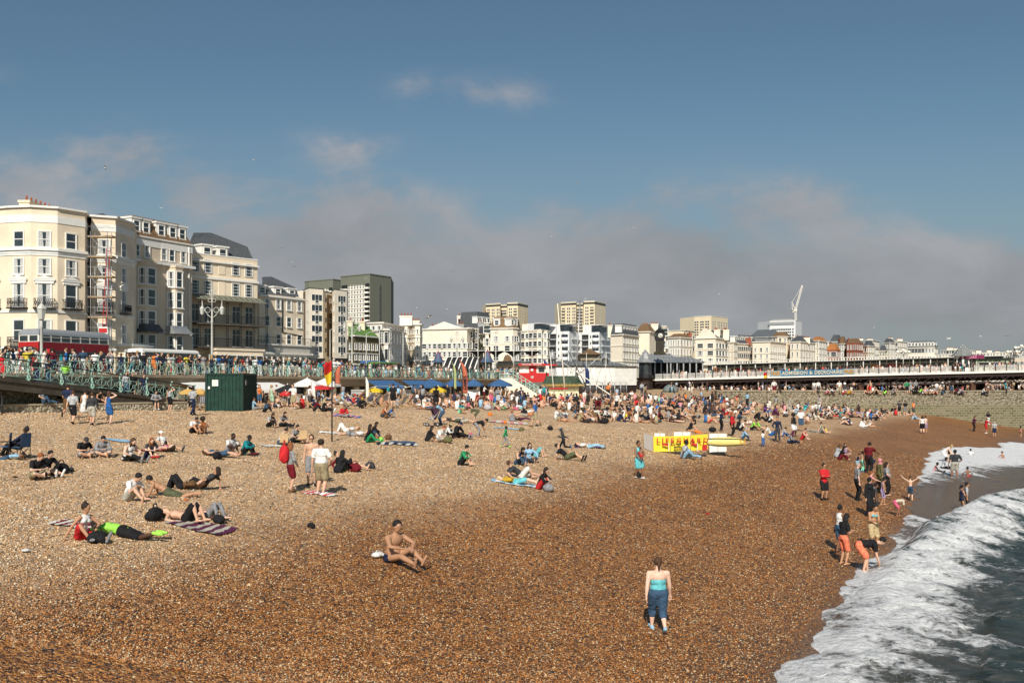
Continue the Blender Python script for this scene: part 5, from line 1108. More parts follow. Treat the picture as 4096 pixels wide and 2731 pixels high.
for i in range(len(cur)-1):
    a=PX(cur[i][0],1500,cur[i][1]);c=PX(cur[i+1][0],1500,cur[i+1][1]); b.beam((a.x-ho.x,a.y-ho.y,zt_+.05-ho.z),(c.x-ho.x,c.y-ho.y,zt_+.05-ho.z),.5,.14); b.add([(a.x-ho.x,a.y-ho.y+.2,3.5-ho.z),(c.x-ho.x,c.y-ho.y+.2,3.5-ho.z),(c.x-ho.x,c.y-ho.y+.2,6.-ho.z),(a.x-ho.x,a.y-ho.y+.2,6.-ho.z)],[(0,1,2,3)],1)
b.build('capping',[m_dark,m_iron],hd)
t=ribroof('aquarium_hall','low wide grey roof with a round dome behind the white hoarding',[(2240,2440,1442),(2215,2480,1452),(2200,2520,1466)],18,196,12,mat('weathered_lead',(.20,.20,.19),.7,.3,1.5))
def dome(name,label,xs,d,w,ya,yb): ogee(name,label,xs,d,w,ya,yb,yb+30,m_lead,m_lead,8,cat='dome')
dome('lead_dome','grey lead dome with finial behind the red kiosk',2209,185,50,1400,1436); dome('lead_dome','small grey lead dome behind the white hoarding near the diagonal mast',2420,180,42,1412,1434)
b=thing('aquarium_pavilion','stone pavilion with a dark pyramid roof in front of the white apartments','building',PX(2345,1440,210)); u=210/FS; q=MB(); q.box(-22*u,60*u,0,10,0,22*u); q.build('wall',m_conc,b); q=MB(); q.add([(-26*u,-1,22*u),(64*u,-1,22*u),(64*u,11,22*u),(-26*u,11,22*u),(8*u,4,42*u),(30*u,4,42*u),(30*u,6,42*u),(8*u,6,42*u)],[(0,1,5,4),(1,2,6,5),(2,3,7,6),(3,0,4,7),(4,5,6,7)]); q.box(8*u,30*u,4,6,42*u,48*u); q.build('roof',m_brownroof,b)
# two stone pavilions with red and blue pointed roofs, striped awning, tensile sails
for xs,ya,yb,yg,d,lab in ((1753,1403,1449,1478,150,'small stone pavilion with a pointed red and blue roof behind the promenade, left one'),(1950,1398,1449,1482,152,'stone pavilion with a pointed red and blue roof right of the striped awning')):
    t=ogee('seafront_pavilion',lab,xs,d,58 if xs<1800 else 64,ya,yb,yg+10,mat('sandstone',(.42,.36,.27),.85,.15,2),m_copper,4 if False else 8,cat='pavilion')
aw=thing('striped_awning','large black and white striped curved awning between the two pointed pavilions','awning',PX(1770,1478,147)); u=147/FS; b=MB(); n=34
for i in range(n):
    x0=-3*u+i*145*u/n; x1=x0+145*u/n; lean=lambda q:0
    pr=[(0,52*u,2.2),(0,36*u,1.2),(0,18*u,.4),(0,0,0)]
    for j in range(3):
        sh0=16*u*(3-j)/3 if i<10 else 16*u*(3-j)/3; sh1=16*u*(2-j)/3
        b.quad((x0+sh1,pr[j+1][2],pr[j+1][1]),(x1+sh1,pr[j+1][2],pr[j+1][1]),(x1+sh0,pr[j][2],pr[j][1]),(x0+sh0,pr[j][2],pr[j][1]),0 if i%5 else 1)
b.build('canvas',[m_black,m_white],aw)
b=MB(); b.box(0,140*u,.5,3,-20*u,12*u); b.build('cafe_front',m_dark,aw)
for i,(x0,x1) in enumerate(((1880,1940),(1952,2015),(2020,2086),(2096,2160))):
    t=thing('sail_canopy',f'dark inverted sail canopy on a white mast, {("first","second","third","fourth")[i]} of four from the left','canopy',PX((x0+x1)/2,1465,160)); u=160/FS; w=(x1-x0)/2*u
    b=MB(); b.tube((0,0,-1),(0,0,68*u),.09); b.beam((-w*1.1,0,61*u),(w*1.1,0,62*u),.12,.12); b.build('mast',m_white,t)
    b=MB(); N_=6; R0=[(-w,-1.2,60*u),(w,-1.2,61*u),(w,2.6,59*u),(-w,2.6,59*u)]; v=[]
    for j in range(N_+1):
        q=j/N_; f=(1-q)**1.8
        for c in R0: v.append((c[0]*f,(c[1])*f,30*u+(c[2]-30*u)*(1-q)))
    b.add(v,[(j*4+k,j*4+(k+1)%4,(j+1)*4+(k+1)%4,(j+1)*4+k) for j in range(N_) for k in range(4)],0,True); b.build('sail',mat('dark_sail',(.045,.04,.035),.8,.1,2),t)
lo=thing('arched_pavilion','low cream arcaded entrance building with green arched doors and a grey glazed roof','building',PX(1985,1490,158)); u=158/FS; b=MB(); b.box(0,118*u,0,8,0,34*u); b.build('wall',m_cream2,lo); b=MB(); b.add([(-4*u,-1,34*u),(150*u,-1,34*u),(140*u,5,48*u),(6*u,5,48*u),(150*u,9,34*u),(-4*u,9,34*u)],[(0,1,2,3),(1,4,2),(3,2,4,5),(0,3,5)]); b.build('roof',mat('grey_green_lead',(.16,.18,.16),.6,.3,2),lo)
b=MB(); b.box(6*u,66*u,-.6,-.1,35*u,46*u); b.build('name_board',m_black,lo)
for x in (20,55,92):
    b=MB(); b.poly([((x+math.cos(t_)*10)*u,-.03,(12+math.sin(t_)*10)*u) for t_ in [math.pi*k/10 for k in range(11)]]+[((x-10)*u,-.03,0),((x+10)*u,-.03,0)]); b.build('door',mat('dark_green_door',(.01,.08,.04),.5,.1,1),lo)
t=thing('lead_dome','dark bell shaped roof over a narrow pavilion behind the tall coral banner','dome',PX(2030,1455,170)); u=170/FS; b=MB(); b.lathe([(34*u,0),(30*u,6*u),(17*u,13*u),(14*u,26*u),(8*u,33*u),(0.02,38*u)],(0,0,0),8,sm=False); b.build('roof',m_brownroof,t)
# red refreshment kiosk
rk=thing('refreshment_kiosk','red and white smoothie and milkshake kiosk at the head of the beach steps','kiosk',PX(2078,1528,139)); u=139/FS
b=MB(); b.box(0,118*u,0,3.2,37*u,66*u); b.box(0,118*u,.0,3.2,0,37*u,1); b.box(38*u,68*u,-.03,0,5*u,64*u,1); b.build('body',[m_offw,m_red],rk)
b=MB(); b.box(-4*u,104*u,-.7,3.4,66*u,74*u); b.box(104.2*u,150*u,.4,3.4,66*u,72*u); b.build('roof_sign',m_red,rk); text_obj('lettering','SMOOTHIES   MILKSHAKE',.2,m_white,rk,(10*u,-.72,68.2*u),(R(90),0,0),.01,xs=1.2)
b=MB(); b.box(12*u,26*u,-.04,-.005,42*u,62*u); b.build('menu_board',m_white,rk); b=MB(); b.box(76*u,100*u,-.04,-.005,40*u,60*u); b.build('hatch',m_glass,rk)
b=MB(); b.lathe([(6*u,0),(6*u,.05)],(0,0,0),14); o=b.build('ice_cream_picture',m_white,rk); o.rotation_euler=(R(90),0,0); o.location=(50*u,-.04,48*u)
h_=MB()
for r_ in (5,3.4,1.8): h_.path([(math.cos(a_)*r_*u*1.1*(1 if a_<math.pi else 1),0,math.sin(a_)*r_*u+(1.5*u if math.cos(a_)*0 else 0)) for a_ in [2*math.pi*k/12 for k in range(13)]],.02,4)
h_.build('heart_swirl_logo',m_white,rk,(51*u,-.05,20*u))
# steps from promenade to beach with mint railings
st=thing('beach_steps','cream concrete steps with mint green railings leading down to the beach','steps',Vector(PX(2052,1500,128))); st.location.z=4.2
S0=Vector((0,0,0)); b=MB(); n=16; Lx=(2188-2052)/FS*128
z_top=PZ+.05-4.2
b.box(-1.6,0,0,2.6,0,z_top)
for i in range(n): b.box(i*Lx/n,(i+1)*Lx/n,0,2.6,0,z_top*(1-(i+1)/n)+.02)
b.build('flight',m_cream2,st)
for y in (.05,2.55):
    b=MB()
    for zo in (.95,.55,.15): b.beam((-1.6,y,z_top+zo),(0,y,z_top+zo),.05,.05); b.beam((0,y,z_top+zo),(Lx,y,zo),.05,.05)
    for i in range(9): x=Lx*i/8; z=z_top*(1-i/8); b.beam((x,y,z),(x,y,z+1.),.07,.07); (b.beam((x,y,z+.1),(x+Lx/8,y,z-z_top/8+.95),.03,.03) if i<8 else 0)
    b.build('railing',m_mint,st)
# green roofed hut
hu=thing('beach_hut_kiosk','cream hut with a bell shaped green metal roof and carved yellow fringe','kiosk',PX(2190,1597,119)); u=119/FS; hu.location.z=4.3
b=MB(); b.box(0,125*u,0,4.5,0,62*u); b.build('wall',mat('pale_yellow_wall',(.74,.68,.45),.8,.08,1),hu)
b=MB(); x0,x1=-25*u,148*u; pr=[(0,0,62),(8,.5,66),(16,1.0,78),(19,1.5,88),(24,2.,96)]; v=[]
for ins,yy,z in pr: v+=[(x0+ins*u,-.8+yy,z*u),(x1-ins*u,-.8+yy,z*u),(x1-ins*u,5.3-yy,z*u),(x0+ins*u,5.3-yy,z*u)]
b.add(v,[(i*4+j,i*4+(j+1)%4,(i+1)*4+(j+1)%4,(i+1)*4+j) for i in range(4) for j in range(4)]+[(16,17,18,19)]); ro=b.build('roof',mat('green_copper_roof',(.07,.10,.06),.6,.35,2,.3,8),hu)
b=MB(); 
for i in range(30): xx=x0+(x1-x0)*i/30; b.box(xx+.02,xx+(x1-x0)/30-.02,-.86,-.80,56*u-(i%2)*1.2*u,63*u)
b.build('fringe',mat('ochre_fringe',(.45,.30,.08),.7,.5,6),ro); b=MB()
for x in (x0+24*u,x1-24*u): b.lathe([(.1,0),(.06,.2),(.12,.3),(.02,.5)],(x,2.2,96*u),6)
b.build('finials',m_dark,ro)
# boat masts, spars and rigging
def mast(label,x0,y0,x1,y1,d,r=.09,m=None,d2=None):
    p=PX(x0,y0,d); q=PX(x1,y1,d2 or d); t=thing('boat_mast',label,'mast',p); b=MB(); b.tube((0,0,0),q-p,r,r*.6,8); b.build('spar',m or m_steel,t); 
    w_=MB(); e=q-p; w_.tube(e*.98,Vector((e.x*0+1.2,.2,0)),.015,n=4); w_.tube(e*.98,Vector((-1.4,.2,0)),.015,n=4); w_.build('rigging',m_dark,t); return t
mast('tall white mast leaning left above the red kiosk, left of the two',2262,1592,2230,1214,118,.09,m_offw)
mast('tallest dark grey mast above the green hut roof',2298,1592,2322,1176,121,.1,m_steel)
mast('thin pole standing left of the tallest mast in front of the apartments',2218,1590,2200,1412,117,.06,m_offw)
mast('long pale spar slanting down to the beach right of the green hut',2440,1578,2196,1412,112,.07,m_offw,124)
mast('thin grey spar slanting up to the right above the white hoarding',2298,1512,2428,1400,118,.06,m_steel)
mast('short dark spar crossing below the tallest mast',2345,1545,2272,1402,120,.06,m_dark)
mast('slim white mast in front of the white hoarding',2418,1572,2425,1408,122,.04,m_offw)
mast('slim white mast beside the navy banner',2344,1560,2346,1410,123,.04,m_offw)
# mesh site fence
sf=thing('site_fence','grey steel mesh site fencing below the white hoarding','fence',PX(2312,1592,124)); sf.location.z=4.4; L_=(2515-2312)/FS*124
pm=MB(); wv=L_/8
pm.tube((0,0,0),(0,0,1.9),.03,n=5); pm.tube((wv-.06,0,0),(wv-.06,0,1.9),.03,n=5); pm.tube((0,0,1.9),(wv-.06,0,1.9),.03,n=5); pm.tube((0,0,.15),(wv-.06,0,.15),.03,n=5)
for i in range(1,7): pm.tube((wv*i/7,0,.15),(wv*i/7,0,1.9),.008,n=3)
for i in range(1,9): pm.tube((0,0,.2*i),(wv,0,.2*i),.008,n=3)
pmm=pm.mesh('panel',m_steel)
for i in range(8): inst('panel',pmm,sf,(i*wv,.25*i,.1))
# ---------------------------------------------------------------- people: bodies grown over a posed skeleton
POSE={}
def V(*a): return Vector(a)
def pose(name,pel,lean,hands,feet,kn=((0,1,.6),(0,1,.6)),el=((-.5,-1,-.3),(.5,-1,-.3)),head=8,toe=None,hips=None,hw=.085,hyaw=0,roll=0):
    POSE[name]=dict(pel=V(*pel),lean=lean,hands=[V(*h) for h in hands],feet=[V(*f) for f in feet],kn=[V(*k) for k in kn],el=[V(*e) for e in el],head=head,toe=toe,hyaw=hyaw,roll=roll)
def mir(h): return ((-h[0],h[1],h[2]),h)
pose('stand',(0,0,.92),2,mir((.26,.04,.80)),mir((.11,0,.08)))
pose('stance',(0.02,0,.92),0,((-.30,.05,.82),(.22,.16,.98)),((-.13,.06,.08),(.12,-.05,.08)),el=((-.5,-1,0),(1,-.6,0)))
pose('phone',(0,0,.92),4,mir((.07,.32,1.14)),mir((.12,0,.08)),head=32,el=((-.4,-.5,-1),(.4,-.5,-1)))
pose('walk',(0,0,.90),5,((-.24,.24,.90),(.24,-.20,.86)),((-.09,-.36,.17),(.09,.30,.09)))
pose('stroll',(0,0,.91),3,((-.27,-.1,.82),(.27,.14,.84)),((-.10,.20,.08),(.10,-.22,.13)))
pose('run',(0,0,.90),12,((-.22,.36,1.15),(.25,-.25,1.05)),((-.09,-.5,.42),(.09,.36,.10)),el=((-.2,-1,-1),(.2,-1,-1)))
pose('bend',(0,-.22,.84),88,((-.12,.40,.22),(.16,.36,.25)),((-.14,.05,.08),(.16,-.12,.08)),head=-20)
pose('stoop',(0,-.12,.86),52,((-.14,.5,.62),(.14,.52,.60)),mir((.12,0,.08)),head=-5)
pose('headhand',(0,0,.92),2,((-.28,.04,.80),(.17,.14,1.60)),((-.12,.02,.08),(.11,0,.08)),el=((-.5,-1,0),(1,.2,0)))
pose('armsup',(0,0,.90),-3,((-.62,.05,1.72),(.62,.05,1.72)),((-.14,.12,.08),(.13,-.16,.10)),el=((-1,-.3,0),(1,-.3,0)))
pose('balance',(0,0,.91),6,((-.55,.1,1.0),(.55,.12,.98)),((-.12,.14,.08),(.12,-.1,.08)),head=22)
pose('carry',(0,0,.91),-4,((-.02,.30,1.06),(.10,.28,.98)),((-.10,.12,.08),(.11,-.14,.10)),el=((-1,-.2,-.6),(1,-.2,-.6)))
pose('armscross',(0,0,.92),0,((.08,.2,1.18),(-.08,.24,1.16)),mir((.11,0,.08)),el=((-1,.2,-.8),(1,.2,-.8)))
pose('reach',(0,0,.92),8,((-.25,.1,.8),(.18,.6,1.12)),mir((.12,0,.08)))
pose('cross',(0,0,.12),20,mir((.05,.34,.32)),((.14,.30,.07),(-.14,.38,.07)),kn=((-1,.1,.35),(1,.1,.35)),head=34,el=((-1,0,-.6),(1,0,-.6)))
pose('crossup',(0,0,.12),8,((-.30,.34,.24),(.30,.34,.24)),((.14,.30,.07),(-.14,.38,.07)),kn=((-1,.1,.35),(1,.1,.35)),head=10,el=((-1,0,-.4),(1,0,-.4)))
pose('knees',(0,0,.12),22,((-.10,.42,.36),(.10,.44,.34)),mir((.10,.48,.07)),kn=((-.15,.1,1),(.15,.1,1)),head=12,el=((-1,0,-.3),(1,0,-.3)))
pose('kneesphone',(0,0,.12),24,mir((.06,.34,.42)),((-.12,.50,.07),(.10,.60,.07)),kn=((-.15,.1,1),(.15,.1,1)),head=34,el=((-1,0,-.6),(1,0,-.6)))
pose('long',(0,0,.12),20,mir((.14,.36,.22)),((-.09,.84,.08),(.12,.80,.08)),kn=((0,0,1),(0,0,1)),head=18,el=((-1,0,-.3),(1,0,-.3)))
pose('lean',(0,0,.12),-28,((-.34,-.40,.06),(.34,-.38,.06)),((-.12,.82,.08),(.12,.70,.08)),kn=((0,0,1),(0,0,1)),head=30,el=((-.3,-1,.4),(.3,-1,.4)))
pose('leanknee',(0,0,.12),-24,((-.34,-.38,.06),(.30,.15,.35)),((-.12,.84,.08),(.10,.46,.07)),kn=((0,0,1),(.2,0,1)),head=26,el=((-.3,-1,.4),(1,-.3,.1)))
pose('onearm',(0,0,.12),14,((-.10,.40,.30),(.42,-.12,.06)),((-.05,.86,.08),(.18,.50,.07)),kn=((-.2,0,1),(.4,0,1)),head=-4,el=((-1,0,-.3),(.6,-.8,.2)),hyaw=20)
pose('loung',(0,0,.12),-52,((-.30,-.36,.05),(.30,-.36,.05)),((-.12,.84,.08),(.10,.48,.07)),kn=((0,0,1),(.1,0,1)),head=40,el=((-.3,-1,-.9),(.3,-1,-.9)))
pose('back',(0,0,.11),-88,((-.22,-.12,.20),(.05,-.10,.25)),((-.12,.85,.09),(.12,.84,.09)),kn=((0,0,1),(0,0,1)),head=12,el=((-1,0,-.2),(1,0,-.2)),toe='up')
pose('backknee',(0,0,.11),-87,((-.06,-.2,.26),(.36,-.1,.05)),((-.12,.44,.07),(.12,.38,.07)),kn=((0,0,1),(0,0,1)),head=12,el=((-1,0,-.2),(1,0,-.2)))
pose('backhead',(0,0,.11),-86,((-.20,-.66,.18),(.20,-.66,.18)),((-.10,.84,.09),(.14,.42,.07)),kn=((0,0,1),(0.1,0,1)),head=20,el=((-1,-.2,.3),(1,-.2,.3)))
pose('front',(0,0,.12),88,((-.20,.74,.08),(.20,.72,.08)),((-.12,-.84,.10),(.12,-.82,.10)),kn=((0,0,-1),(0,0,-1)),head=-12,el=((-1,.3,0),(1,.3,0)),toe='back')
pose('prop',(0,0,.12),62,((-.10,.70,.06),(.12,.66,.06)),((-.10,-.84,.10),(.12,-.82,.10)),kn=((0,0,-1),(0,0,-1)),head=-22,el=((-.4,0,-1),(.4,0,-1)),toe='back')
pose('side',(0,0,.17),-50,((-.10,.10,.24),(.26,-.50,.06)),((-.06,.82,.09),(.12,.70,.09)),kn=((-.4,0,1),(.3,0,1)),head=35,el=((-1,0,.1),(.5,-.5,-1)))
pose('chair',(0,0,.40),-30,mir((.16,.26,.52)),((-.12,.64,.09),(.12,.60,.09)),kn=((0,0,1),(0,0,1)),head=26,el=((-1,-.3,-.2),(1,-.3,-.2)))
pose('ledge',(0,0,.56),16,mir((.10,.36,.72)),((-.11,.40,.08),(.11,.46,.08)),kn=((0,1,.6),(0,1,.6)),head=16,el=((-1,-.3,-.4),(1,-.3,-.4)))
pose('crouch',(0,-.12,.26),38,((-.10,.40,.30),(.12,.42,.28)),mir((.13,.10,.07)),kn=((-.2,1,.6),(.2,1,.6)),head=0)
pose('prone2',(0,0,.12),74,((-.08,.74,.06),(.10,.70,.06)),((-.10,-.84,.10),(.12,-.7,.45)),kn=((0,0,-1),(0,0,-1)),head=-30,el=((-.4,0,-1),(.4,0,-1)),toe='back')
pose('semi',(0,0,.12),12,((-.12,.46,.34),(.10,.44,.36)),((-.16,.72,.08),(.14,.82,.08)),kn=((-.2,0,1),(.15,0,1)),el=((-1,0,-.2),(1,0,-.2)),head=6,hyaw=-15)
def ik(a,b,l1,l2,pole):
    d=b-a; L=d.length
    if L>(l1+l2)*.995: b=a+d*((l1+l2)*.995/L); d=b-a; L=d.length
    if L<abs(l1-l2)+.02: d=d.normalized()*(abs(l1-l2)+.02); b=a+d; L=d.length
    u=d.normalized(); p=pole-u*pole.dot(u); p=p.normalized() if p.length>1e-4 else V(0,1,0)
    c=(l1*l1-l2*l2+L*L)/(2*L); h=math.sqrt(max(0,l1*l1-c*c)); return a+u*c+p*h,b
def skel(pn,build):
    P=POSE[pn]; fem=build[0]=='f'; kid=build[0]=='c'
    sh=.165 if fem else .19; hw=.095 if fem else .085
    if kid: sh=.15; hw=.075
    le=R(P['lean']); sp=V(0,math.sin(le),math.cos(le)); fw=V(0,math.cos(le),-math.sin(le))   # spine up, chest forward
    pel=P['pel']; S={}
    # spine flexes: lower part carries two thirds of the lean
    le1=le*.85; sp1=V(0,math.sin(le1),math.cos(le1)); mid=pel+sp1*.22; 
    le2=le*1.12 if abs(P['lean'])<70 else le; sp2=V(0,math.sin(le2),math.cos(le2)); fw2=V(0,math.cos(le2),-math.sin(le2))
    ches=mid+sp2*.16; neck=mid+sp2*.29
    hp=le2-R(P['head'])*-1; hd=V(0,math.sin(hp*.9 if abs(P['lean'])<70 else hp),math.cos(hp*.9 if abs(P['lean'])<70 else hp)); 
    hf=V(0,hd.z,-hd.y); hr=V(1,0,0)
    if P['hyaw']: m=Matrix.Rotation(R(P['hyaw']),3,hd); hf=m@hf; hr=m@hr
    S['pel']=pel;S['mid']=mid;S['ches']=ches;S['neck']=neck;S['hb']=neck+sp2*.06; S['head']=neck+hd*(.175 if not kid else .17); S['hd']=hd;S['hf']=hf;S['hr']=hr; S['sp']=sp2; S['fw']=fw2; S['sp1']=sp1; S['fw1']=V(0,sp1.z,-sp1.y)
    for i,sg in enumerate((-1,1)):
        s=neck+V(sg*sh,0,0)-sp2*.055; e,h=ik(s,P['hands'][i],.285,.255,P['el'][i]); S['sh%d'%i]=s;S['el%d'%i]=e;S['ha%d'%i]=h
        hpj=pel+V(sg*hw,0,-.0)-sp1*.02; k,f=ik(hpj,P['feet'][i],.43,.42,P['kn'][i]); S['hi%d'%i]=hpj;S['kn%d'%i]=k;S['fo%d'%i]=f
        u=(f-k).normalized(); t=P['toe']
        if t=='up': td=V(0,.35,1)
        elif t=='back': td=V(0,-1,-.12)
        else:
            td=V(sg*.15,1,0); 
            if abs(u.z)<.75: td=V(sg*.2,.45,.9)      # heels on the ground, toes up
            elif f.z>.12: td=V(0,.8,-.6)
        S['to%d'%i]=f+(td-u*td.dot(u)*.0).normalized()*.15
        S['he%d'%i]=f-td.normalized()*.05
    S['lean']=le2; return S
def basis(r,f,u): return Matrix((r,f,u)).transposed()
def limb(b,pts,rs,n=10):
    for i in range(len(pts)-1): b.tube(pts[i],pts[i+1],rs[i],rs[i+1],n)
    for p,r in zip(pts,rs): b.ell(p,(r,r,r),n=10,k=6)
TS=bpy.data.scenes.new('workshop')
def grow(b,vox,name,mats,smooth=4,post=None):
    me=bpy.data.meshes.new('tmp'); me.from_pydata(b.v,[],b.f); me.update(); o=bpy.data.objects.new('tmp',me); TS.collection.objects.link(o)
    m=o.modifiers.new('r','REMESH'); m.mode='VOXEL'; m.voxel_size=vox; m=o.modifiers.new('s','SMOOTH'); m.iterations=smooth; m.factor=.5
    TS.view_layers[0].update(); dg=TS.view_layers[0].depsgraph; r=bpy.data.meshes.new_from_object(o.evaluated_get(dg)); bpy.data.objects.remove(o); bpy.data.meshes.remove(me)
    if post:      # fixed small details appended to the grown surface: (MB with material indices)
        v0=[tuple(v.co) for v in r.vertices]; f0=[tuple(p.vertices) for p in r.polygons]; k=len(v0)
        r2=bpy.data.meshes.new(name); r2.from_pydata(v0+post.v,[],f0+[tuple(i+k for i in f) for f in post.f]); 
        r2.polygons.foreach_set('material_index',[0]*len(f0)+post.m); bpy.data.meshes.remove(r); r=r2
    r.name=name; r.materials.clear()
    for x in mats: r.materials.append(x)
    r.polygons.foreach_set('use_smooth',[True]*len(r.polygons)); r.update(); return r
m_eye=mat('eye_and_brow',(.03,.02,.018),.4,.1,5); m_lip=mat('lips',(.30,.09,.07),.5,.1,5)
MC={}
def wid(build): return {'m':1.06,'f':.93,'c':.82,'h':1.16,'g':1.22}[build[0]]   # h heavy man, g heavy woman
def torso(b,S,g,w,fem):
    M1=basis(V(1,0,0),S['fw1'],S['sp1']); M2=basis(V(1,0,0),S['fw'],S['sp'])
    b.ell(S['pel']+S['sp1']*.0,((.155 if not fem else .165)*w+g,.112*w+g,.12+g),M1,14,9)
    b.ell(S['pel']*.5+S['mid']*.5,((.138 if not fem else .128)*w+g,.10*w+g,.15+g),M1,14,9)
    b.ell(S['mid'],((.135 if not fem else .115)*w+g,.094*w+g,.14+g),M2,14,9)
    b.ell(S['ches'],((.158 if not fem else .142)*w+g,.108*w+g,.16+g),M2,14,9)
    if fem:
        for sg in (-1,1): b.ell(S['ches']+V(sg*.065,0,0)+S['fw']*(.075*w)-S['sp']*.0,(.06+g,.055+g,.06+g),M2,10,7)
    if w>1.15: b.ell(S['mid']*.6+S['pel']*.4+S['fw1']*.05,(.15*w+g,.12*w+g,.14+g),M1,12,8)
def hand(pb,S,i,sc=1):
    h=S['ha%d'%i]; e=S['el%d'%i]; u=(h-e).normalized(); sg=(-1,1)[i]; side=u.cross(V(0,0,1)); side=side.normalized() if side.length>.2 else V(0,1,0)
    nrm=side.cross(u).normalized(); 
    base=h+u*.075
    for j,(o,l) in enumerate(((-.030,.062),(-.010,.075),(.010,.072),(.029,.055))):
        p=base+side*o; q=p+u*l*.5-nrm*.008; r_=q+u*l*.42-nrm*.028; pb.tube(p-u*.02,q,.0095,.009,6,0); pb.tube(q,r_,.009,.007,6,0); pb.ell(r_,(.007,.007,.007),n=6,k=4)
    t=h+u*.03+side*(.035*(-sg)); pb.tube(t-side*.01*(-sg),t+side*(.03*-sg)+u*.035-nrm*.01,.0125,.009,6,0)
def body_mesh(pn,build):
    k=('body',pn,build)
    if k in MC: return MC[k]
    S=skel(pn,build); w=wid(build); fem=build[0] in 'fg'; b=MB(); torso(b,S,0,w,fem)
    M2=basis(V(1,0,0),S['fw'],S['sp']); aw=w**.7
    b.tube(S['sh0'],S['sh1'],.058*aw,.058*aw,12); b.tube(S['neck']-S['sp']*.04,S['head']-S['hd']*.03,.056*aw,.05,12)
    HM=basis(S['hr'],S['hf'],S['hd']); hk=1.0 if build[0]!='c' else 1.12
    b.ell(S['head']+S['hd']*.02,(.076*hk,.095*hk,.105*hk),HM,14,10); b.ell(S['head']-S['hd']*.045+S['hf']*.022,(.058*hk,.070*hk,.068*hk),HM,12,8)
    b.ell(S['head']+S['hf']*.095*hk-S['hd']*.012,(.013,.018,.022),HM,8,6)
    for sg in (-1,1): b.ell(S['head']+S['hr']*(.078*sg*hk)-S['hd']*.005,(.012,.02,.03),HM,8,6)
    for i in (0,1):
        limb(b,[S['sh%d'%i],S['sh%d'%i].lerp(S['el%d'%i],.45),S['el%d'%i],S['el%d'%i].lerp(S['ha%d'%i],.3),S['ha%d'%i]],[.056*aw,.047*aw,.037*aw,.039*aw,.024])
        u=(S['ha%d'%i]-S['el%d'%i]).normalized(); sd=u.cross(V(0,0,1)); sd=sd.normalized() if sd.length>.2 else V(0,1,0); b.ell(S['ha%d'%i]+u*.045,(.04,.05,.019),basis(sd,u,sd.cross(u)),10,7)
        th=w**.8; limb(b,[S['hi%d'%i],S['hi%d'%i].lerp(S['kn%d'%i],.35),S['kn%d'%i],S['kn%d'%i].lerp(S['fo%d'%i],.3),S['fo%d'%i].lerp(S['kn%d'%i],.06)],[.092*th,.080*th,.053*th,.056*th,.034])
        limb(b,[S['he%d'%i]-V(0,0,.028) if POSE[pn]['toe'] is None and S['he%d'%i].z<.2 else S['he%d'%i],S['fo%d'%i].lerp(S['to%d'%i],.5),S['to%d'%i]],[.032,.036,.026],8)
    pb=MB(); hand(pb,S,0); hand(pb,S,1)
    for sg in (-1,1):
        pb.ell(S['head']+S['hf']*.088*hk+S['hr']*.03*sg+S['hd']*.018,(.014,.008,.007),HM,8,5,1); pb.ell(S['head']+S['hf']*.089*hk+S['hr']*.031*sg+S['hd']*.038,(.019,.007,.005),HM,8,5,1)
    pb.ell(S['head']+S['hf']*.087*hk-S['hd']*.055,(.022,.009,.006),HM,8,5,2)
    MC[k]=grow(b,.0145,'body_'+pn,[m_skin,m_eye,m_lip],3,pb); return MC[k]
def seglen(a,b_,t): return a.lerp(b_,t)
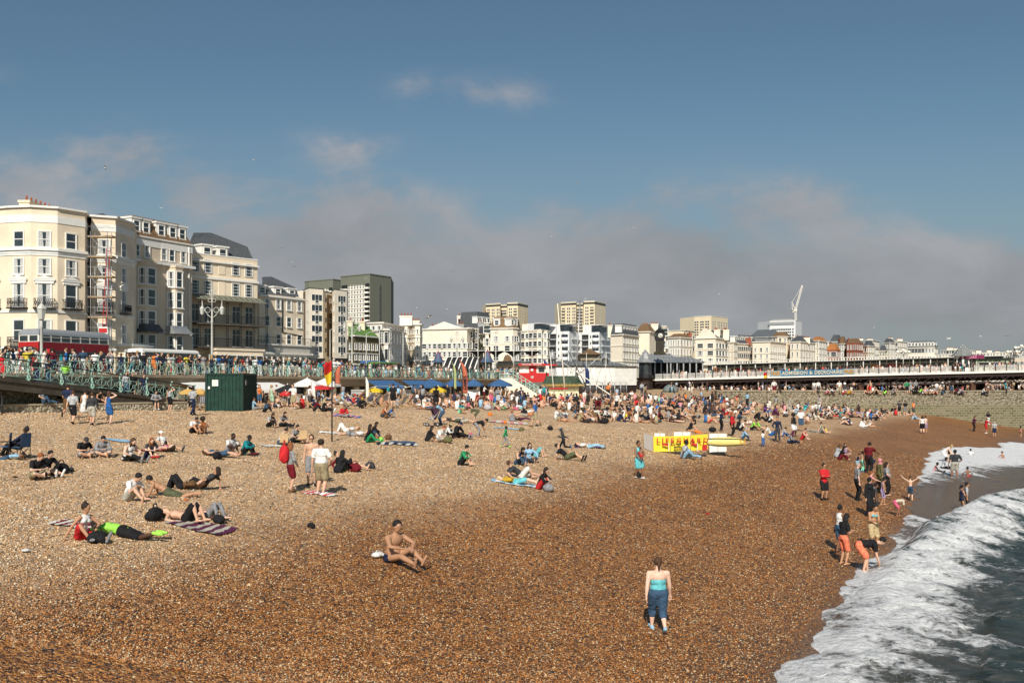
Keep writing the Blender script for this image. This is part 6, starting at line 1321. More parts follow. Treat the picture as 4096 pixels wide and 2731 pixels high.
def cloth_mesh(pn,build,kind):
    k=('cloth',pn,build,kind)
    if k in MC: return MC[k]
    S=skel(pn,build); w=wid(build); fem=build[0] in 'fg'; b=MB(); aw=w**.7; th=w**.8; g=.016
    M1=basis(V(1,0,0),S['fw1'],S['sp1']); M2=basis(V(1,0,0),S['fw'],S['sp'])
    if kind in ('tee','long','hoodie','tank','dress','coat','vestop','gown'):
        g={'hoodie':.032,'coat':.035,'tank':.011,'dress':.014,'gown':.03}.get(kind,.017); torso(b,S,g,w,fem)
        if kind!='tank' and kind!='dress':
            b.tube(S['sh0'],S['sh1'],.058*aw+g,.058*aw+g,12)
            t={'tee':.62}.get(kind,1)
            for i in (0,1):
                s,e,h=S['sh%d'%i],S['el%d'%i],S['ha%d'%i]
                if t<1: limb(b,[s,s.lerp(e,t)],[.058*aw+g,.050*aw+g])
                else: limb(b,[s,s.lerp(e,.5),e,e.lerp(h,.93)],[.058*aw+g,.050*aw+g,.041*aw+g,.028+g*.8])
        else:
            for sg in (-1,1): b.tube(S['ches']+V(sg*.085,0,0)+S['sp']*.08+S['fw']*.05,S['neck']+V(sg*.10,0,0)+S['fw']*.0,.03,.022,8); b.tube(S['neck']+V(sg*.10,0,0),S['ches']+V(sg*.08,0,0)+S['sp']*.06-S['fw']*.05,.022,.03,8)
        if kind in('hoodie','gown'): b.ell(S['neck']-S['fw']*.05+S['sp']*.01,(.11,.08,.06),M2,10,7)
        if kind=='gown':
            HM=basis(S['hr'],S['hf'],S['hd']); b.ell(S['head']-S['hf']*.015+S['hd']*.02,(.105,.108,.128),HM,12,8)
    if kind=='cami':
        g=.012; b.ell(S['mid']*.5+S['pel']*.5,(.138*w+g,.10*w+g,.15),M1,14,9); b.ell(S['mid']*.75+S['ches']*.25,(.132*w+g,.10*w+g,.13),M2,14,9)
        for sg in (-1,1): b.ell(S['ches']+V(sg*.065,0,0)+S['fw']*(.077*w),(.062,.060,.06),M2,10,7); b.tube(S['ches']+V(sg*.08,0,0)+S['fw']*.1,S['neck']+V(sg*.09,0,-.01),.014,.014,6); b.tube(S['neck']+V(sg*.09,0,-.01),S['mid']+V(sg*.07,0,.05)-S['fw']*.11,.014,.014,6)
    if kind in ('shorts','trousers','briefs','leggings','capri'):
        g={'briefs':.008,'leggings':.009,'shorts':.024,'trousers':.020,'capri':.016}[kind]
        b.ell(S['pel']+S['sp1']*.01,((.155 if not fem else .165)*w+g,.112*w+g,.115+g),M1,14,9)
        if kind!='briefs':
            b.ell(S['pel']+S['sp1']*.07,(.142*w+g,.102*w+g,.07),M1,14,9)
            for i in (0,1):
                h,kn,f=S['hi%d'%i],S['kn%d'%i],S['fo%d'%i]
                if kind=='shorts': limb(b,[h,h.lerp(kn,.4),h.lerp(kn,.86)],[.092*th+g,.084*th+g,.066*th+g*1.5],12)
                elif kind=='capri': limb(b,[h,h.lerp(kn,.4),kn,kn.lerp(f,.3)],[.100*th+g,.088*th+g,.062*th+g,.060*th+g],12)
                else: limb(b,[h,h.lerp(kn,.4),kn,kn.lerp(f,.35),kn.lerp(f,.88)],[.092*th+g,.082*th+g,.056*th+g,.056*th+g,.040+g])
        else:
            for i in (0,1): limb(b,[S['hi%d'%i],S['hi%d'%i].lerp(S['kn%d'%i],.16)],[.092*th+g,.088*th+g])
    if kind in ('skirt','dress','longskirt','gown'):
        g=.03; q={'skirt':.75,'dress':.8}.get(kind,1); 
        b.ell(S['pel'],(.165*w+.02,.118*w+.02,.12),M1,14,9)
        A=[S['hi0'],S['hi0'].lerp(S['kn0'],.5),S['hi0'].lerp(S['kn0'],q)]; B=[S['hi1'],S['hi1'].lerp(S['kn1'],.5),S['hi1'].lerp(S['kn1'],q)]; rs=[.10*th+.015,.10*th+.02,.085*th+.03]
        if q==1: A.append(S['kn0'].lerp(S['fo0'],.85)); B.append(S['kn1'].lerp(S['fo1'],.85)); rs.append(.10)
        limb(b,A,rs); limb(b,B,rs)
        for a,c,r in zip(A,B,rs):
            if (a-c).length<.5: b.tube(a,c,r*.95,r*.95,10); 
            mid_=[a.lerp(c,.5)]
        for i in range(len(A)-1):
            if (A[i]-B[i]).length<.5 and (A[i+1]-B[i+1]).length<.5: b.tube(A[i].lerp(B[i],.5),A[i+1].lerp(B[i+1],.5),rs[i]*.95,rs[i+1]*.95,10)
    if kind=='swim': g=.009; torso(b,S,g,w,fem)
    if kind=='bikini':
        b.ell(S['ches']+S['fw']*.0,(.148*w,.112*w,.045),M2,14,8)
        for sg in (-1,1): b.ell(S['ches']+V(sg*.065,0,0)+S['fw']*(.077*w),(.062,.060,.058),M2,10,7)
    MC[k]=grow(b,.0165,kind+'_'+pn,[m_cloth],3 if kind!='bikini' else 1); return MC[k]
def head_mesh(pn,build,kind):
    k=('head',pn,build,kind)
    if k in MC: return MC[k]
    S=skel(pn,build); HM=basis(S['hr'],S['hf'],S['hd']); c=S['head']; f=S['hf'];u=S['hd'];r=S['hr']; b=MB(); hk=1.0 if build[0]!='c' else 1.12; vox=.012
    if kind in('short','long','bun','pony','afro','bob','cropped'):
        t_=.006 if kind=='cropped' else .016
        b.ell(c+u*.044-f*.03,((.078+t_)*hk,(.088+t_)*hk,(.09+t_)*hk),HM,14,9)
    if kind=='afro': b.ell(c+u*.06-f*.03,(.15,.15,.14),HM,12,8)
    if kind in('long','bob'):
        n=5 if kind=='long' else 3; dn=V(0,0,-1); back=(-f*.5-u*.6).normalized(); flat=abs(S['lean'])>R(60)
        dirn=(-u*.9-f*.3).normalized() if flat else (dn*.9-f*.2).normalized()
        p=c-f*.05+u*.02
        limb(b,[p,p+dirn*.13,p+dirn*(.30 if kind=='long' else .17)],[.085,.078,.045],10)
        for sg in (-1,1): limb(b,[c+r*.07*sg-f*.02,c+r*.085*sg+dirn*.12-f*.02,c+r*.08*sg+dirn*(.24 if kind=='long' else .16)],[.035,.034,.02],8)
    if kind=='bun': b.ell(c+u*.14-f*.05,(.045,.045,.045),HM,10,7)
    if kind=='pony': limb(b,[c-f*.10+u*.05,c-f*.15-u*.02,c-f*.13-u*.16],[.035,.035,.015],8)
    if kind in('cap','beanie'):
        b.ell(c+u*.045-f*.008,(.092*hk,.108*hk,.085*hk),HM,14,9)
        if kind=='cap': b.ell(c+u*.045+f*.12,(.07,.075,.012),HM,12,6)
    if kind in('sunhat','strawhat'):
        b.ell(c+u*.07-f*.005,(.09,.10,.075),HM,14,9); b.ell(c+u*.055,(.20 if kind=='sunhat' else .165,.21 if kind=='sunhat' else .175,.014),HM,18,6)
    if kind=='scarf':
        b.ell(c+u*.02-f*.015,(.098,.105,.122),HM,14,9); b.ell(S['neck']+S['fw']*.03+S['sp']*.0,(.13,.12,.10),basis(V(1,0,0),S['fw'],S['sp']),12,8)
    if kind=='hairback':  # hair visible under a hat
        b.ell(c+u*.0-f*.03,(.084,.085,.085),HM,12,8)
    me=grow(b,vox,kind+'_'+pn,[m_hair if kind in('short','long','bun','pony','afro','bob','cropped','hairback') else m_cloth],2)
    MC[k]=me; return me
def face_cut(): pass
def glasses_mesh(pn,build):
    k=('gl',pn,build)
    if k in MC: return MC[k]
    S=skel(pn,build); HM=basis(S['hr'],S['hf'],S['hd']); b=MB()
    for sg in (-1,1): b.ell(S['head']+S['hf']*.094+S['hr']*.033*sg+S['hd']*.016,(.03,.012,.019),HM,8,6); b.beam(S['head']+S['hf']*.09+S['hr']*.06*sg+S['hd']*.02,S['head']+S['hr']*.08*sg+S['hd']*.02,.008,.008)
    b.beam(S['head']+S['hf']*.1+S['hr']*.03+S['hd']*.02,S['head']+S['hf']*.1-S['hr']*.03+S['hd']*.02,.008,.008)
    MC[k]=b.mesh('sunglasses',m_dark); return MC[k]
def shoe_mesh(pn,build,i,boot=False):
    k=('shoe',pn,build,i)
    if k in MC: return MC[k]
    S=skel(pn,build); f,t,h=S['fo%d'%i],S['to%d'%i],S['he%d'%i]; dz=V(0,0,-.028) if POSE[pn]['toe'] is None and h.z<.2 else V(0,0,0); b=MB(); limb(b,[h+dz,f.lerp(t,.5)+dz*.3,t+(t-f).normalized()*.01],[.042,.045,.036],8); limb(b,[f,h+dz],[.042,.044],8)
    MC[k]=grow(b,.013,'shoe_'+pn,[m_cloth],2); return MC[k]
CC=dict(white=(.80,.79,.76),offwhite=(.66,.63,.56),cream=(.70,.62,.48),black=(.016,.016,.018),charcoal=(.05,.052,.058),grey=(.27,.27,.28),lightgrey=(.45,.46,.48),navy=(.018,.026,.065),blue=(.03,.13,.38),denim=(.045,.09,.155),
 lightblue=(.30,.50,.66),teal=(.015,.26,.30),turquoise=(.14,.50,.54),green=(.03,.30,.12),lime=(.35,.75,.10),mint=(.30,.72,.50),olive=(.13,.12,.05),khaki=(.36,.30,.18),tan=(.48,.36,.20),brown=(.16,.085,.04),rust=(.40,.12,.03),orange=(.80,.20,.03),
 coral=(.82,.22,.12),red=(.55,.025,.03),maroon=(.16,.012,.02),pink=(.75,.30,.33),rose=(.60,.12,.20),purple=(.14,.05,.20),lilac=(.42,.32,.50),yellow=(.75,.58,.06),mustard=(.55,.33,.03),plum=(.09,.015,.05),camo=(.10,.11,.06),stone=(.42,.39,.33),palegreen=(.40,.55,.38))
SKN=dict(l=(.62,.37,.25),p=(.72,.46,.34),m=(.48,.255,.145),b=(.24,.11,.06),d=(.075,.036,.023))
HCL=dict(black=(.012,.010,.010),dark=(.03,.018,.012),brown=(.09,.045,.022),ginger=(.28,.09,.03),blond=(.42,.28,.12),grey=(.35,.34,.33),fair=(.22,.13,.06))
PEOPLE=[]; TREE={}
def person(loc,pn,facing,sc,build,skin,hair,top,bot,shoe,glasses=False,label=None,group=None,jit=True,z=0):
    me=body_mesh(pn,build); o=bpy.data.objects.new('person',me); COL.objects.link(o)
    rz=R(facing-90); v=.06
    o.location=loc+Vector((0,0,z)); o.rotation_euler=(0,0,rz); o.scale=(sc*(1.12 if build in 'gh' else 1),sc*(1.12 if build in 'gh' else 1),sc*(RND.uniform(.98,1.02) if jit else 1))
    def colr(c): c=CC[c]; k=RND.uniform(.88,1.1); return (*[min(1,x*k) for x in c],1)
    sk=SKN[skin]; k=RND.uniform(.9,1.08); o.color=(sk[0]*k,sk[1]*k,sk[2]*k,1)
    def part(name,m,c): p=bpy.data.objects.new(name,m); COL.objects.link(p); p.parent=o; p.color=c; return p
    hs,hc=hair.split('.') if hair else (None,None)
    if hs and hs!='bald':
        if hs in('cap','beanie','sunhat','strawhat','scarf'):
            part({'scarf':'headscarf','sunhat':'sun_hat','strawhat':'straw_hat'}.get(hs,hs),head_mesh(pn,build,hs),colr(hc))
            if hs!='scarf': part('hair',head_mesh(pn,build,'hairback'),(*HCL['dark'],1))
        else: part('hair',head_mesh(pn,build,hs),(*HCL[hc],1))
    for g in (top,bot):
        if g and g!='-':
            kd,c=g.split('.')
            nm={'tee':'t_shirt','long':'long_sleeved_top','cami':'vest_top','tank':'vest_top','bikini':'bikini_top','swim':'swimsuit','gown':'hooded_robe','longskirt':'long_skirt'}.get(kd,kd)
            part(nm,cloth_mesh(pn,build,kd),colr(c))
    if shoe and shoe!='-':
        for i in (0,1): part('shoe',shoe_mesh(pn,build,i),colr(shoe))
    if glasses: part('sunglasses',glasses_mesh(pn,build),(0,0,0,1))
    if label: o['label']=label
    o['category']='person'
    if group: o['group']=group
    PEOPLE.append(o); return o
# ---------------------------------------------------------------- who stands, sits and lies where (points measured on enlarged crops of the photo)
ZN={'1':(0,1350,2.851),'2':(0,1700,2.613),'3':(700,1400,2.4125),'4':(1400,1400,2.4125),'5':(2100,1450,2.614),'6':(2800,1500,2.851),'7':(3200,1700,2.412),'8':(3300,1250,2.955),'U':(0,0,.5742)}
LIST="""
U 900 1290 semi 318 1.18 h m short.black - briefs.navy -|shirtless person in navy trunks sitting alone in the lower middle of the beach
U 1512 1450 stroll 92 1.0 g p pony.brown cami.turquoise capri.denim lightblue|person in turquoise vest and cropped jeans walking away alone on the brown shingle
1 768 918 walk 88 1.08 m m short.dark tee.navy shorts.brown black
1 828 990 stroll 84 1.02 m l short.brown tee.lightgrey shorts.black black|person in grey T-shirt and black shorts carrying a small black backpack
1 962 950 walk 80 .98 f m bun.dark dress.white - brown|person in white dress with a black bag strap across the back
1 1048 1003 stroll 96 1.0 m l short.brown long.charcoal shorts.stone black
1 1240 982 headhand 70 .98 f p long.brown dress.blue - -|long haired person in blue patterned dress holding a hand to the head
1 2196 888 stroll 62 1.05 m d cropped.black tee.lightgrey trousers.navy black
1 1932 842 headhand 60 .97 f l long.brown tank.lightgrey shorts.black -
1 940 1368 cross 318 1.0 m l cap.charcoal tee.black shorts.grey -
1 1165 1358 cross 300 1.0 m l short.black long.grey shorts.grey -
1 1450 1405 long 330 1.05 g p long.brown tank.white leggings.black grey|large long haired person in white vest and black leggings looking at a phone
1 1690 1368 knees 318 .92 f p long.ginger tee.charcoal shorts.navy red|red haired person in charcoal T-shirt hugging bare knees
1 1882 1292 leanknee 340 1.0 m l cap.white tee.white shorts.black charcoal
1 1800 1300 backknee 180 .92 f p long.dark tank.pink leggings.black rose|person lying behind the red haired one in black leggings and pink shoes
2 360 560 cross 330 1.05 m p short.ginger tee.black shorts.khaki black|ginger haired person in black T-shirt holding a camera to the face
2 478 520 long 328 1.0 m l short.black long.black shorts.black white
2 1340 790 kneesphone 335 1.05 m l short.black tee.white shorts.stone -
2 1760 742 prop 178 1.05 m m short.black - shorts.camo -|shirtless person in camouflage shorts lying on the elbows facing left
2 1900 672 backknee 178 .98 f l bob.brown long.brown trousers.black black
2 2130 672 side 182 .95 f m bob.dark tee.charcoal trousers.black black
2 855 1196 onearm 328 1.0 f m bun.dark tank.white shorts.red grey|person in white vest and red shorts propped on one arm
2 1290 1160 front 172 1.1 m d cropped.black tee.lime shorts.black lime|person in lime T-shirt lying with the head on a companion's lap
2 1960 1010 backknee 338 1.05 m l short.brown - shorts.black -|shirtless person in black shorts lying on a purple striped towel
2 2190 985 backknee 344 .98 f p bun.dark bikini.black leggings.grey -
3 172 800 kneesphone 325 1.0 m m short.dark tee.white shorts.black -
3 268 802 knees 285 .95 f b afro.dark tank.rust shorts.brown -
3 905 742 kneesphone 330 .98 f l long.dark tee.lightgrey trousers.black -
3 1028 738 long 332 .98 f l long.dark tee.grey trousers.black black
3 1010 912 kneesphone 345 .97 f l bun.dark tank.white trousers.denim -|person in white vest kneeling over an open pizza box
3 1140 888 long 335 .98 f l bun.dark tee.grey shorts.black -|person in grey T-shirt with a pizza box on outstretched legs
3 512 1008 knees 330 1.05 m d cropped.black tee.white shorts.grey brown
3 660 1010 knees 345 1.0 f d short.black coat.teal trousers.black maroon
3 432 1030 back 346 1.0 f l bob.brown dress.denim - -|person in slate blue dress lying flat with the head to the left
3 1112 1370 stance 35 .95 f l bob.ginger long.grey skirt.maroon brown|person with a big red hiking rucksack and short patterned skirt
3 1318 1310 stand 275 1.05 m l short.brown - shorts.grey charcoal g|shirtless person in grey shorts and sunglasses standing face on
3 1402 1402 stance 68 1.08 h l short.dark tee.white shorts.khaki white|person in white and blue raglan top and khaki shorts seen from behind
3 1572 1185 knees 60 1.0 f m long.black long.black trousers.black -
3 1660 1150 loung 345 1.0 f l bun.dark long.maroon shorts.black -
3 1480 820 kneesphone 320 .0 f l bun.dark tee.white shorts.black -
3 1648 792 backknee 182 1.0 m l short.fair tee.white trousers.white -
3 1735 832 back 172 1.0 m l short.ginger tee.white shorts.grey -
3 1860 888 onearm 352 1.0 f m long.black long.black trousers.green -|long black haired person in emerald green trousers and black top
3 1895 845 knees 10 1.0 f l long.dark long.black trousers.denim -
3 1620 650 cross 300 .95 m l short.brown long.red trousers.grey -|person in red jacket cross legged on a pink and blue blanket
3 748 578 crossup 40 .95 m l short.brown tee.lightblue shorts.grey -|person with a small red backpack crouched beside the green container
3 862 600 kneesphone 355 .97 f l bob.fair long.denim trousers.black -
3 815 545 stand 300 .95 f l bob.ginger tank.orange shorts.denim -
3 930 560 stance 60 .96 f p pony.blond dress.palegreen - -
3 1145 572 reach 250 1.04 m l short.dark tee.white shorts.khaki white|person in white T-shirt and khaki shorts with a grey jacket over the arm
3 1345 588 knees 20 1.0 f l long.dark long.maroon trousers.black -
3 1425 592 long 5 1.0 m l short.dark tee.black trousers.black white
3 1660 548 cross 350 1.05 m l short.grey hoodie.purple trousers.denim -
3 1725 540 crossup 340 1.0 m l strawhat.red long.red shorts.stone -
3 1800 560 cross 290 1.0 m l beanie.mustard long.black trousers.black -
4 308 648 kneesphone 20 1.0 f l long.ginger tank.rust trousers.charcoal -
4 375 650 kneesphone 345 .92 f l bob.brown tee.blue leggings.grey -
4 828 557 phone 290 1.0 g d afro.black dress.black - -
4 415 545 stand 80 1.08 h l cropped.dark tee.black shorts.black -
4 385 520 stand 100 1.0 m l short.fair tee.teal shorts.stone -
4 522 470 stance 80 1.0 m m short.black tee.offwhite shorts.stone -
4 605 465 phone 320 1.02 m d cropped.black tee.white trousers.black -
4 940 502 stand 260 1.0 m l short.black long.black trousers.black -
4 1082 505 kneesphone 330 1.0 m m strawhat.cream tee.red shorts.stone -
4 1060 610 knees 320 1.02 m m short.black tee.teal shorts.mint -
4 1130 580 kneesphone 340 .95 f l bob.dark tee.rose shorts.black -
4 1205 700 bend 185 .95 f l short.brown tee.camo shorts.camo -
4 878 725 stoop 196 1.05 m d cropped.black long.lightblue trousers.denim -|person in light blue shirt and jeans leaning over a dark pushchair
4 1245 842 bend 15 .98 f m bun.black tee.black leggings.grey -|person in black top and grey leggings bending over barefoot
4 742 882 knees 20 1.0 f l long.dark long.black skirt.black -
4 850 885 cross 335 1.08 h p short.ginger tee.white shorts.stone -|person with ginger beard and white T-shirt sitting in a group of four
4 925 850 knees 350 1.0 m d strawhat.tan long.white trousers.black -
4 1012 845 long 335 1.08 h l cap.navy long.black trousers.black grey
4 1085 702 back 350 1.0 m l short.fair long.camo shorts.stone -
4 990 690 back 200 1.0 m l cap.grey tee.stone shorts.charcoal -
4 1500 938 walk 5 .68 c d cropped.black hoodie.green trousers.grey lime|small child in dark green hoodie walking right across the shingle
4 1068 1112 knees 345 1.02 m l short.black long.green shorts.black -|person in emerald green sweater hugging the knees, alone in the middle
4 1615 1108 kneesphone 320 1.0 f l long.black tank.black trousers.denim -
4 1725 1085 crossup 290 1.0 f l long.black long.lightblue trousers.charcoal - g
4 1795 1030 backknee 340 1.0 m l short.dark tee.black shorts.turquoise -|person lying behind two sitters with bare knees up and turquoise shorts
4 1600 1292 back 352 1.0 f p bob.blond long.mustard shorts.turquoise -|person in mustard and black top lying flat on a striped towel
4 1650 1235 loung 8 1.05 m l short.brown tee.charcoal shorts.white - g
4 1828 1342 knees 338 1.02 f l long.dark long.black shorts.red -|dark haired person in black sweater and red shorts beside a grey handbag
4 1790 742 walk 170 1.05 m l cropped.brown tee.blue shorts.khaki brown|person in bright blue T-shirt and khaki shorts walking left
4 1385 575 kneesphone 330 .95 m l short.brown tee.palegreen shorts.grey -
4 1292 490 reach 0 1.0 f b bun.black tee.white trousers.maroon -
4 1360 530 armscross 300 .97 f l bob.dark tank.cream shorts.rose -
4 1392 490 stand 330 .97 f l long.dark tank.black shorts.grey -
4 1432 533 armscross 260 .98 f l bob.brown long.grey shorts.lightgrey -
4 1478 480 stance 110 1.05 m b short.black tee.black shorts.brown -
4 1518 478 stroll 200 1.0 f m pony.dark tee.white trousers.brown -
4 1530 572 kneesphone 300 .95 f l bob.dark long.grey shorts.black -
4 1450 578 back 180 .95 f l bob.dark tee.green leggings.rose -
4 1620 580 back 170 1.0 m l short.dark tee.turquoise shorts.rose -
4 1700 612 backhead 190 1.0 m l short.dark tee.white shorts.black -
4 1570 690 kneesphone 100 .95 f l long.ginger tank.grey shorts.grey -
4 1640 680 back 0 1.0 f l long.dark tee.black leggings.plum -
4 1700 640 back 195 1.0 f l bob.dark tee.orange shorts.stone -
5 285 372 knees 320 .95 f b bun.black tank.black shorts.black -
5 357 372 knees 340 .95 m b cropped.black tee.pink shorts.white -
5 452 388 kneesphone 345 1.05 m l short.brown long.lightblue trousers.navy -
5 528 372 knees 350 1.0 m m short.dark - shorts.brown - g
5 580 372 knees 300 .95 f m bob.dark bikini.orange shorts.orange -
5 640 372 kneesphone 320 1.0 f l bun.dark dress.black - -
5 700 372 onearm 200 1.0 m m short.black tee.grey shorts.black -
5 885 322 stance 60 1.0 g p bun.brown bikini.coral skirt.black -
5 1222 332 stand 80 1.02 m l short.fair long.lightgrey trousers.navy -|person with a maroon backpack and jeans walking below the pier
5 1252 328 stand 90 1.05 m l short.dark tee.black shorts.khaki -
5 1122 300 stance 300 1.02 m l short.brown tee.lightblue shorts.navy -
5 965 520 stance 205 1.08 h l cropped.grey tee.white shorts.black -|grey haired person in white T-shirt and black shorts standing and looking down
5 770 545 stoop 260 1.02 m b short.black long.maroon trousers.black -
5 742 632 bend 345 1.0 f l short.dark tee.offwhite shorts.brown -|person in cream top bending over a red bag
5 318 600 crossup 20 1.0 m l short.black tee.white shorts.stone -
5 345 608 kneesphone 345 1.05 m l short.brown long.grey shorts.khaki -
5 392 600 knees 300 1.0 m b cropped.black tee.white trousers.denim -
5 505 565 kneesphone 340 1.0 f l bob.dark long.denim shorts.stone -
5 560 605 kneesphone 350 1.0 m m short.black long.tan shorts.khaki -
5 540 468 knees 0 1.0 m l short.dark tee.black shorts.navy -
5 622 500 cross 300 1.0 f m bob.brown tank.cream shorts.green - g
5 430 432 back 350 1.0 f l long.dark tee.white shorts.pink -
5 760 400 loung 350 1.0 m l short.brown tee.white trousers.grey white
5 850 382 loung 345 1.0 m l short.dark tee.lightblue trousers.navy -
5 830 578 long 320 1.0 m d afro.black long.white trousers.black -
5 905 580 kneesphone 20 .95 f l bob.brown tee.white shorts.stone -
5 975 615 kneesphone 10 1.0 f l long.brown long.navy shorts.navy -
5 1040 612 kneesphone 340 1.0 f m long.ginger tee.yellow trousers.navy -|person in yellow T-shirt leaning back beside a blue bag
5 1095 562 prop 265 1.0 m m short.black - shorts.black -
5 1265 602 loung 345 1.0 f l long.dark tee.black shorts.black -
5 1395 598 onearm 350 1.0 f l long.dark long.maroon trousers.black -
5 1350 498 crossup 350 1.0 m m short.dark - shorts.black -
5 1450 492 back 355 1.0 m l short.dark tee.charcoal shorts.brown -
5 1392 408 kneesphone 340 .97 f l long.dark dress.mint - -|long haired person in a mint green dress sitting on the beach
5 1360 402 kneesphone 60 1.0 m l short.brown tee.white shorts.stone -
5 1260 402 front 175 1.0 m m short.dark tee.brown shorts.charcoal -
5 1560 482 loung 20 1.0 m l short.black tee.black trousers.black -
5 1625 480 knees 80 1.0 f l long.dark tee.pink shorts.denim -
5 1705 512 kneesphone 340 1.0 f l long.dark tee.grey shorts.grey -
5 1655 560 onearm 345 1.05 m l short.dark - shorts.stone -
5 1590 568 back 352 1.0 m l short.dark tee.navy trousers.navy white
5 1530 540 loung 350 1.0 f l long.dark tee.black shorts.brown -
5 1810 478 knees 260 1.0 m l cap.black tank.black shorts.red -
5 1770 465 crossup 300 1.0 f l bob.dark long.grey shorts.denim -
5 1870 480 kneesphone 340 1.0 m l cap.grey tee.lightgrey shorts.stone -
5 1680 410 leanknee 350 1.0 m l short.dark tee.navy trousers.charcoal -
5 1845 442 phone 190 1.02 m l short.brown tee.lightblue shorts.brown -|person in light blue T-shirt with a grey backpack standing over sunbathers
5 1960 405 kneesphone 340 1.0 f l long.dark tee.black trousers.black -
5 2010 400 knees 330 1.0 f l long.dark tank.black leggings.charcoal -
5 1935 390 knees 20 1.0 m l short.fair tee.white shorts.stone -
5 1715 712 kneesphone 345 1.0 f l bun.black tee.black shorts.black -|person in black top reading a phone behind the lifeguard windbreak
5 1790 735 front 160 .9 m m short.dark - shorts.orange -
5 1960 560 back 355 1.0 f l long.dark dress.denim - -
5 402 948 run 178 .78 c d cap.denim hoodie.charcoal trousers.black blue|child in dark hoodie and blue cap running left over the shingle
5 440 1022 side 352 1.05 m l short.dark tee.black shorts.camo black|person in black T-shirt and camouflage shorts lying on one side
5 670 895 back 350 1.0 m l short.dark tee.white trousers.lightblue grey|person in white T-shirt and pale jeans lying flat on a purple mat
5 1190 1218 carry 292 1.0 f b bun.black tank.turquoise skirt.turquoise white|person in turquoise printed skirt carrying a bare backed toddler
5 1655 998 onearm 350 1.05 g d bun.black tee.lightgrey trousers.lightblue -|person in grey T-shirt and pale jeans sitting in front of the lifeguard windbreak
6 262 455 reach 5 1.05 m b short.black tee.red shorts.khaki -|person in red T-shirt and khaki shorts standing with one arm stretched out
6 365 705 stand 340 1.0 g m long.ginger long.red trousers.black -|long haired person in red cardigan standing by the rescue board
6 460 635 kneesphone 345 1.05 m l short.dark tee.offwhite shorts.black -
6 420 620 knees 20 1.0 f l long.dark long.black trousers.black -
6 590 625 kneesphone 340 1.0 m m short.black tee.lime shorts.black -
6 640 625 long 350 1.0 f l bun.dark long.lime shorts.stone -
6 480 740 knees 345 1.0 f l short.grey long.lightblue trousers.denim -
6 238 640 phone 20 .9 f b bun.black long.navy trousers.black -
6 718 815 stand 290 .60 c b afro.black tee.white trousers.blue -|toddler in white top and blue trousers standing alone left of the group
6 805 692 lean 350 1.0 m l strawhat.tan tee.offwhite shorts.blue -|person in straw hat and cream T-shirt leaning back on both hands
6 885 768 stance 250 1.02 f m pony.black long.navy trousers.charcoal -|person with black ponytail in navy cardigan and dark grey trousers
6 930 700 kneesphone 0 .85 c l short.dark tee.lightgrey trousers.blue -
6 1065 702 stance 320 1.03 g d afro.black tank.black skirt.white -|person in black vest and black and white spotted skirt
6 1150 640 stand 270 1.05 m m short.black tee.white shorts.denim -
6 1012 780 long 342 1.0 f m scarf.plum long.grey trousers.navy -|person in plum headscarf and checked shirt sitting with legs stretched out
6 1162 738 knees 325 1.0 f p bun.brown swim.red shorts.red - g|person in red swimsuit sitting with bare legs drawn up
6 658 565 walk 188 1.05 h m short.black tee.khaki shorts.black -|person in khaki T-shirt and black shorts walking left
6 1362 662 onearm 345 1.0 f l bun.brown tank.green shorts.grey - g|person in dark green top on a grey towel facing a child in yellow
6 1448 655 kneesphone 180 .6 c l bob.brown tee.yellow shorts.yellow -
6 420 335 stoop 350 .95 m b cap.black tee.maroon shorts.coral -
6 540 365 stance 210 1.03 m d cropped.black tee.lightblue trousers.black -
6 842 275 stance 80 1.05 m l short.fair long.white shorts.maroon -
6 906 275 walk 170 1.0 m d cropped.black long.black trousers.black -
6 1302 355 stand 85 .98 f l bob.dark tee.white shorts.grey -|person in white T-shirt and grey shorts, left of two seen from behind
6 1350 355 stand 95 1.02 m m short.dark long.white trousers.black -|person in long white shirt and black trousers, right of two seen from behind
6 1020 425 walk 0 1.05 m l short.fair long.stone trousers.stone -
6 1185 405 knees 20 1.0 f l sunhat.brown coat.teal shorts.turquoise -|person in sun hat wrapped in a turquoise towel
6 1220 375 kneesphone 320 1.0 f l cap.tan tee.blue shorts.stone -
6 750 530 loung 350 1.0 m l short.dark tee.black trousers.black -
6 790 545 kneesphone 345 1.0 m l short.black tee.white shorts.black black
6 740 425 knees 300 1.0 f l scarf.black long.purple longskirt.purple -
6 830 465 kneesphone 345 1.0 f m scarf.purple long.plum longskirt.plum -
6 960 475 cross 300 .95 f d bun.black tee.white trousers.charcoal -
6 1225 505 kneesphone 340 1.0 f m beanie.denim long.lightgrey shorts.denim -
6 1320 515 leanknee 345 1.0 f l long.dark long.white trousers.cream -
6 1360 505 knees 345 1.0 f l sunhat.brown tee.maroon trousers.charcoal -
6 335 490 kneesphone 330 1.0 f m bun.brown tee.coral trousers.denim -
6 420 500 onearm 345 1.05 m l short.brown - trousers.denim -
6 300 455 knees 340 1.0 m l short.dark tee.white shorts.red -
6 470 455 backknee 190 1.0 m l short.dark - shorts.black -
6 430 400 kneesphone 350 1.0 m m cap.black tee.white shorts.black -
6 480 405 leanknee 345 1.0 m l short.dark tee.white trousers.black -
6 40 400 onearm 345 1.0 m l short.brown tee.lightgrey trousers.charcoal -
6 155 468 back 180 1.0 m l short.dark tee.navy trousers.denim -
6 1475 455 knees 330 1.0 f l long.dark dress.white - -
6 1555 462 kneesphone 345 1.0 f l short.brown tee.lightgrey trousers.black -
6 1440 362 knees 345 1.0 f l long.dark tee.white shorts.rose -
6 1490 352 kneesphone 340 1.0 f l long.dark long.white trousers.charcoal -
6 1592 372 stance 250 1.0 m m short.black tee.white trousers.khaki -
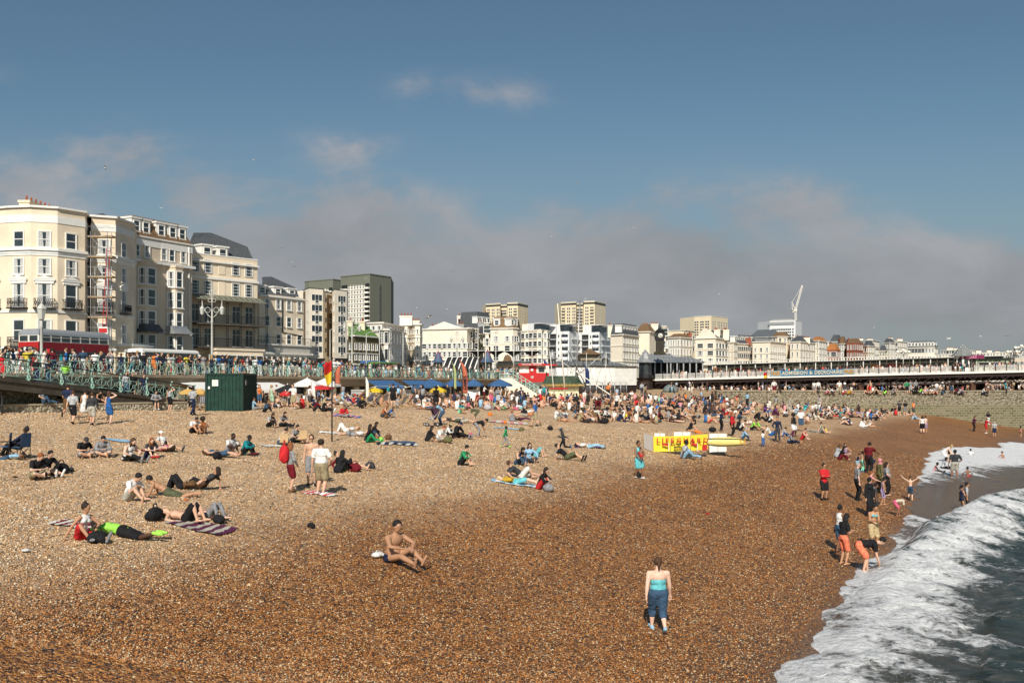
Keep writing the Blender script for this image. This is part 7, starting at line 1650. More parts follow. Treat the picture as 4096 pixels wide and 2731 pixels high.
6 1650 240 armscross 260 1.03 m d cropped.black tank.white shorts.charcoal -
6 1945 335 stance 200 1.02 m l short.brown - shorts.red -|shirtless person in red shorts standing beside an orange rescue board
6 1690 345 backhead 350 1.0 m m short.dark - shorts.mustard -
6 1740 410 back 185 1.0 m l short.dark tee.black trousers.lightblue -
6 1630 375 knees 20 1.0 m l short.dark tee.white shorts.red -
6 1830 590 knees 20 1.0 f m scarf.black dress.white - -
6 1862 595 long 345 1.0 f l bob.dark dress.white - -
6 1925 590 knees 340 1.0 f l long.dark dress.offwhite - -|dark haired person in cream dress with legs outstretched, right of two in white
6 1800 480 crossup 300 1.0 f b scarf.black tee.lilac trousers.black -
6 1550 935 knees 20 .95 f l long.brown tee.lightgrey shorts.lightgrey -
6 1590 968 knees 348 1.02 f l long.black tee.black longskirt.maroon -|dark haired person in black top and long maroon patterned skirt
6 1650 930 crossup 270 1.0 f m long.dark tank.lilac shorts.lilac -
6 1412 1425 armscross 285 1.0 f m bun.dark coat.red shorts.black black g|person in red hooded jacket and sunglasses standing with bare legs
6 1790 1432 stand 358 1.06 m p cropped.grey tee.grey trousers.black black|balding person in grey and black T-shirt and black trousers looking down
6 1850 1102 stand 10 .72 c l short.black - trousers.mint blue|shirtless child in mint green trousers and blue shoes
6 1922 1128 reach 40 1.08 h b short.black tee.maroon trousers.black -|person in dark red patterned shirt helping two children
6 1785 1003 long 345 .68 c m cropped.dark tee.navy shorts.lightblue -
6 1968 1090 stoop 180 .75 c m short.black tee.olive shorts.navy -
7 672 715 reach 350 .80 c p pony.ginger tee.pink shorts.denim -|ginger child in pink T-shirt reaching out beside the robed figure
7 665 882 stand 305 1.02 f l - gown.black gown.black - g|person in long black hooded robe and dark glasses
7 792 776 balance 345 .76 c m bun.black swim.lilac shorts.lilac -|child in lilac swimsuit balancing with arms held out
7 765 640 stand 10 1.0 f m scarf.pink long.olive longskirt.olive -|person in pink headscarf and olive coat by the water
7 832 688 stance 345 1.02 g l bob.dark tee.grey trousers.black - g|person in grey T-shirt and black trousers beside the pink headscarf
7 708 628 kneesphone 330 .75 c m long.brown tank.maroon shorts.grey -
7 728 850 stand 340 .78 c b bun.black tee.charcoal shorts.charcoal -|child with dark hair half hidden behind the robed figure
7 1065 728 armsup 62 .74 c p cropped.brown - shorts.denim -|shirtless boy sized child throwing both arms in the air
7 952 886 bend 345 .80 c b bun.black tee.cream shorts.rose -|child in cream top and pink shorts bending to touch the shingle
7 418 1352 phone 20 1.0 f m bob.black tee.black shorts.coral -|person in black T-shirt and coral patterned shorts looking down
7 380 1230 stand 30 .98 f b bun.black tank.white shorts.denim -|person in white vest behind the one in coral patterned shorts
7 705 1208 phone 282 1.0 f m bun.black bikini.turquoise shorts.tan -|person in striped bikini top and tan shorts facing the camera
7 640 1428 bend 350 1.06 m l short.black tee.black shorts.coral -|person in black T-shirt and coral shorts bending down at the water's edge
7 1605 845 stand 340 .86 c m short.black tee.lightgrey shorts.charcoal -|child in grey T-shirt standing in the surf before the breaker
7 1558 852 stance 10 .80 c m pony.black swim.navy briefs.navy -|child in navy swimsuit standing in the surf before the breaker
7 1492 516 stance 80 1.06 h b short.black tee.charcoal shorts.stone -|person in striped polo shirt and stone shorts paddling in foam
7 1402 372 stoop 330 1.0 f p bob.blond dress.white - -|fair haired person in white dress stooping at the foam's edge
7 1440 362 stoop 240 .8 c l pony.ginger swim.black briefs.black -
7 1370 432 long 345 1.0 f l long.black long.lightgrey trousers.black -|black haired person in grey hooded top sitting in the wash
7 1292 456 long 340 .75 c d bun.black swim.pink briefs.pink -|child in pink swimsuit sitting at the edge of the wash
7 1620 500 crossup 80 .85 c b cropped.black - shorts.red -|child crawling in white foam with red trunks
7 1645 297 crossup 60 .75 c l pony.black tee.white shorts.white -
7 1958 334 crossup 200 .85 c m short.black - shorts.navy -|bare shouldered child sitting far out in the foam
8 1152 1427 stand 85 1.0 g p bob.dark tank.white skirt.black black
8 1187 1422 stand 80 .98 f m bun.dark tank.offwhite shorts.lilac -
8 1755 1402 reach 340 1.0 g b cropped.black tee.plum trousers.black black
8 1900 1428 reach 345 1.0 m m short.black coat.red shorts.red white|person in bright red hooded top and red shorts near the far waterline
8 1928 1335 stance 100 1.05 m m cap.black tee.black trousers.white -
8 2002 1472 stand 250 1.0 f l bob.grey tee.lightgrey shorts.navy -
8 2312 1470 stance 20 .75 c m long.black bikini.pink briefs.pink -
8 2142 1222 stand 20 .68 c b short.black tee.turquoise trousers.charcoal -
8 1930 1138 stand 200 .98 f b bun.black bikini.pink briefs.white -
8 1860 1152 long 335 1.0 m l short.dark tee.white trousers.navy -
8 1600 1192 knees 320 1.0 f m scarf.rose long.grey trousers.denim -
8 1322 1197 stand 100 .9 m l short.brown tee.white shorts.grey -
8 880 1212 stand 88 1.03 m l short.dark tee.charcoal shorts.black white
8 950 1215 stand 92 1.05 m m short.dark tee.black shorts.grey white
8 1010 1182 stance 75 1.05 m l short.brown tee.grey shorts.lightgrey -
8 1495 1112 stance 260 1.0 f d long.black tank.black shorts.denim -
8 1540 1092 knees 30 1.0 f l long.dark long.maroon trousers.black -
8 1575 1092 kneesphone 345 1.0 f l bob.dark tee.lightgrey shorts.stone -
8 1605 1095 knees 345 1.0 f l long.dark tank.black shorts.black -
8 1030 1262 onearm 345 1.05 m l cap.charcoal tank.charcoal trousers.lightblue -
8 1190 1148 knees 340 1.0 m l short.brown tee.lightgrey shorts.stone -
8 1240 1150 knees 300 1.0 f l long.black tee.white shorts.white -
8 780 1185 long 345 1.0 m l short.black long.black trousers.black -
8 640 1262 kneesphone 345 1.0 f l bob.brown tank.maroon shorts.stone -
8 540 1262 crossup 40 1.0 f l long.black tee.blue shorts.navy -
8 600 1275 knees 350 1.0 m l short.dark tank.black shorts.black -
8 680 1225 kneesphone 340 1.0 f l long.dark tee.charcoal shorts.stone -
8 1120 1105 kneesphone 10 1.0 f l bob.dark tee.lime trousers.charcoal -
8 1160 1080 knees 300 1.0 f l short.grey tee.pink shorts.white -
8 1055 1095 loung 350 1.0 m b short.black tee.black trousers.black -
8 800 1095 knees 340 1.0 f l long.brown tee.rust shorts.grey -
8 700 1100 knees 20 1.0 f l long.dark tee.black shorts.lime -
8 590 1115 onearm 345 1.0 m m short.dark - shorts.black -
8 500 1105 backknee 180 1.0 f l long.dark bikini.black briefs.black -
8 1270 1050 kneesphone 345 1.0 m l cap.grey tee.lightgrey shorts.stone -
8 1310 1050 knees 200 1.0 m l short.dark tee.grey shorts.red -
8 1385 1100 kneesphone 30 1.0 m l short.dark tee.charcoal trousers.denim -
8 170 1090 stance 250 1.0 m m short.black tee.white trousers.khaki -
8 235 1005 armscross 260 1.0 m d short.black tank.white shorts.charcoal -
8 60 1110 knees 345 1.0 f l long.black tee.white trousers.black -
8 1075 1010 stance 120 1.05 m l cap.grey long.grey trousers.black -
8 965 1020 stance 60 1.0 m l short.dark long.green shorts.black -
8 800 1020 knees 20 1.0 m l short.dark tee.lightblue shorts.black -
"""
LM=[(900,1560,'the green container'),(1328,1600,'the tall lifeguard flag'),(2720,1770,'the lifeguard windbreak'),(2890,1770,'the yellow rescue board'),(3068,1500,'the flag by the pier'),(2245,1550,'the green roofed hut'),
(160,1640,'the flint wall'),(430,1600,'the beach ramp'),(1500,1560,'the blue awning'),(1980,1540,'the blue parasols'),(1700,1665,'the grey pushchair'),(2580,1540,'the dark pier kiosk'),(3600,1600,'the groyne wall'),(3300,1500,'the pier banner'),
(3851,1480,'the pointed pier kiosk'),(3700,1900,'the edge of the surf'),(3340,2250,'the nearest foam'),(2120,1600,'the beach steps'),(1290,1870,'the three standing companions'),(1630,2200,'the lone sitter in navy trunks'),(240,2080,'the couple in lime and white'),(1960,1700,'the pink blanket'),(1100,1560,'the white parasols'),(400,1780,'the row of sitters on the left'),(3290,1930,'the red hooded jacket'),(3300,1830,'the family by the water')]
POSTX={'stand':'standing','stance':'standing with weight on one leg','phone':'standing with head bowed','walk':'walking','stroll':'strolling','run':'running','bend':'bending over','stoop':'stooping','headhand':'with one hand raised','armsup':'with arms raised','balance':'balancing','carry':'carrying a child','armscross':'standing with folded arms','reach':'reaching out','cross':'sitting cross legged','crossup':'sitting upright','knees':'hugging knees','kneesphone':'hunched over raised knees','long':'sitting with legs out','lean':'leaning back','leanknee':'leaning back with one knee up','onearm':'propped on one arm','loung':'reclining on elbows','back':'lying face up','backknee':'lying with knees up','backhead':'lying with hands behind head','front':'lying face down','prop':'lying propped on elbows','semi':'sitting with legs half stretched','prone2':'lying face down','side':'reclining sideways','chair':'slumped in a deckchair','ledge':'sitting','crouch':'crouching'}
KN={'tee':'T-shirt','long':'long sleeved top','tank':'vest','bikini':'bikini top','swim':'swimsuit','gown':'robe','longskirt':'long skirt','hoodie':'hoodie'}
CW={'lightgrey':'light grey','lightblue':'light blue','offwhite':'off white','palegreen':'pale green','camo':'camouflage'}
USED={}
def cdesc(g): k,c=g.split('.'); return f"{CW.get(c,c)} {KN.get(k,k)}"
HW={'short':'short haired','long':'long haired','bun':'hair tied up','pony':'ponytailed','afro':'curly haired','bob':'bobbed','cropped':'crop haired','cap':'capped','beanie':'woolly hatted','sunhat':'sun hatted','strawhat':'straw hatted','scarf':'headscarfed'}
def auto_label(px,py,pn,top,bot,hair,kid,place=None):
    hs,hc=(hair.split('.')+[''])[:2] if hair and hair!='-' else ('','')
    lm=sorted(LM,key=lambda l:math.hypot((l[0]-px),(l[1]-py)*1.6))[0]; dx=px-lm[0]; dy=py-lm[1]
    rel=place or (('right of ' if dx>0 else 'left of ')+lm[2] if abs(dx)>abs(dy)*1.1 else ('in front of ' if dy>0 else 'behind ')+lm[2])
    who='child' if kid else 'person'
    if top=='-': a='shirtless'; c=cdesc(bot)
    elif bot=='-' or top.split('.')[0] in('dress','swim'): a=''; c=cdesc(top)
    else: a=''; c=cdesc(top)+' and '+cdesc(bot)
    v=[f"{a} {who} in {c} {POSTX[pn]} {rel}",f"{a} {HW.get(hs,'')} {who} in {c} {POSTX[pn]} {rel}",f"{a} {hc if hs not in('cap','beanie','sunhat','strawhat','scarf') else ''} {HW.get(hs,'')} {who} in {c} {POSTX[pn]} {rel}"]
    for l in v:
        l=' '.join(l.split()); 
        for x in (' with weight on one leg','long sleeved ',' upright',' over raised knees',' on elbows',' with folded arms',' three standing',' hands behind head',' face up',' light',' dark',' haired',' red hooded'):
            if len(l.split())>16: l=' '.join(l.replace(x,' ' if x!=' three standing' else '').split())
        if len(l.split())>16: l=' '.join(l.split()[:16])
        if l not in USED: USED[l]=1; return l
    return None
GROUPS={'stand':'standing','walk':'standing'}
def parse(line):
    line,_,lab=line.partition('|'); f=line.split(); g='g' in f[11:]
    zx,zy,zs=ZN[f[0]]; px=zx+float(f[1])/zs; py=zy+float(f[2])/zs
    return px,py,f[3],float(f[4]),float(f[5]),f[6],f[7],f[8],f[9],f[10],(f[11] if len(f)>11 else '-'),g,lab.strip()
seenp=[]
for line in LIST.strip().split('\n'):
    px,py,pn,fc,sc,bd,sk,hr,tp,bt,shoe,gl,lab=parse(line)
    if sc<.3: continue
    if fc>180 and fc<=360 and pn in('knees','kneesphone','long','onearm','leanknee','loung','back','backknee'): fc+=RND.uniform(-6,6)
    loc=G(px,py); kid=bd=='c'
    if lab: USED[lab]=1
    else: lab=auto_label(px,py,pn,tp,bt,hr,kid)
    if lab is None:
        for _ in range(30):
            k,c=(tp if tp!='-' else bt).split('.'); c=RND.choice(list(CC)); 
            if tp!='-': tp=k+'.'+c
            else: bt=k+'.'+c
            lab=auto_label(px,py,pn,tp,bt,hr,kid)
            if lab: break
    grp='people sitting and lying on the beach' if POSE[pn]['pel'].z<.4 else 'people standing and walking on the beach'
    if bt.startswith('gown'): bt='-'
    hr_=None if hr=='-' else hr; seenp.append((px,py))
    zoff=0
    if pn=='crossup' and px>3750 and py>1750: zoff=-.12
    o=person(loc,pn,fc,sc,bd,sk,hr_,tp,bt if bt!='-' else None,None if shoe in('-','g') else shoe,gl,lab,grp,z=zoff)
    TREE[lab]=o
# toddler on the arm
t_=G(2100+1190/2.614,1450+1218/2.614)
person(t_+Vector((.10,-.26,.98)),'knees',110,.52,'c','b','cropped.black','-','shorts.red',None,False,'bare backed toddler with red shorts held on an arm',None)
# seated on the flint wall (its top is at 5.01 m)
def onwall(px,d,z,*a): p=PX(px,HY,d); p.z=z; return person(p,*a)
onwall(505/2.851,62.4,5.0,'leanknee',352,1.02,'m','l','cap.black','tee.grey','trousers.denim','black',False,'person in grey polo and jeans reclining on the flint wall','people sitting on the flint wall')
onwall(1115/2.851,65.2,5.0,'long',340,.98,'m','m','cap.black','tank.black','shorts.black','white',False,'capped person in black vest sitting on the flint wall behind walkers','people sitting on the flint wall')
onwall(1775/2.851,67.6,4.47,'ledge',300,1.0,'m','l','short.dark','long.grey','shorts.black','white',False,'person in grey sweater perched on the end of the flint wall','people sitting on the flint wall')
# on the ramp
for px,d,col in ((745,66.5,('m','d','short.dark','tee.lime','trousers.charcoal','person in lime high visibility vest on the ramp')),(545,61.5,('m','b','short.dark','tee.navy','trousers.denim','person in navy T-shirt leaning on the ramp railing')),(420,60.5,('m','l','short.dark','tee.black','trousers.navy','person in black T-shirt high on the ramp')),(1440,72,('f','l','long.dark','long.lightgrey','trousers.denim','person in pale grey top walking down the ramp')),(1515,73,('m','l','short.dark','tee.black','shorts.black','person in black T-shirt low on the ramp')),(1640,74.5,('m','l','short.dark','tee.navy','trousers.navy','person in navy at the foot of the ramp')),(20,59.2,('f','l','bun.brown','dress.red','-','person in red dress high on the ramp at the left edge'))):
    bd,sk,hr,tp,bt,lab=col; x=(px/2.851-HX)/FS*d; q=max(0,min(1,(d-56.5)/20)); c=ra+(rb-ra)*q-rn*RND.uniform(.5,1.2); 
    y=c.y; kk_=(px/2.851-HX)/FS; # slide along the ramp so that it meets the sight line
    t0=(kk_*ra.y-ra.x+rn.x*.8-kk_*rn.y*.8)/((rb-ra).x-kk_*(rb-ra).y); c=ra+(rb-ra)*t0-rn*.8
    person(Vector((c.x,c.y,6.85-2.1*t0)),'stroll' if px!=545 else 'reach',300 if px!=545 else 330,1.02,bd,sk,hr,tp,bt if bt!='-' else None,None,False,lab,'people on the beach ramp')
# ------- promenade strollers along the railing
cols=list(CC); wts=dict(white=8,black=14,navy=6,grey=4,lightgrey=3,charcoal=4,red=2,blue=3,denim=3,lightblue=3,teal=1,maroon=1,pink=1,orange=1,khaki=2,offwhite=4,green=1,olive=1,purple=1,yellow=1)
def rc(r): return r.choices(list(wts),list(wts.values()))[0]
pr=random.Random(21)
PLM=[(0,'the red bus'),(450,'the white coach'),(780,'the white coach'),(850,'the ornate lamp post'),(1130,'the seafront restaurant'),(1320,'the tall lifeguard flag'),(1410,'the ornate lamp post'),(1750,'the striped awning'),(2000,'the arched pavilion')]
npr=0
xs_=12.
while xs_<1530 and npr<74:
    kx=(xs_-HX)/FS; off=-pr.choice((.5,.6,.8,1.6,2.6)); # solve y on line
    # line point: A0+DIR*k+NR*off with x=kx*y
    ax=A0.x+NR.x*off; ay=A0.y+NR.y*off; k=(kx*ay-ax)/(DIR.x-kx*DIR.y); p=Vector((ax+DIR.x*k,ay+DIR.y*k,PZ+.0))
    fem=pr.random()<.5; bd='f' if fem else 'm'; pn=pr.choice(('stand','stroll','walk','stance','phone','armscross','headhand','stroll')); tp=pr.choice(('tee','tee','tank' if fem else 'tee','long','dress' if fem else 'tee'))+'.'+rc(pr)
    bt=None if tp.startswith('dress') else pr.choice(('shorts','trousers','trousers'))+'.'+pr.choice(('black','denim','khaki','navy','grey','stone','white')); sk=pr.choice('lllpmbd'); hr=(pr.choice(('long','bob','bun','pony')) if fem else pr.choice(('short','short','cropped','cap')))+'.'; hr+=pr.choice(('dark','black','brown','dark','black','fair','blond')) if not hr.startswith('cap') else pr.choice(('black','white','navy'))
    lm=min(PLM,key=lambda l:abs(l[0]-xs_)); pl='on the promenade '+('right of ' if xs_>lm[0]+45 else 'left of ' if xs_<lm[0]-45 else 'in front of ')+lm[1]
    lab=auto_label(xs_,1450,pn,tp,bt or '-',hr,False,pl)
    if lab:
        person(p,pn,pr.choice((0,20,180,200,90,340,60,120,30)),pr.uniform(.94,1.08) if fem else pr.uniform(1,1.1),bd,sk,hr,tp,bt,None,False,lab,'people along the promenade railing'); npr+=1
    xs_+=pr.uniform(8,30)*(1.15 if xs_<600 else .9)
print('PEOPLE',len(PEOPLE))
# ------- the crowds too many to count: promenade beyond, pier deck, back of the beach, far beach
CPAL=[mat('crowd_'+c,CC[c],.85,.1,5) for c in ('white','black','navy','grey','red','blue','denim','lightblue','maroon','pink','khaki','offwhite','teal','orange','charcoal')]
SPAL=[mat('crowd_skin_'+k,SKN[k],.6,.05,5) for k in 'lpmbd']; HPAL=[mat('crowd_hair_'+k,HCL[k],.7,.1,5) for k in('black','brown','fair')]
ALLP=CPAL+SPAL+HPAL
def mini(b,p,kind,f,s,r):
    cw=[9,14,5,4,2,2,4,2,1,1,2,4,1,1,7]; c1=r.choices(range(15),cw)[0]; c2=r.choices(range(15),cw)[0]; sk=15+r.choices(range(5),[5,3,3,2,1])[0]; hc=20+r.choice((0,0,0,1,1,2)); 
    bare=r.random()<.13; ca,sa=math.cos(f),math.sin(f)
    def T(x,y,z): return (p[0]+(ca*x-sa*y)*s,p[1]+(sa*x+ca*y)*s,p[2]+z*s)
    def tb(a,c,r0,r1,m,n=6): b.tube(T(*a),T(*c),r0*s,r1*s,n,m)
    def el(a,rr,m): b.ell(T(*a),[q*s for q in rr],None,7,5,m)
    top=sk if bare else c1
    if kind=='st':
        for sg in (-1,1): tb((.10*sg,.05*sg,0),(.09*sg,0,.9),.05,.085,c2 if r.random()<.5 else sk); tb((.22*sg,0,1.38),(.26*sg,.08,.85),.05,.035,sk)
        tb((0,0,.55),(0,0,.98),.15,.17,c2,8); tb((0,0,.92),(0,0,1.42),.16,.19,top,8); el((0,0,1.40),(.2,.12,.09),top); el((0,.05,1.59),(.08,.08,.11),sk); el((0,-.015,1.65),(.105,.115,.125),hc)
    elif kind=='si':
        for sg in (-1,1): tb((.1*sg,0,.13),(.12*sg,.42,.42),.085,.06,c2 if r.random()<.5 else sk); tb((.12*sg,.42,.42),(.11*sg,.70 if r.random()<.5 else .9,.06),.055,.035,sk); tb((.19*sg,.0,.55),(.14*sg,.32,.38),.045,.035,sk)
        tb((0,-.02,.05),(0,.02,.62),.17,.17,top,8); el((0,.02,.62),(.2,.12,.09),top); el((0,.08,.80),(.09,.1,.12),sk); el((0,.05,.85),(.1,.11,.11),hc)
    else:
        for sg in (-1,1): tb((.1*sg,0,.12),(.12*sg,.85,.09),.085,.045,c2 if r.random()<.4 else sk); tb((.2*sg,-.45,.14),(.25*sg,-.05,.1),.045,.03,sk)
        tb((0,.05,.12),(0,-.5,.15),.15,.16,top,8); el((0,-.66,.15),(.09,.12,.1),sk); el((0,-.72,.17),(.1,.1,.09),hc)
r=random.Random(5); b=MB()
for i in range(300):      # more promenade strollers, deeper in and farther along
    y=r.uniform(60,YE+6) if i<190 else r.uniform(95,YE+8); q=PR(y,-r.uniform(2.,16)); mini(b,(q.x,q.y,PZ),'st',r.uniform(0,6.3),r.uniform(.92,1.07),r)
for i in range(60):
    x=r.uniform(1860,2190); p=PX(x,HY,r.uniform(144,156)); mini(b,(p.x,p.y,6.95),'st',r.uniform(0,6.3),r.uniform(.92,1.07),r)
tag(b.build('promenade_crowd',ALLP),'dense strolling crowd farther back and farther along the promenade','crowd',kind='stuff')
b=MB()
for i in range(230):
    x=r.uniform(2640,4250); bk=r.choice((.5,1.,2.,3,4.,5.,6.5,8)); k=pxk(x); p=PP(k,bk,pz(k)); mini(b,p,'st',r.uniform(0,6.3),r.uniform(.92,1.07),r)
tag(b.build('pier_crowd',ALLP),'visitors strolling along the deck of the pier','crowd',kind='stuff')
b=MB(); n=0
dens=[(2150,3000,1572,1618,150),(2550,3350,1548,1575,170),(2700,3450,1600,1660,120),(2250,2750,1605,1695,80),(2650,3400,1610,1700,50),(1700,2250,1600,1640,45),(3250,3700,1590,1680,75),(1190,1720,1604,1634,34),(1700,2180,1588,1634,62),(1020,1200,1610,1630,8)]
for x0,x1,y0,y1,m_ in dens:
    for i in range(m_):
        x=r.gauss(0,.3)*0+r.uniform(x0,x1); y=y0+(y1-y0)*r.random()**1.2
        for j in range(r.choice((1,1,2,3))):
            xx=x+r.gauss(0,16); yy=y+r.gauss(0,2)
            if any(abs(xx-a)<14 and -4<(yy-c)<10 for a,c in seenp): continue
            g=G(xx,yy); 
            if abs(g.y-132)<2.2 and g.x>26: continue
            if g.y>127: continue
            t_,s_=ts(g.x,g.y)
            mini(b,g,r.choices(('si','ly','st'),(6,3,.6))[0],r.choice((-1.5,-1.8,-1.2,0,.3,1.2,2.8,-2.4))+r.uniform(-.3,.3),r.uniform(.9,1.05),r); n+=1
tag(b.build('beach_crowd',ALLP),'packed sunbathers on the back of the beach below the pier','crowd',kind='stuff')
b=MB()
for i in range(1000):
    q=r.random(); yy=186+ (q**1.4)*150 if i>60 else 134+40*q; x=yy*r.uniform(.16,.62); 
    if x>145+.22*(yy-131): continue
    mini(b,(x,yy,ground(x,yy)),r.choices(('si','ly','st'),(6,2.5,1.3))[0],r.uniform(0,6.3),r.uniform(.9,1.06),r)
tag(b.build('far_beach_crowd',ALLP),'distant crowd on the beach beyond the groyne wall','crowd',kind='stuff')
# ---------------------------------------------------------------- vehicles, street lamps, beach furniture, belongings, gulls
def wheel(par,x,y,z,r,w=.28):
    b=MB(); b.lathe([(r*.6,-w/2),(r,-w/2),(r,w/2),(r*.6,w/2)],(0,0,0),16); o=b.build('wheel',m_dark,par,(x,y,z)); o.rotation_euler=(R(90),0,0); h=MB(); h.lathe([(r*.55,-w/2-.01),(r*.55,w/2+.01)],(0,0,0),12); h.build('hub',m_steel,o)
m_busred=mat('bus_red',(.22,.012,.018),.35,.08,1); m_brightred=mat('bus_front_red',(.42,.02,.02),.35,.06,1); m_silver=mat('silver_roof',(.42,.43,.44),.35,.1,1,metal=.4)
def rounded(b,L,W,z0,z1,r,m,inx=0):
    n=4; pr=[]
    for i in range(n+1): a=math.pi/2*i/n; pr.append((r*(1-math.cos(a)),z1-r+r*math.sin(a)))
    v=[(inx,0,z0),(L-inx,0,z0),(L-inx,W,z0),(inx,W,z0)]
    for q,z in pr: v+=[(inx+q*.8,q,z),(L-inx-q*.8,q,z),(L-inx-q*.8,W-q,z),(inx+q*.8,W-q,z)]
    k=len(v)//4; b.add(v,[(i*4+j,i*4+(j+1)%4,(i+1)*4+(j+1)%4,(i+1)*4+j) for i in range(k-1) for j in range(4)]+[(k*4-4,k*4-3,k*4-2,k*4-1),(3,2,1,0)],m)
RZ=math.atan2(DIR.y,DIR.x)
bus=thing('sightseeing_bus','vintage red double decker bus with silver roof behind the promenade crowd','bus',PX(155,HY,88),RZ); bus.location.z=6.95
L,W=8.3,2.4
b=MB(); b.box(0,L,0,W,.4,3.02,0); b.box(-.03,0,0.02,W-.02,.4,3.01,1); b.build('lower_body',[m_busred,m_brightred],bus)
b=MB(); rounded(b,L,W,3.02,4.15,.5,0,.02); b.build('upper_body',m_offw,bus)
b=MB(); rounded(b,L+.04,W+.06,3.66,4.2,.5,0,-.02); b.v=[(x,y-.03,z) for x,y,z in b.v]; b.build('roof',m_silver,bus)
for i in range(7):
    b=MB(); b.box(-.47,.47,-.02,.02,0,.5); o=b.build('window',m_glass,bus,(.75+i*1.14,-.005,3.1)); f=MB(); f.box(-.5,.5,-.035,-.021,.32,.36); f.build('frame',m_offw,o)
for y in (.62,1.78): b=MB(); b.box(-.02,.02,-.46,.46,0,.48); b.build('window',m_glass,bus,(-.0,y,3.1))
for i in range(6): b=MB(); b.box(-.5,.5,-.02,.02,0,.7); b.build('window',m_glass,bus,(1.6+i*1.15,-.005,1.55))
b=MB(); b.box(-.05,-.031,.35,1.95,1.6,1.6+.95); b.build('windscreen',m_glass,bus)
b=MB(); b.box(-.06,-.031,.7,1.75,2.0,2.62); ds=b.build('destination_board',m_black,bus)
text_obj('lettering','CITY',.22,m_white,ds,(-.065,.95+.25,2.38),(R(90),0,R(-90)),.004); text_obj('lettering','SIGHTSEEING',.17,m_white,ds,(-.065,1.36,2.2),(R(90),0,R(-90)),.004,xs=.75); text_obj('lettering','BRIGHTON PIER',.16,m_white,ds,(-.065,1.66,2.03),(R(90),0,R(-90)),.004)
b=MB(); b.box(-.07,-.061,1.42,1.7,2.24,2.56); b.build('white_panel',m_white,ds)
for x in (1.5,6.4): wheel(bus,x,.12,.48,.48); wheel(bus,x,W-.12,.48,.48)
co=thing('coach','white coach with dark side windows parked beside the tan guest house','coach',PX(570,HY,107),RZ); co.location.z=6.95; L,W=9.2,2.5
b=MB(); rounded(b,L,W,.35,3.12,.35,0); b.build('body',m_white,co); b=MB(); b.box(.35,L-.35,-.03,.0,1.5,2.72); b.build('side_window',m_glass,co); b=MB(); b.box(-.03,0,.2,W-.2,1.0,2.7); b.build('windscreen',m_glass,co)
for x in (1.6,7.2): wheel(co,x,.12,.48,.48); wheel(co,x,W-.12,.48,.48)
for s_ in (.35,W-.35): b=MB(); b.box(-.04,0,s_-.15,s_+.15,.6,.8); b.build('headlight',m_silver,co)
def boxbus(name,label,xs,d,L,H,mt,rz=None):
    t=thing(name,label,'bus' if H>2.4 else 'van',PX(xs,HY,d),RZ if rz is None else rz); t.location.z=6.95 if d<200 else 7.05; b=MB(); rounded(b,L,2.3,.35,H,.3,0); b.build('body',mt,t)
    for z in ((.55*H,) if H<3.3 else (.3*H,.68*H)): b=MB(); b.box(.3,L-.3,-.03,0,z,z+.75); b.build('side_window',m_glass,t)
    b=MB(); b.box(-.03,0,.2,2.1,.5*H,.85*H); b.build('windscreen',m_glass,t); wheel(t,1.2,.12,.42,.42); wheel(t,L-1.4,.12,.42,.42)
boxbus('street_bus','lime green and black bus on the road right of the brick house',1522,158,5.5,2.75,mat('bus_lime',(.10,.22,.04),.4,.1,1)); boxbus('street_bus','blue bus end seen behind the promenade strollers near the brick house',1490,160,5,3.0,m_blue); boxbus('street_van','dark people carrier on the road left of the striped awning',1548,150,4.8,2.3,m_dark)
boxbus('street_bus','white double decker bus in front of the arcaded cream terrace',2951,262,9,4.4,m_white,R(25)); boxbus('street_bus','green double decker bus near the broad cream corner building',3112,272,8,4.,mat('bus_green',(.10,.35,.06),.4,.1,1),R(25)); boxbus('street_van','orange sided lorry box below the gabled cream house',2866,255,5.5,3.3,mat('lorry_orange',(.55,.20,.05),.5,.1,1),R(15))
m_lampw=mat('lamp_cream_paint',(.52,.51,.46),.5,.08,2)
def lantern(par,x,z,s):
    b=MB(); b.lathe([(.06*s,-.75*s),(.20*s,-.65*s),(.30*s,0),(.34*s,.02*s),(.22*s,.22*s),(.05*s,.4*s),(.02*s,.6*s)],(x,0,z),6,0,False); o=b.build('lantern',[m_lampw],par); g=MB(); g.lathe([(.19*s,-.62*s),(.285*s,-.04*s)],(x,0,z),6,0,False); g.build('lantern_glass',mat('lantern_glass',(.35,.36,.34),.2,.2,3),o)
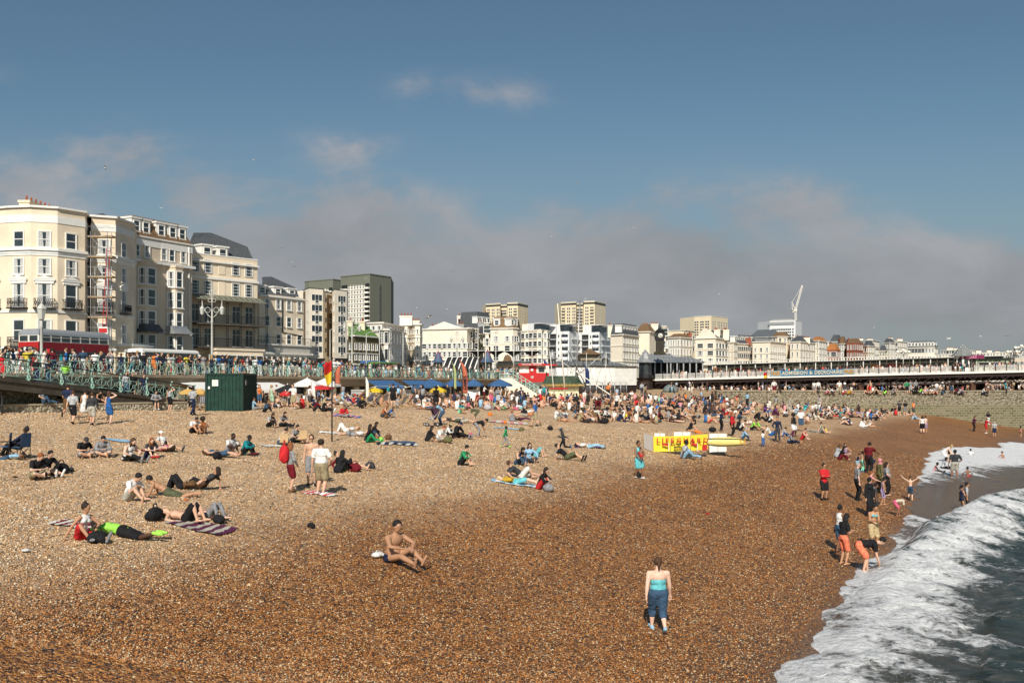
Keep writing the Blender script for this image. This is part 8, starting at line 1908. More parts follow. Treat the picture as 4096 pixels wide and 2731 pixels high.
def ornate(label,xs,ytop,s=1.,two=True):
    H=9.2*s; d=(H+.6)*FS/(HY-ytop); t=thing('street_lamp',label,'street lamp',PX(xs,HY,d)); t.location.z=6.92
    b=MB(); b.lathe([(.26,0),(.26,.5),(.16,.75),(.2,1.2),(.13,1.5),(.11,H*.62),(.16,H*.63),(.10,H*.66),(.07,H*.78)],(0,0,0),10,0); b.build('post',m_lampw,t); b=MB(); b.lathe([(.28,.0),(.28,1.1),(.2,1.5)],(0,0,0),10); b.build('post_base',m_mint,t)
    b=MB()
    if two:
        for sg in (-1,1):
            b.path([(sg*.1,0,H*.68),(sg*.5,0,H*.72),(sg*.95,0,H*.80),(sg*1.05,0,H*.86)],.045,5); b.path([(sg*(.45+.28*math.cos(a)),0,H*.77+.28*math.sin(a)) for a in [k*math.pi/5 for k in range(11)]],.035,5); b.path([(sg*(.22+.2*math.cos(a)),0,H*.88+.2*math.sin(a)) for a in [k*math.pi/4 for k in range(9)]],.035,5); b.path([(sg*.1,0,H*.9),(sg*.3,0,H*.98),(0,0,H)],.035,5)
            b.tube((sg*1.05,0,H*.78),(sg*1.05,0,H*.88),.03)
        b.tube((0,0,H*.7),(0,0,H),.05)
        b.build('scrollwork',m_lampw,t)
        for sg in (-1,1): lantern(t,sg*1.05,H*.78,.85)
    else: lantern(t,0,H*.86,1.3)
ornate('ornate cream twin lantern lamp post in front of the veranda house',848,1160); ornate('ornate cream twin lantern lamp post in front of the apartment block and brick house',1408,1252); ornate('ornate cream twin lantern lamp post right of the left pointed pavilion',1828,1312); ornate('distant ornate twin lantern lamp post left of the pointed pavilion',1722,1368)
ornate('single lantern lamp post in front of the bow fronted hotel',166,1195,.72,False)
def plain_lamp(label,xs,ytop,d):
    t=thing('street_lamp',label,'street lamp',PX(xs,HY,d)); t.location.z=6.92; H=ZP(ytop,d)-6.92; b=MB(); b.tube((0,0,0),(0,0,H),.08,.05); b.path([(0,0,H),(.5,0,H+.25),(1.4,0,H+.3)],.04,5); b.build('post',m_lampw,t); b=MB(); b.ell((1.55,0,H+.28),(.3,.1,.06)); b.build('lamp_head',m_steel,t)
for xs,yt,lab in ((1320,1320,'plain pale lamp post in front of the second apartment bay'),(1465,1335,'plain pale lamp post in front of the olive brick house'),(1518,1320,'plain pale lamp post in front of the white corner bar'),(1612,1330,'plain lamp post in front of the cream bowed corner house'),(1912,1310,'plain tall lamp post beside the pale green terrace'),(1942,1338,'plain lamp post left of the red and blue pavilion roof'),(1983,1325,'plain lamp post before the large plain cream corner house'),(2055,1335,'plain lamp post right of the large plain cream corner house'),(2128,1345,'plain lamp post before the bay terrace'),(2918,1370,'plain lamp post above the open pier shelter roof'),(3109,1388,'plain lamp post beside the green double decker')): plain_lamp(lab,xs,yt,140 if xs<2500 else 250)
def globes(label,xs,yt,k,s):
    p=PP(pxk(xs),8,0); d=p.y; t=thing('globe_lamp',label,'street lamp',PX(xs,HY,d)); t.location.z=pz(pxk(xs)); H=ZP(yt,d)-t.location.z; b=MB(); b.tube((0,0,0),(0,0,H),.09,.06); 
    for a in range(4): c_,s_=math.cos(a*math.pi/2),math.sin(a*math.pi/2); b.path([(0,0,H-.9),(c_*.7,s_*.7,H-.8),(c_*1.1,s_*1.1,H-.5)],.04,5)
    b.build('post',m_dark if k else m_lampw,t)
    for a in range(4): c_,s_=math.cos(a*math.pi/2),math.sin(a*math.pi/2); b=MB(); b.ell((c_*1.1,s_*1.1,H-.25),(.3,.3,.3)); b.build('globe',m_offw,t)
    b=MB(); b.ell((0,0,H+.05),(.3,.3,.3)); b.build('globe',m_offw,t)
globes('white post with a cluster of globe lamps on the pier left of the pointed kiosk',3613,1402,0,1); globes('black post with globe lamps on the pier right of the food stall',4055,1402,1,1); globes('tall white post with globe lamps on the pier at the right edge',4086,1385,0,1)
def parasol(label,xs,ya,hw,ye,d,m,name='parasol',n=8):
    g0=4.25; c=PX(xs,ye,d); t=thing(name,label,'parasol',(c.x,c.y,g0)); r=hw/FS*d; H=c.z-g0; Ht=ZP(ya,d)-g0; b=MB()
    v=[(0,0,Ht)]+[(r*.5*math.cos(a),r*.5*math.sin(a),H+(Ht-H)*.52) for a in [2*math.pi*i/n for i in range(n)]]+[(r*math.cos(a),r*math.sin(a),H) for a in [2*math.pi*i/n for i in range(n)]]+[(r*math.cos(a),r*math.sin(a),H-.18) for a in [2*math.pi*i/n for i in range(n)]]
    b.add(v,[(0,1+i,1+(i+1)%n) for i in range(n)]+[(1+i,1+n+i,1+n+(i+1)%n,1+(i+1)%n) for i in range(n)]+[(1+n+i,1+2*n+i,1+2*n+(i+1)%n,1+n+(i+1)%n) for i in range(n)]); b.build('canopy',m,t)
    b=MB(); b.tube((0,0,0),(0,0,Ht+.08),.035); [b.tube((0,0,Ht*.75),(r*.6*math.cos(a),r*.6*math.sin(a),H+(Ht-H)*.42),.012,n=4) for a in [2*math.pi*i/n for i in range(n)]]; b.build('pole',m_offw,t)
m_wc=mat('white_canvas',(.78,.76,.72),.8,.05,3); m_or=mat('ochre_canvas',(.62,.38,.12),.8,.08,3); m_rc=mat('red_canvas',(.55,.03,.03),.8,.05,3)
parasol('broad white parasol, left of the pair near the tall flagpole',1229,1511,62,1538,84,m_wc); parasol('broad white parasol, right of the pair beside the tall flagpole',1302,1511,62,1538,86,m_wc)
parasol('red parasol under the pair of white ones',1285,1540,50,1549,83,m_rc); parasol('low black parasol left of the white pair',1150,1537,52,1560,80,m_black); parasol('tipped red and black parasol by the seated group near the container',1142,1562,24,1574,78,m_rc)
for i,(x,hw,q) in enumerate(((1726,66,'largest blue parasol, at the left end of the blue row'),(1816,44,'second blue parasol from the left of the blue row'),(1895,40,'blue parasol right of the coral banner'),(2000,50,'blue parasol at the right end of the row by the steps'))): parasol(q,x,1515,hw,1538,98+i,m_blue)
parasol('small bright yellow parasol, left one before the blue awnings',1500,1549,32,1561,84,m_yellow); parasol('small bright yellow parasol, right one behind the person in black dress',1752,1544,34,1561,86,m_yellow)
parasol('ochre parasol left of the green container',752,1553,34,1567,74,m_or); parasol('second ochre parasol touching the green container',800,1553,30,1567,73,m_or)
def awning(label,x0,x1,yt,yb,d,m,out=2.2):
    p=PX(x0,yt,d); q=PX(x1,yt,d+ (x1-x0)*.02); t=thing('awning',label,'awning',p); dv=q-p; dv.z=0; n=Vector((dv.y,-dv.x,0)).normalized()*out; dz=(yb-yt)/FS*(d-out)
    b=MB(); v=[(0,0,0),dv,dv+n-Vector((0,0,dz)),n-Vector((0,0,dz)),n-Vector((0,0,dz+.22)),dv+n-Vector((0,0,dz+.22))]; b.add(v,[(0,1,2,3),(3,2,5,4)]); o=b.build('canvas',m,t); o.modifiers.new('s','SOLIDIFY').thickness=.02
    b=MB(); b.beam(n*.98-Vector((0,0,dz)),dv+n*.98-Vector((0,0,dz)),.07,.07); b.tube(Vector((0,0,-.9)),n*.95-Vector((0,0,dz)),.03); b.tube(dv+Vector((0,0,-.9)),dv+n*.95-Vector((0,0,dz)),.03); b.build('awning_frame',m_offw,t)
awning('long blue awning over a beach bar, left of the two',1462,1572,1521,1545,104,m_blue); awning('long blue awning over a beach bar, right of the two',1605,1690,1521,1545,112,m_blue); awning('pale cream awning left of the green container',716,820,1529,1556,79,m_wc); awning('white awning right of the green container',1018,1110,1530,1553,86,m_wc); awning('lower white awning touching the container',1010,1060,1541,1560,82,m_wc,1.5)
sg=thing('shop_sign','dark red shop sign with gold lettering under the promenade beside the ramp','sign',PX(571,1538,76.5),R(52)); s_=.0192; b=MB(); Lw=126/FS*76.5*1.22; b.box(0,Lw,0,.1,0,29*s_); b.build('board',mat('dark_red_board',(.16,.012,.012),.5,.1,2),sg); gold=mat('gold_paint',(.55,.36,.12),.5,.1,2); o=text_obj('lettering','MECHANICAL MEMORIES',.27,gold,sg,(.08,-.012,.24),(R(90),0,0),.006); wmx=max(v.co.x for v in o.data.vertices); o.scale=((Lw-.16)/wmx,1,1); text_obj('lettering','Old Time Penny Arcade',.11,gold,sg,(Lw*.45,-.012,.07),(R(90),0,0),.005)
t=thing('bus_stop_sign','small red bus stop sign on a grey pole in front of the red bus','sign',PX(187,HY,82)); t.location.z=6.92; b=MB(); b.tube((0,0,0),(0,0,2.2),.035); b.build('pole',m_steel,t); b=MB(); b.box(0,.25,-.03,0,1.85,2.2); b.build('plate',m_red,t)
# deckchairs ---------------------------------------------------------
def deckchair_mesh():
    f=MB()
    for y in (-.28,.28):
        f.beam((-.55,y*1.05,1.0),(.62,y*1.05,.0),.04,.05); f.beam((-.42,y,.0),(.50,y,.42),.04,.05); f.beam((-.05,y*1.1,.52),(-.5,y*1.1,.02),.03,.04)
    f.beam((-.55,-.3,1.),(-.55,.3,1.),.04,.04); f.beam((.5,-.3,.42),(.5,.3,.42),.04,.04); f.beam((.6,-.3,.02),(.6,.3,.02),.04,.04); f.beam((-.42,-.3,.02),(-.42,.3,.02),.04,.04)
    c=MB(); pr=[(-.55,1.02),(-.38,.74),(-.18,.46),(.02,.29),(.22,.27),(.5,.44)]; n=9
    for i in range(n):
        y0=-.25+.5*i/n; y1=y0+.5/n
        for j in range(5): c.quad((pr[j][0],y0,pr[j][1]),(pr[j][0],y1,pr[j][1]),(pr[j+1][0],y1,pr[j+1][1]),(pr[j+1][0],y0,pr[j+1][1]),i%2)
    return f.mesh('frame',m_wood),c
dfm,dcm=deckchair_mesh(); DST={'blue':dcm.mesh('sling',[mat('deck_stripe_blue',(.05,.12,.30),.8,.05,3),m_wc]),'red':dcm.mesh('sling',[m_rc,m_wc]),'navy':dcm.mesh('sling',[m_navy,m_wc])}
DCH=[(1222,1632,20,'red','red striped deckchair at the left of the deckchair row'),(1250,1622,60,'blue','blue striped deckchair behind the leftmost red striped one'),(1302,1622,15,'blue','blue striped deckchair holding a man in pale blue shirt'),(1380,1634,10,'red','wooden deckchair left of the menu board'),(1402,1618,25,'blue','deckchair in front of the menu board'),(1470,1626,150,'blue','first blue striped deckchair facing left'),(1500,1628,160,'blue','second blue striped deckchair facing left'),(1530,1622,150,'blue','third blue striped deckchair facing left'),(1603,1634,155,'blue','blue striped deckchair draped with a pale blanket'),(1632,1626,165,'navy','navy striped deckchair right of the blanket'),(1768,1606,160,'blue','blue striped deckchair behind the person in black dress'),(1882,1600,150,'navy','deckchair beside the coral banner'),(786,1640,60,'navy','navy striped deckchair left of the container'),(812,1636,110,'blue','deckchair half hidden by the container'),(2128,1574,40,'red','striped deckchair at the foot of the beach steps'),(2465,1570,160,'blue','low deckchair near the foot of the site fence'),(1118,1624,20,'blue','deckchair with a boy in grey near the black parasol'),(1690,1618,170,'blue','deckchair with a sun hatted sitter'),(1440,1612,150,'red','deckchair with a napping sitter')]
sit={3:('short.grey','tee.lightblue','shorts.stone'),4:('short.black','tee.white','trousers.white'),2:('short.brown','long.lightblue','trousers.navy'),16:('short.fair','tee.grey','shorts.grey'),17:('strawhat.tan','tee.lightblue','shorts.stone'),18:('strawhat.cream','tee.pink','shorts.grey'),5:('bob.grey','tee.offwhite','shorts.stone'),14:('bob.dark','tee.rose','trousers.maroon')}
for i,(x,y,a,c,lab) in enumerate(DCH):
    g=G(x,y); t=thing('deckchair',lab,'deckchair',g,R(a),'deckchairs at the back of the beach'); inst('frame',dfm,t); inst('sling',DST[c],t)
    if i in sit:
        hr,tp,bt=sit[i]; v=Vector((math.cos(R(a)),math.sin(R(a)),0)); person(g-v*.02,'chair',a,1.0,'m','l',hr,tp,bt,None,False,'person in '+cdesc(tp)+' slumped in the '+' '.join(lab.split()[:8]),'people sitting in deckchairs')
# lifeguard windbreak -------------------------------------------------
wb0=G(2100+1340/2.614,1450+935/2.614); dW=wb0.y; wk=thing('lifeguard_windbreak','yellow folding lifeguard windbreak with red lettering and flag symbols in the middle of the beach','windbreak',wb0); u=dW/FS/2.614
pts=[(1275,20,2.),(1340,0,0),(1525,0,.12),(1727,-4,-.1),(1918,0,.15)]; H=165*u
b=MB(); PT=[]
for x,dy,yy in pts: PT.append(Vector(((x-1340)*u,yy,0)))
PT[0]=Vector((-62*u,1.4,.0)); zb=[.12,0,.0,.06,.12]
for i in range(4):
    a,c=PT[i],PT[i+1]; b.add([(a.x,a.y,.02+zb[i]),(c.x,c.y,.02+zb[i+1]),(c.x,c.y,H+zb[i+1]),(a.x,a.y,H+zb[i])],[(0,1,2,3)],1 if i==0 else 0)
o=b.build('panels',[mat('windbreak_yellow',(.80,.62,.04),.75,.05,3),m_wc],wk); o.modifiers.new('s','SOLIDIFY').thickness=.015
b=MB()
for p_,z_ in zip(PT,zb): b.tube((p_.x,p_.y,-.1),(p_.x,p_.y,H+z_+.12),.018)
b.build('stakes',m_wood,wk)
o=text_obj('lettering','L I F E G U A R D',.36,m_red,wk,(30*u,-.16,H-.34),(R(90),0,0),.014); wmx=max(v.co.x for v in o.data.vertices); o.scale=(540*u/wmx,1,1)
for k_,s_ in enumerate(('SWIM','BETWEEN','FLAGS')): text_obj('lettering',s_,.15,m_black,wk,(212*u,-.14,H-.50-.16*k_),(R(90),0,0),.008)
for x in (100,400):
    b=MB(); b.box((x+55)*u,(x+60)*u,-.155,-.14,.06,H*.62); b.build('flag_staff_symbol',m_white,wk); b=MB(); v=[];
    for i in range(7): q=i/6; v+=[((x-8+q*62)*u,-.16,H*.42+.03*math.sin(q*6)),((x-8+q*62)*u,-.16,H*.42+.13+.03*math.sin(q*6))]
    b.add(v,[(2*i,2*i+2,2*i+3,2*i+1) for i in range(6)]); b.build('flag_symbol',m_red,wk)
b=MB(); b.box(512*u,562*u,.0,.02,.10,.42); ob=b.build('red_logo_patch',m_red,wk,(0,-.08,0)); 
for k_,(x0,x1,y0,y1,dd) in enumerate(((1350,1465,738,800,2.5),(1555,1735,724,800,2.2),(1925,2110,742,800,2.6))):
    p=G(2100+x0/2.614,1450+(y0+180)/2.614); t=thing('canvas_screen',('small cream canvas windbreak behind the left yellow panels','cream canvas windbreak behind the middle yellow panels','long cream canvas windbreak behind the yellow rescue board')[k_],'windbreak',Vector(((2100+x0/2.614-HX)/FS*(dW+dd),dW+dd,TZ((2100+x0/2.614-HX)/FS*(dW+dd),dW+dd)))); zt=ZP(1450+y0/2.614,dW+dd)-t.location.z; b=MB(); w_=(x1-x0)/2.614/FS*(dW+dd); b.box(0,w_,0,.015,.05,zt); b.build('canvas',m_wc,t); b=MB(); [b.tube((w_*q,-.02,-.1),(w_*q,-.02,zt+.15),.015) for q in (0,.5,1)]; b.build('stakes',m_wood,t)
rb_=PX(2899,1767,dW+1.3); t=thing('rescue_board','long pale yellow rescue board propped on its edge beside the windbreak','rescue board',rb_); b=MB(); Lb_=135/FS*rb_.y; n=16; v=[]
for i in range(n+1):
    q=-1+2*i/n; h=.27*(1-abs(q)**3.2)**.6 if abs(q)<1 else .0; x=q*Lb_/2*1.15
    v+=[(x,-.05,-h),(x,-.07,0),(x,-.05,h),(x,.05,h),(x,.05,-h)]
b.add(v,[(i*5+j,(i+1)*5+j,(i+1)*5+(j+1)%5,i*5+(j+1)%5) for i in range(n) for j in range(5)],0,True); b.build('board',mat('board_yellow',(.78,.66,.22),.35,.05,2),t)
b=MB(); b.path([(-1.3,-.085,.16),(-.5,-.09,.20),(.5,-.09,.18),(1.5,-.08,.12)],.02,5); b.path([(-1.3,-.085,-.16),(-.2,-.09,-.2),(.9,-.09,-.17),(1.4,-.08,-.13)],.022,5); b.build('grab_line',m_black,t)
text_obj('lettering','SURF',.17,m_orl,t,(1.05,-.09,.2),(R(90),R(90),0),.004); text_obj('lettering','RESCUE',.12,m_orl,t,(.85,-.09,.24),(R(90),R(90),0),.004)
# camp chairs, tent, pushchair, white boards
def campchair(label,g,a,mt):
    t=thing('camp_chair',label,'camp chair',g,R(a)); b=MB()
    for y in (-.28,.28): b.tube((-.25,y,0),(.28,y,.45),.014); b.tube((.28,y,0),(-.25,y,.45),.014); b.tube((-.25,y,0),(-.30,y,.95),.014); b.tube((.28,y,0),(.28,y,.62),.014); b.beam((-.28,y,.63),(.3,y,.62),.05,.02)
    b.tube((-.25,-.28,0),(-.25,.28,.4),.014); b.tube((.28,-.28,0),(.28,.28,.4),.014); b.build('frame',m_dark,t)
    b=MB(); b.box(-.26,.28,-.27,.27,.43,.45); b.add([(-.26,-.27,.45),(-.26,.27,.45),(-.32,.27,.97),(-.32,-.27,.97)],[(0,1,2,3)]); o=b.build('fabric',mt,t); o.modifiers.new('s','SOLIDIFY').thickness=.01
g=G(218/2.851,1350+1378/2.851); campchair('blue camp chair holding a person in a dark spotted top at the far left',g,170,m_blue); person(g+Vector((0,0,.05)),'chair',172,1.0,'f','d','bun.black','long.navy','trousers.black',None,True,'person in dark spotted top sitting in a blue camp chair','people sitting in camp chairs')
campchair('blue camp chair cut by the left edge of the picture',G(8,1832),200,m_blue); person(G(30,1838),'front',20,.75,'c','b','cropped.black','tee.lightblue','shorts.denim',None,False,'child in denim sprawled on a pink mat by the camp chairs')
t=thing('pushchair','dark hooded pushchair packed with bags in front of the group of four','pushchair',G(1400+785/2.4125,1400+735/2.4125),R(200)); b=MB(); b.add([(-.25,-.25,.45),(.35,-.25,.55),(.35,.25,.55),(-.25,.25,.45),(-.5,-.25,1.),(-.5,.25,1.),(0,-.25,1.12),(0,.25,1.12),(-.35,-.25,1.2),(-.35,.25,1.2)],[(0,1,2,3),(0,4,5,3),(4,8,9,5),(8,6,7,9),(0,6,8,4),(3,5,9,7)]); o=b.build('seat_and_hood',mat('plum_cloth',(.05,.02,.035),.8,.1,3),t); o.modifiers.new('s','SOLIDIFY').thickness=.02; b=MB()
for y in (-.25,.25): b.tube((-.6,y,1.1),(.35,y,.12),.018); b.tube((-.35,y,.12),(.1,y,.6),.018)
b.tube((-.6,-.25,1.1),(-.6,.25,1.1),.018); b.build('frame',m_steel,t)
for x in (-.35,.35):
    for y in (-.27,.27): wheel(t,x,y,.12,.12,.05)
t=thing('pushchair','empty dark pushchair among the sitters below the beach steps','pushchair',G(1400+1730/2.4125,1400+505/2.4125),R(20)); b=MB(); b.add([(-.3,-.25,.4),(.4,-.25,.5),(.4,.25,.5),(-.3,.25,.4),(-.5,-.25,1.),(-.5,.25,1.),(.1,-.25,1.),(.1,.25,1.)],[(0,1,2,3),(0,4,5,3),(4,6,7,5)]); o=b.build('seat_and_hood',m_black,t); o.modifiers.new('s','SOLIDIFY').thickness=.02; wheel(t,-.3,.2,.12,.12,.05); wheel(t,.35,.2,.12,.12,.05)
tn_=G(2682,1568); t=thing('beach_tent','small grey dome tent in the shade of the pier','tent',tn_); b=MB(); b.lathe([(1.25,0),(1.2,.4),(.95,.85),(.5,1.15),(.02,1.25)],(0,0,0),12); b.build('canopy',mat('tent_grey',(.17,.20,.19),.6,.1,2),t); b=MB(); b.add([(-.5,-1.27,0),(.5,-1.27,0),(.3,-1.02,.75),(-.3,-1.02,.75)],[(0,1,2,3)]); b.build('door',m_black,t)
for x,y,w_,h_,lab in ((1893,1605,52,45,'white sheet covered board on the beach right of the coral banner'),(2245,1592,60,42,'white sheet covered board in front of the green roofed hut')):
    g=G(x,y); u=g.y/FS; t=thing('covered_board',lab,'board',g); b=MB(); b.add([(-w_/2*u,0,0),(w_/2*u,.1,0),(w_/2*u,.3,h_*u),(-w_/2*u*1.05,.25,h_*u*1.02),(-w_/2*u,1.,0),(w_/2*u,1.,0)],[(0,1,2,3),(1,5,2),(0,3,4),(3,2,5,4)]); b.build('sheet',m_wc,t)
g=G(1432,1608); t=thing('menu_board','black outdoor menu board with rows of white lettering among the deckchairs','board',g,R(5)); b=MB(); b.box(-.75,.75,0,.04,.6,1.25); b.box(-.7,-.66,0,.04,0,.6); b.box(.66,.7,0,.04,0,.6); b.build('board',m_black,t); b=MB(); [b.box(-.65,.65-.2*(i%2),-.012,-.002,1.12-i*.13,1.17-i*.13) for i in range(4)]; b.build('lettering',m_white,t)
# towels, bags, small things
def towel(x,y,L,W,a,c,lab,stripe=None):
    g=G(x,y); t=thing('towel',lab,'towel',g,R(a)); n=10; b=MB(); v=[]; rr=random.Random(x)
    for j in range(n+1):
        for i in range(n+1):
            lx=-L/2+L*i/n; ly=-W/2+W*j/n; ca,sa=math.cos(R(a)),math.sin(R(a)); wx=g.x+ca*lx-sa*ly; wy=g.y+sa*lx+ca*ly; v.append((lx+rr.uniform(-.02,.02),ly+rr.uniform(-.02,.02),max(0,tz_rough(wx,wy)-g.z)+.04+rr.uniform(0,.025)) if False else (lx+rr.uniform(-.03,.03),ly+rr.uniform(-.03,.03),tz_rough(wx,wy)-g.z+.03+rr.uniform(0,.035)))
    b.v=v
    for j in range(n):
        for i in range(n): b.f.append([j*(n+1)+i,j*(n+1)+i+1,(j+1)*(n+1)+i+1,(j+1)*(n+1)+i]); b.m.append((i%2) if stripe else 0); b.s.append(True)
    o=b.build('cloth',[mat('towel_'+c,CC[c],.9,.2,4),mat('towel_'+(stripe or c),CC[stripe or c],.9,.2,4)],t); return t
TW=[(465,1763,1.6,.9,-10,'lightblue',None,'pale blue towel under the pair near the container'),(300,2103,1.3,.6,-20,'offwhite','maroon','cream and red cloth under the couple in lime and white'),(805,2108,1.8,.9,-20,'stone','plum','purple and white striped towel under the sunbathing couple'),(1385,1665,1.9,1.1,-5,'pink','blue','pink and blue blanket under the person in red jacket'),(1590,1778,2.1,1.,0,'navy','offwhite','navy and white blanket beside the emerald green trousers'),(1610,1772,1.3,.8,5,'denim',None,'slate blue cloth right of the bags'),(2020,1690,3.2,1.5,0,'pink','offwhite','large pink and white blanket right of the pushchair'),(2030,1715,1.8,.35,0,'lightblue',None,'narrow pale blue towel below the pink blanket'),(2060,1936,1.9,.8,-5,'lightblue','white','striped blue towel under the person in mustard'),(2350,1790,1.5,.7,-5,'purple',None,'purple mat under the sleeping person in pale jeans'),(1280,1978,1.2,.6,-30,'red','white','red and white cloth at the feet of the three companions'),(2600,1680,2,.9,-5,'offwhite',None,'cream towel under the pair with the maroon top'),(2880,1683,1.6,.8,0,'offwhite',None,'crumpled white cloth beside the bags'),(3270,1728,1.6,.8,-5,'lightgrey','teal','grey towel under the person in dark green top'),(1855,1630,1.4,.8,0,'navy','red','dark patterned rug behind the teal T-shirt'),(2390,1690,1.4,.6,0,'maroon',None,'maroon rug under the bending person'),(3480,1718,1.8,.7,0,'stone',None,'stone coloured towel under the sitters in white'),(1085,1785,1.,.6,10,'offwhite',None,'pale cloth under the pizza eaters'),(1320,1732,1.2,.5,0,'white',None,'white shirt spread beside the sleeping pair'),(560,1803,.7,.4,0,'maroon',None,'maroon cloth under the head of the slate blue dress')]
for x,y,L_,W_2,a,c,s_,lab in TW: towel(x,y,L_,W_2,a,c,lab,s_)
def bagm():
    b=MB(); b.ell((0,0,.16),(.26,.16,.17),n=12,k=8); b.ell((.1,-.12,.12),(.12,.07,.09),n=8,k=6); me=b; 
    me2=grow(me,.025,'bag_body',[m_cloth],3); h=MB(); h.path([(-.1,0,.3),(-.06,0,.4),(.06,0,.4),(.1,0,.3)],.015,5); return me2,h.mesh('strap',m_cloth)
bgm,bgs=bagm()
BG=[(1500,1762,'rust',.9,'rust leather bag beside the emerald green trousers'),(1553,1758,'brown',.9,'brown leather bag right of the rust one'),(1525,1770,'lime',.9,'black and lime bag between two leather bags'),(1790,1772,'olive',1.1,'olive duffel bag in front of the group of four'),(1858,1748,'yellow',.7,'yellow carrier bag right of the group of four'),(1882,1743,'rose',.6,'pink bag beside the yellow carrier bag'),(2087,1725,'olive',.8,'olive rucksack standing alone on the shingle'),(2193,1966,'grey',1.,'grey handbag beside the person in red shorts'),(1480,1875,'charcoal',.9,'dark rucksack right of the reclining maroon top'),(1375,1883,'lime',.6,'lime green carrier bag among the dark dressed pair'),(1420,1888,'maroon',1.1,'maroon bag under the knees of the recliner'),(868,1838,'black',1.,'black bag beside the slate blue dress'),(620,2085,'black',1.2,'black rucksack at the head of the purple towel'),(875,2095,'black',.8,'small black bag at the right of the purple towel'),(390,2175,'black',1.,'black bag under the legs of the person in red shorts'),(245,1895,'black',1.2,'black bags and shoes behind the person with a camera'),(1510,2228,'white',.9,'crumpled pale towel beside the lone sitter'),(1545,1672,'brown',.9,'tan bag between the rust vest and the blue tee'),(2218,1628,'black',1.3,'black holdall on the shingle near the hut'),(2465,1682,'navy',1.1,'blue rucksack beside the person in yellow'),(2543,1666,'black',1.2,'upright black suitcase like bag'),(2582,1628,'denim',1.,'blue bag on open shingle near the pier kiosk'),(2418,1694,'black',1.4,'large black bag the bent person is packing'),(2850,1728,'black',1.2,'black rucksack pile behind the windbreak'),(2500,1688,'navy',.6,'small navy pouch in front of the yellow T-shirt'),(1788,1620,'orange',1.,'orange bag behind the teal T-shirt'),(1835,1640,'plum',1.3,'dark heap of bags beside the orange one'),(1960,1663,'orange',.8,'bright orange bag by the camouflage top'),(2022,1695,'orange',.7,'orange bag on the pink blanket'),(1950,1640,'lightgrey',1.5,'grey pram hood shaped bag behind the bender'),(2200,1720,'black',.9,'flat black cloth bag left on the shingle'),(1245,2112,'black',.5,'small dark scarf left on the bare shingle'),(2830,2055,'red',.35,'tiny red packet on the brown shingle'),(745,2000,'orange',.3,'orange scrap beside the prone person'),(100,2043,'white',.3,'white scrap on the left shingle'),(185,2072,'white',.25,'second white scrap right of the first'),(103,2205,'white',.4,'crumpled white bag at the lower left'),(582,2140,'lightgrey',.3,'clear bottle by the lime shoes'),(1180,1992,'lightgrey',.25,'clear bottle on the shingle by the companions'),(2885,1802,'red',.7,'red throw bag below the rescue board'),(660,1775,'white',.4,'white trainers beside the blue towel'),(285,1885,'charcoal',.5,'pair of dark shoes behind the seated pair'),(60,1910,'black',.35,'striped black shoe at the far left'),(2745,1852,'black',.35,'black sandal in front of the windbreak')]
for x,y,c,s_,lab in BG:
    g=G(x,y); k=CC[c]; nm='bag' if s_>.45 else 'litter'; t=thing(nm,lab,nm,g,R((x*37)%360)); t.scale=(s_,s_,s_*(.5 if s_<=.45 or 'crumpled' in lab else 1)); inst('bag_body' if nm=='bag' else 'crumpled_piece',bgm,t,color=k); 
    if s_>.45: inst('strap',bgs,t,color=k)
g=G(700+1112/2.4125,1400+1370/2.4125); t=thing('rucksack','tall red hiking rucksack worn by the person with a patterned skirt','rucksack',g+Vector((-.17,-.12,.98)),R(-60)); t.scale=(.8,1.1,1.9); inst('bag_body',bgm,t,color=CC['red']); inst('strap',bgs,t,color=CC['red'])
for x,y,a,lab in ((1135,1788,10,'open cardboard pizza box held by the person in white vest'),(1205,1775,-10,'open cardboard pizza box on the legs of the grey T-shirt')):
    g=G(x,y); t=thing('pizza_box',lab,'box',g+Vector((0,0,.22)),R(a)); b=MB(); b.box(-.2,.2,-.2,.2,0,.03); b.build('tray',m_wood,t); b=MB(); b.add([(-.2,.2,.03),(.2,.2,.03),(.2,.28,.42),(-.2,.28,.42)],[(0,1,2,3)]); o=b.build('lid',m_wood,t); o.modifiers.new('s','SOLIDIFY').thickness=.006
g=G(2800+1910/2.851,1500+330/2.851); t=thing('rescue_tube','orange rescue tube held upright beside the person in red shorts','float',g); b=MB(); b.path([(0,0,0),(0,0,.2),(.02,0,1.0),(0.03,0,1.2)],[.04,.09,.09,.04],8); b.build('float',m_coral,t)
g=G(2235,1600); t=thing('kayak','small red kayak lying on the white covered board','kayak',Vector((g.x,g.y+.25,g.z+ 42/FS*g.y))); b=MB(); b.ell((0,0,.12),(1.15,.28,.12),n=14,k=8); b.build('hull',m_red,t)
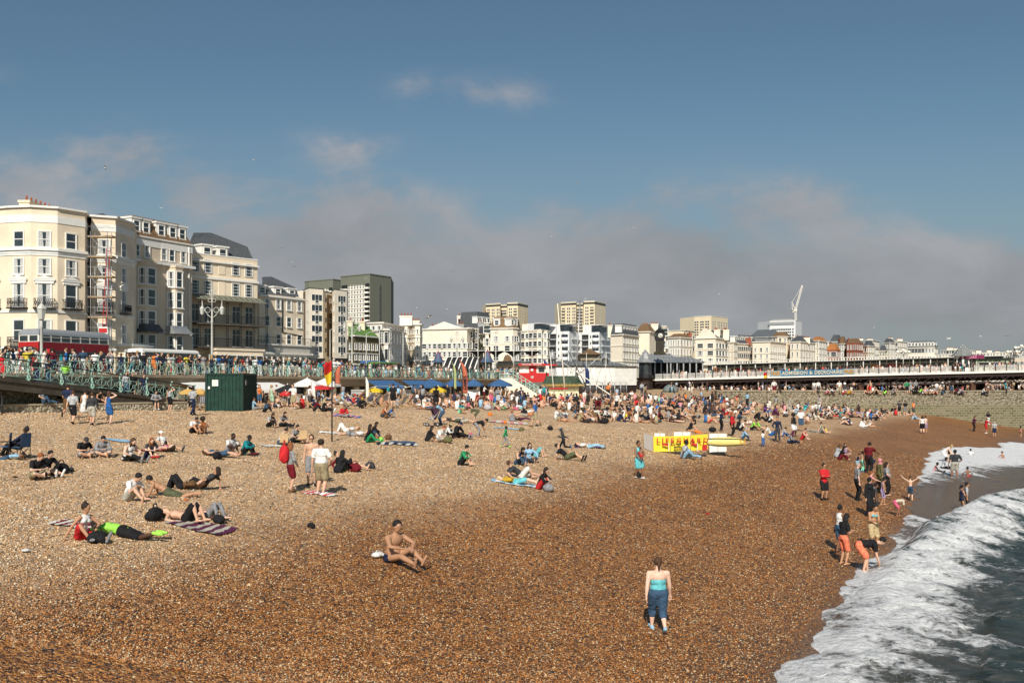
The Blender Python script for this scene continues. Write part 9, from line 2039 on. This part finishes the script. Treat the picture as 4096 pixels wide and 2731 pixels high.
# gulls
def gull_mesh(fl):
    b=MB(); b.ell((0,0,0),(.07,.22,.065),n=8,k=6); b.ell((0,.22,.03),(.04,.06,.04),n=8,k=5); b.tube((0,.27,.03),(0,.33,.015),.014,.004,5,2); b.add([(-.05,-.18,0),(.05,-.18,0),(.08,-.34,.01),(-.08,-.34,.01)],[(0,1,2,3)])
    for sg in (-1,1):
        m=(sg*.30,.07,.12+fl); e=(sg*.66,-.08,.04+fl*.3); 
        b.add([(sg*.04,.12,.03),(sg*.04,-.08,.02),m,(m[0],m[1]-.17,m[2]-.01)],[(0,1,3,2)],1,True); b.add([m,(m[0],m[1]-.17,m[2]-.01),(e[0]*.85,e[1]-.03,e[2]+.02),(e[0]*.8,e[1]+.08,e[2]+.03)],[(0,1,2,3)],1,True); b.add([(e[0]*.85,e[1]-.03,e[2]+.02),(e[0]*.8,e[1]+.08,e[2]+.03),e],[(0,1,2)],2)
    return b.mesh('gull',[m_offw,mat('gull_grey_wing',(.35,.36,.37),.7,.05,5),m_dark])
GM=[gull_mesh(f) for f in (.0,.10,-.12)]
GP=[(242,386,18,'high gull above the bow fronted hotel'),(583,368,16,'highest gull left of the centre clouds'),(648,569,14,'gull gliding right of the slate mansard roof'),(672,602,12,'upper one of two gulls left of the grey tower'),(676,613,14,'lower one of two gulls left of the grey tower'),(1267,543,18,'gull gliding alone in the middle of the sky'),(1327,422,12,'tiny gull high right of centre'),(1456,524,12,'gull high above the right apartment tower'),(1172,661,9,'small gull above the left cream tower'),(1205,613,9,'white gull banking above the left cream tower'),(1042,626,13,'gull left of the left cream tower'),(1652,675,11,'gull above the yellow tower block'),(925,707,9,'gull right of the grey tower, first of three'),(957,707,11,'gull right of the grey tower, second of three'),(1027,710,10,'gull right of the grey tower, third of three'),(1345,686,13,'gull beside the tall mast top'),(1533,704,13,'gull above the clock tower houses'),(2180,777,22,'large gull over the pier near the pointed kiosk'),(2315,772,22,'large gull near the right edge of the sky'),(2252,772,8,'small gull between two large ones at the right'),(448,726,18,'white gull passing in front of the veranda house'),(840,640,10,'gull left of the tower block'),(1570,1250*0+762,14,'gull low over the white hoarding'),(2008,752,12,'dark gull above the brick mansion'),(1808,780,10,'gull low above the gabled cream house'),(93,470*0+800,9,'gull flying low over the promenade'),(985,728,26,'gull gliding before the long cream building'),(370,478,17,'gull perched low over the hotel roof')]
for i,(x,y,wd,lab) in enumerate(GP):
    d=1.32*FS*.5742/wd; d=min(d,260); p=PX(x/.5742,y/.5742,d); p.z=max(p.z,7.5); t=inst('gull',GM[i%3],None,p,R((i*53)%150-75)); t.rotation_euler=(R(20 if i%2 else -12),R(((i*29)%50)-25),R((i*53)%150-75)); tag(t,lab,'gull','gulls in flight')
bpy.data.scenes.remove(TS)
for o in PEOPLE:
    if len(o.get('label','').split())>16: o['label']=' '.join(o['label'].split()[:15])
    if False and len(o['label'].split())>16: print('LONG',o['label']); o['label']=' '.join(o['label'].split()[:15])
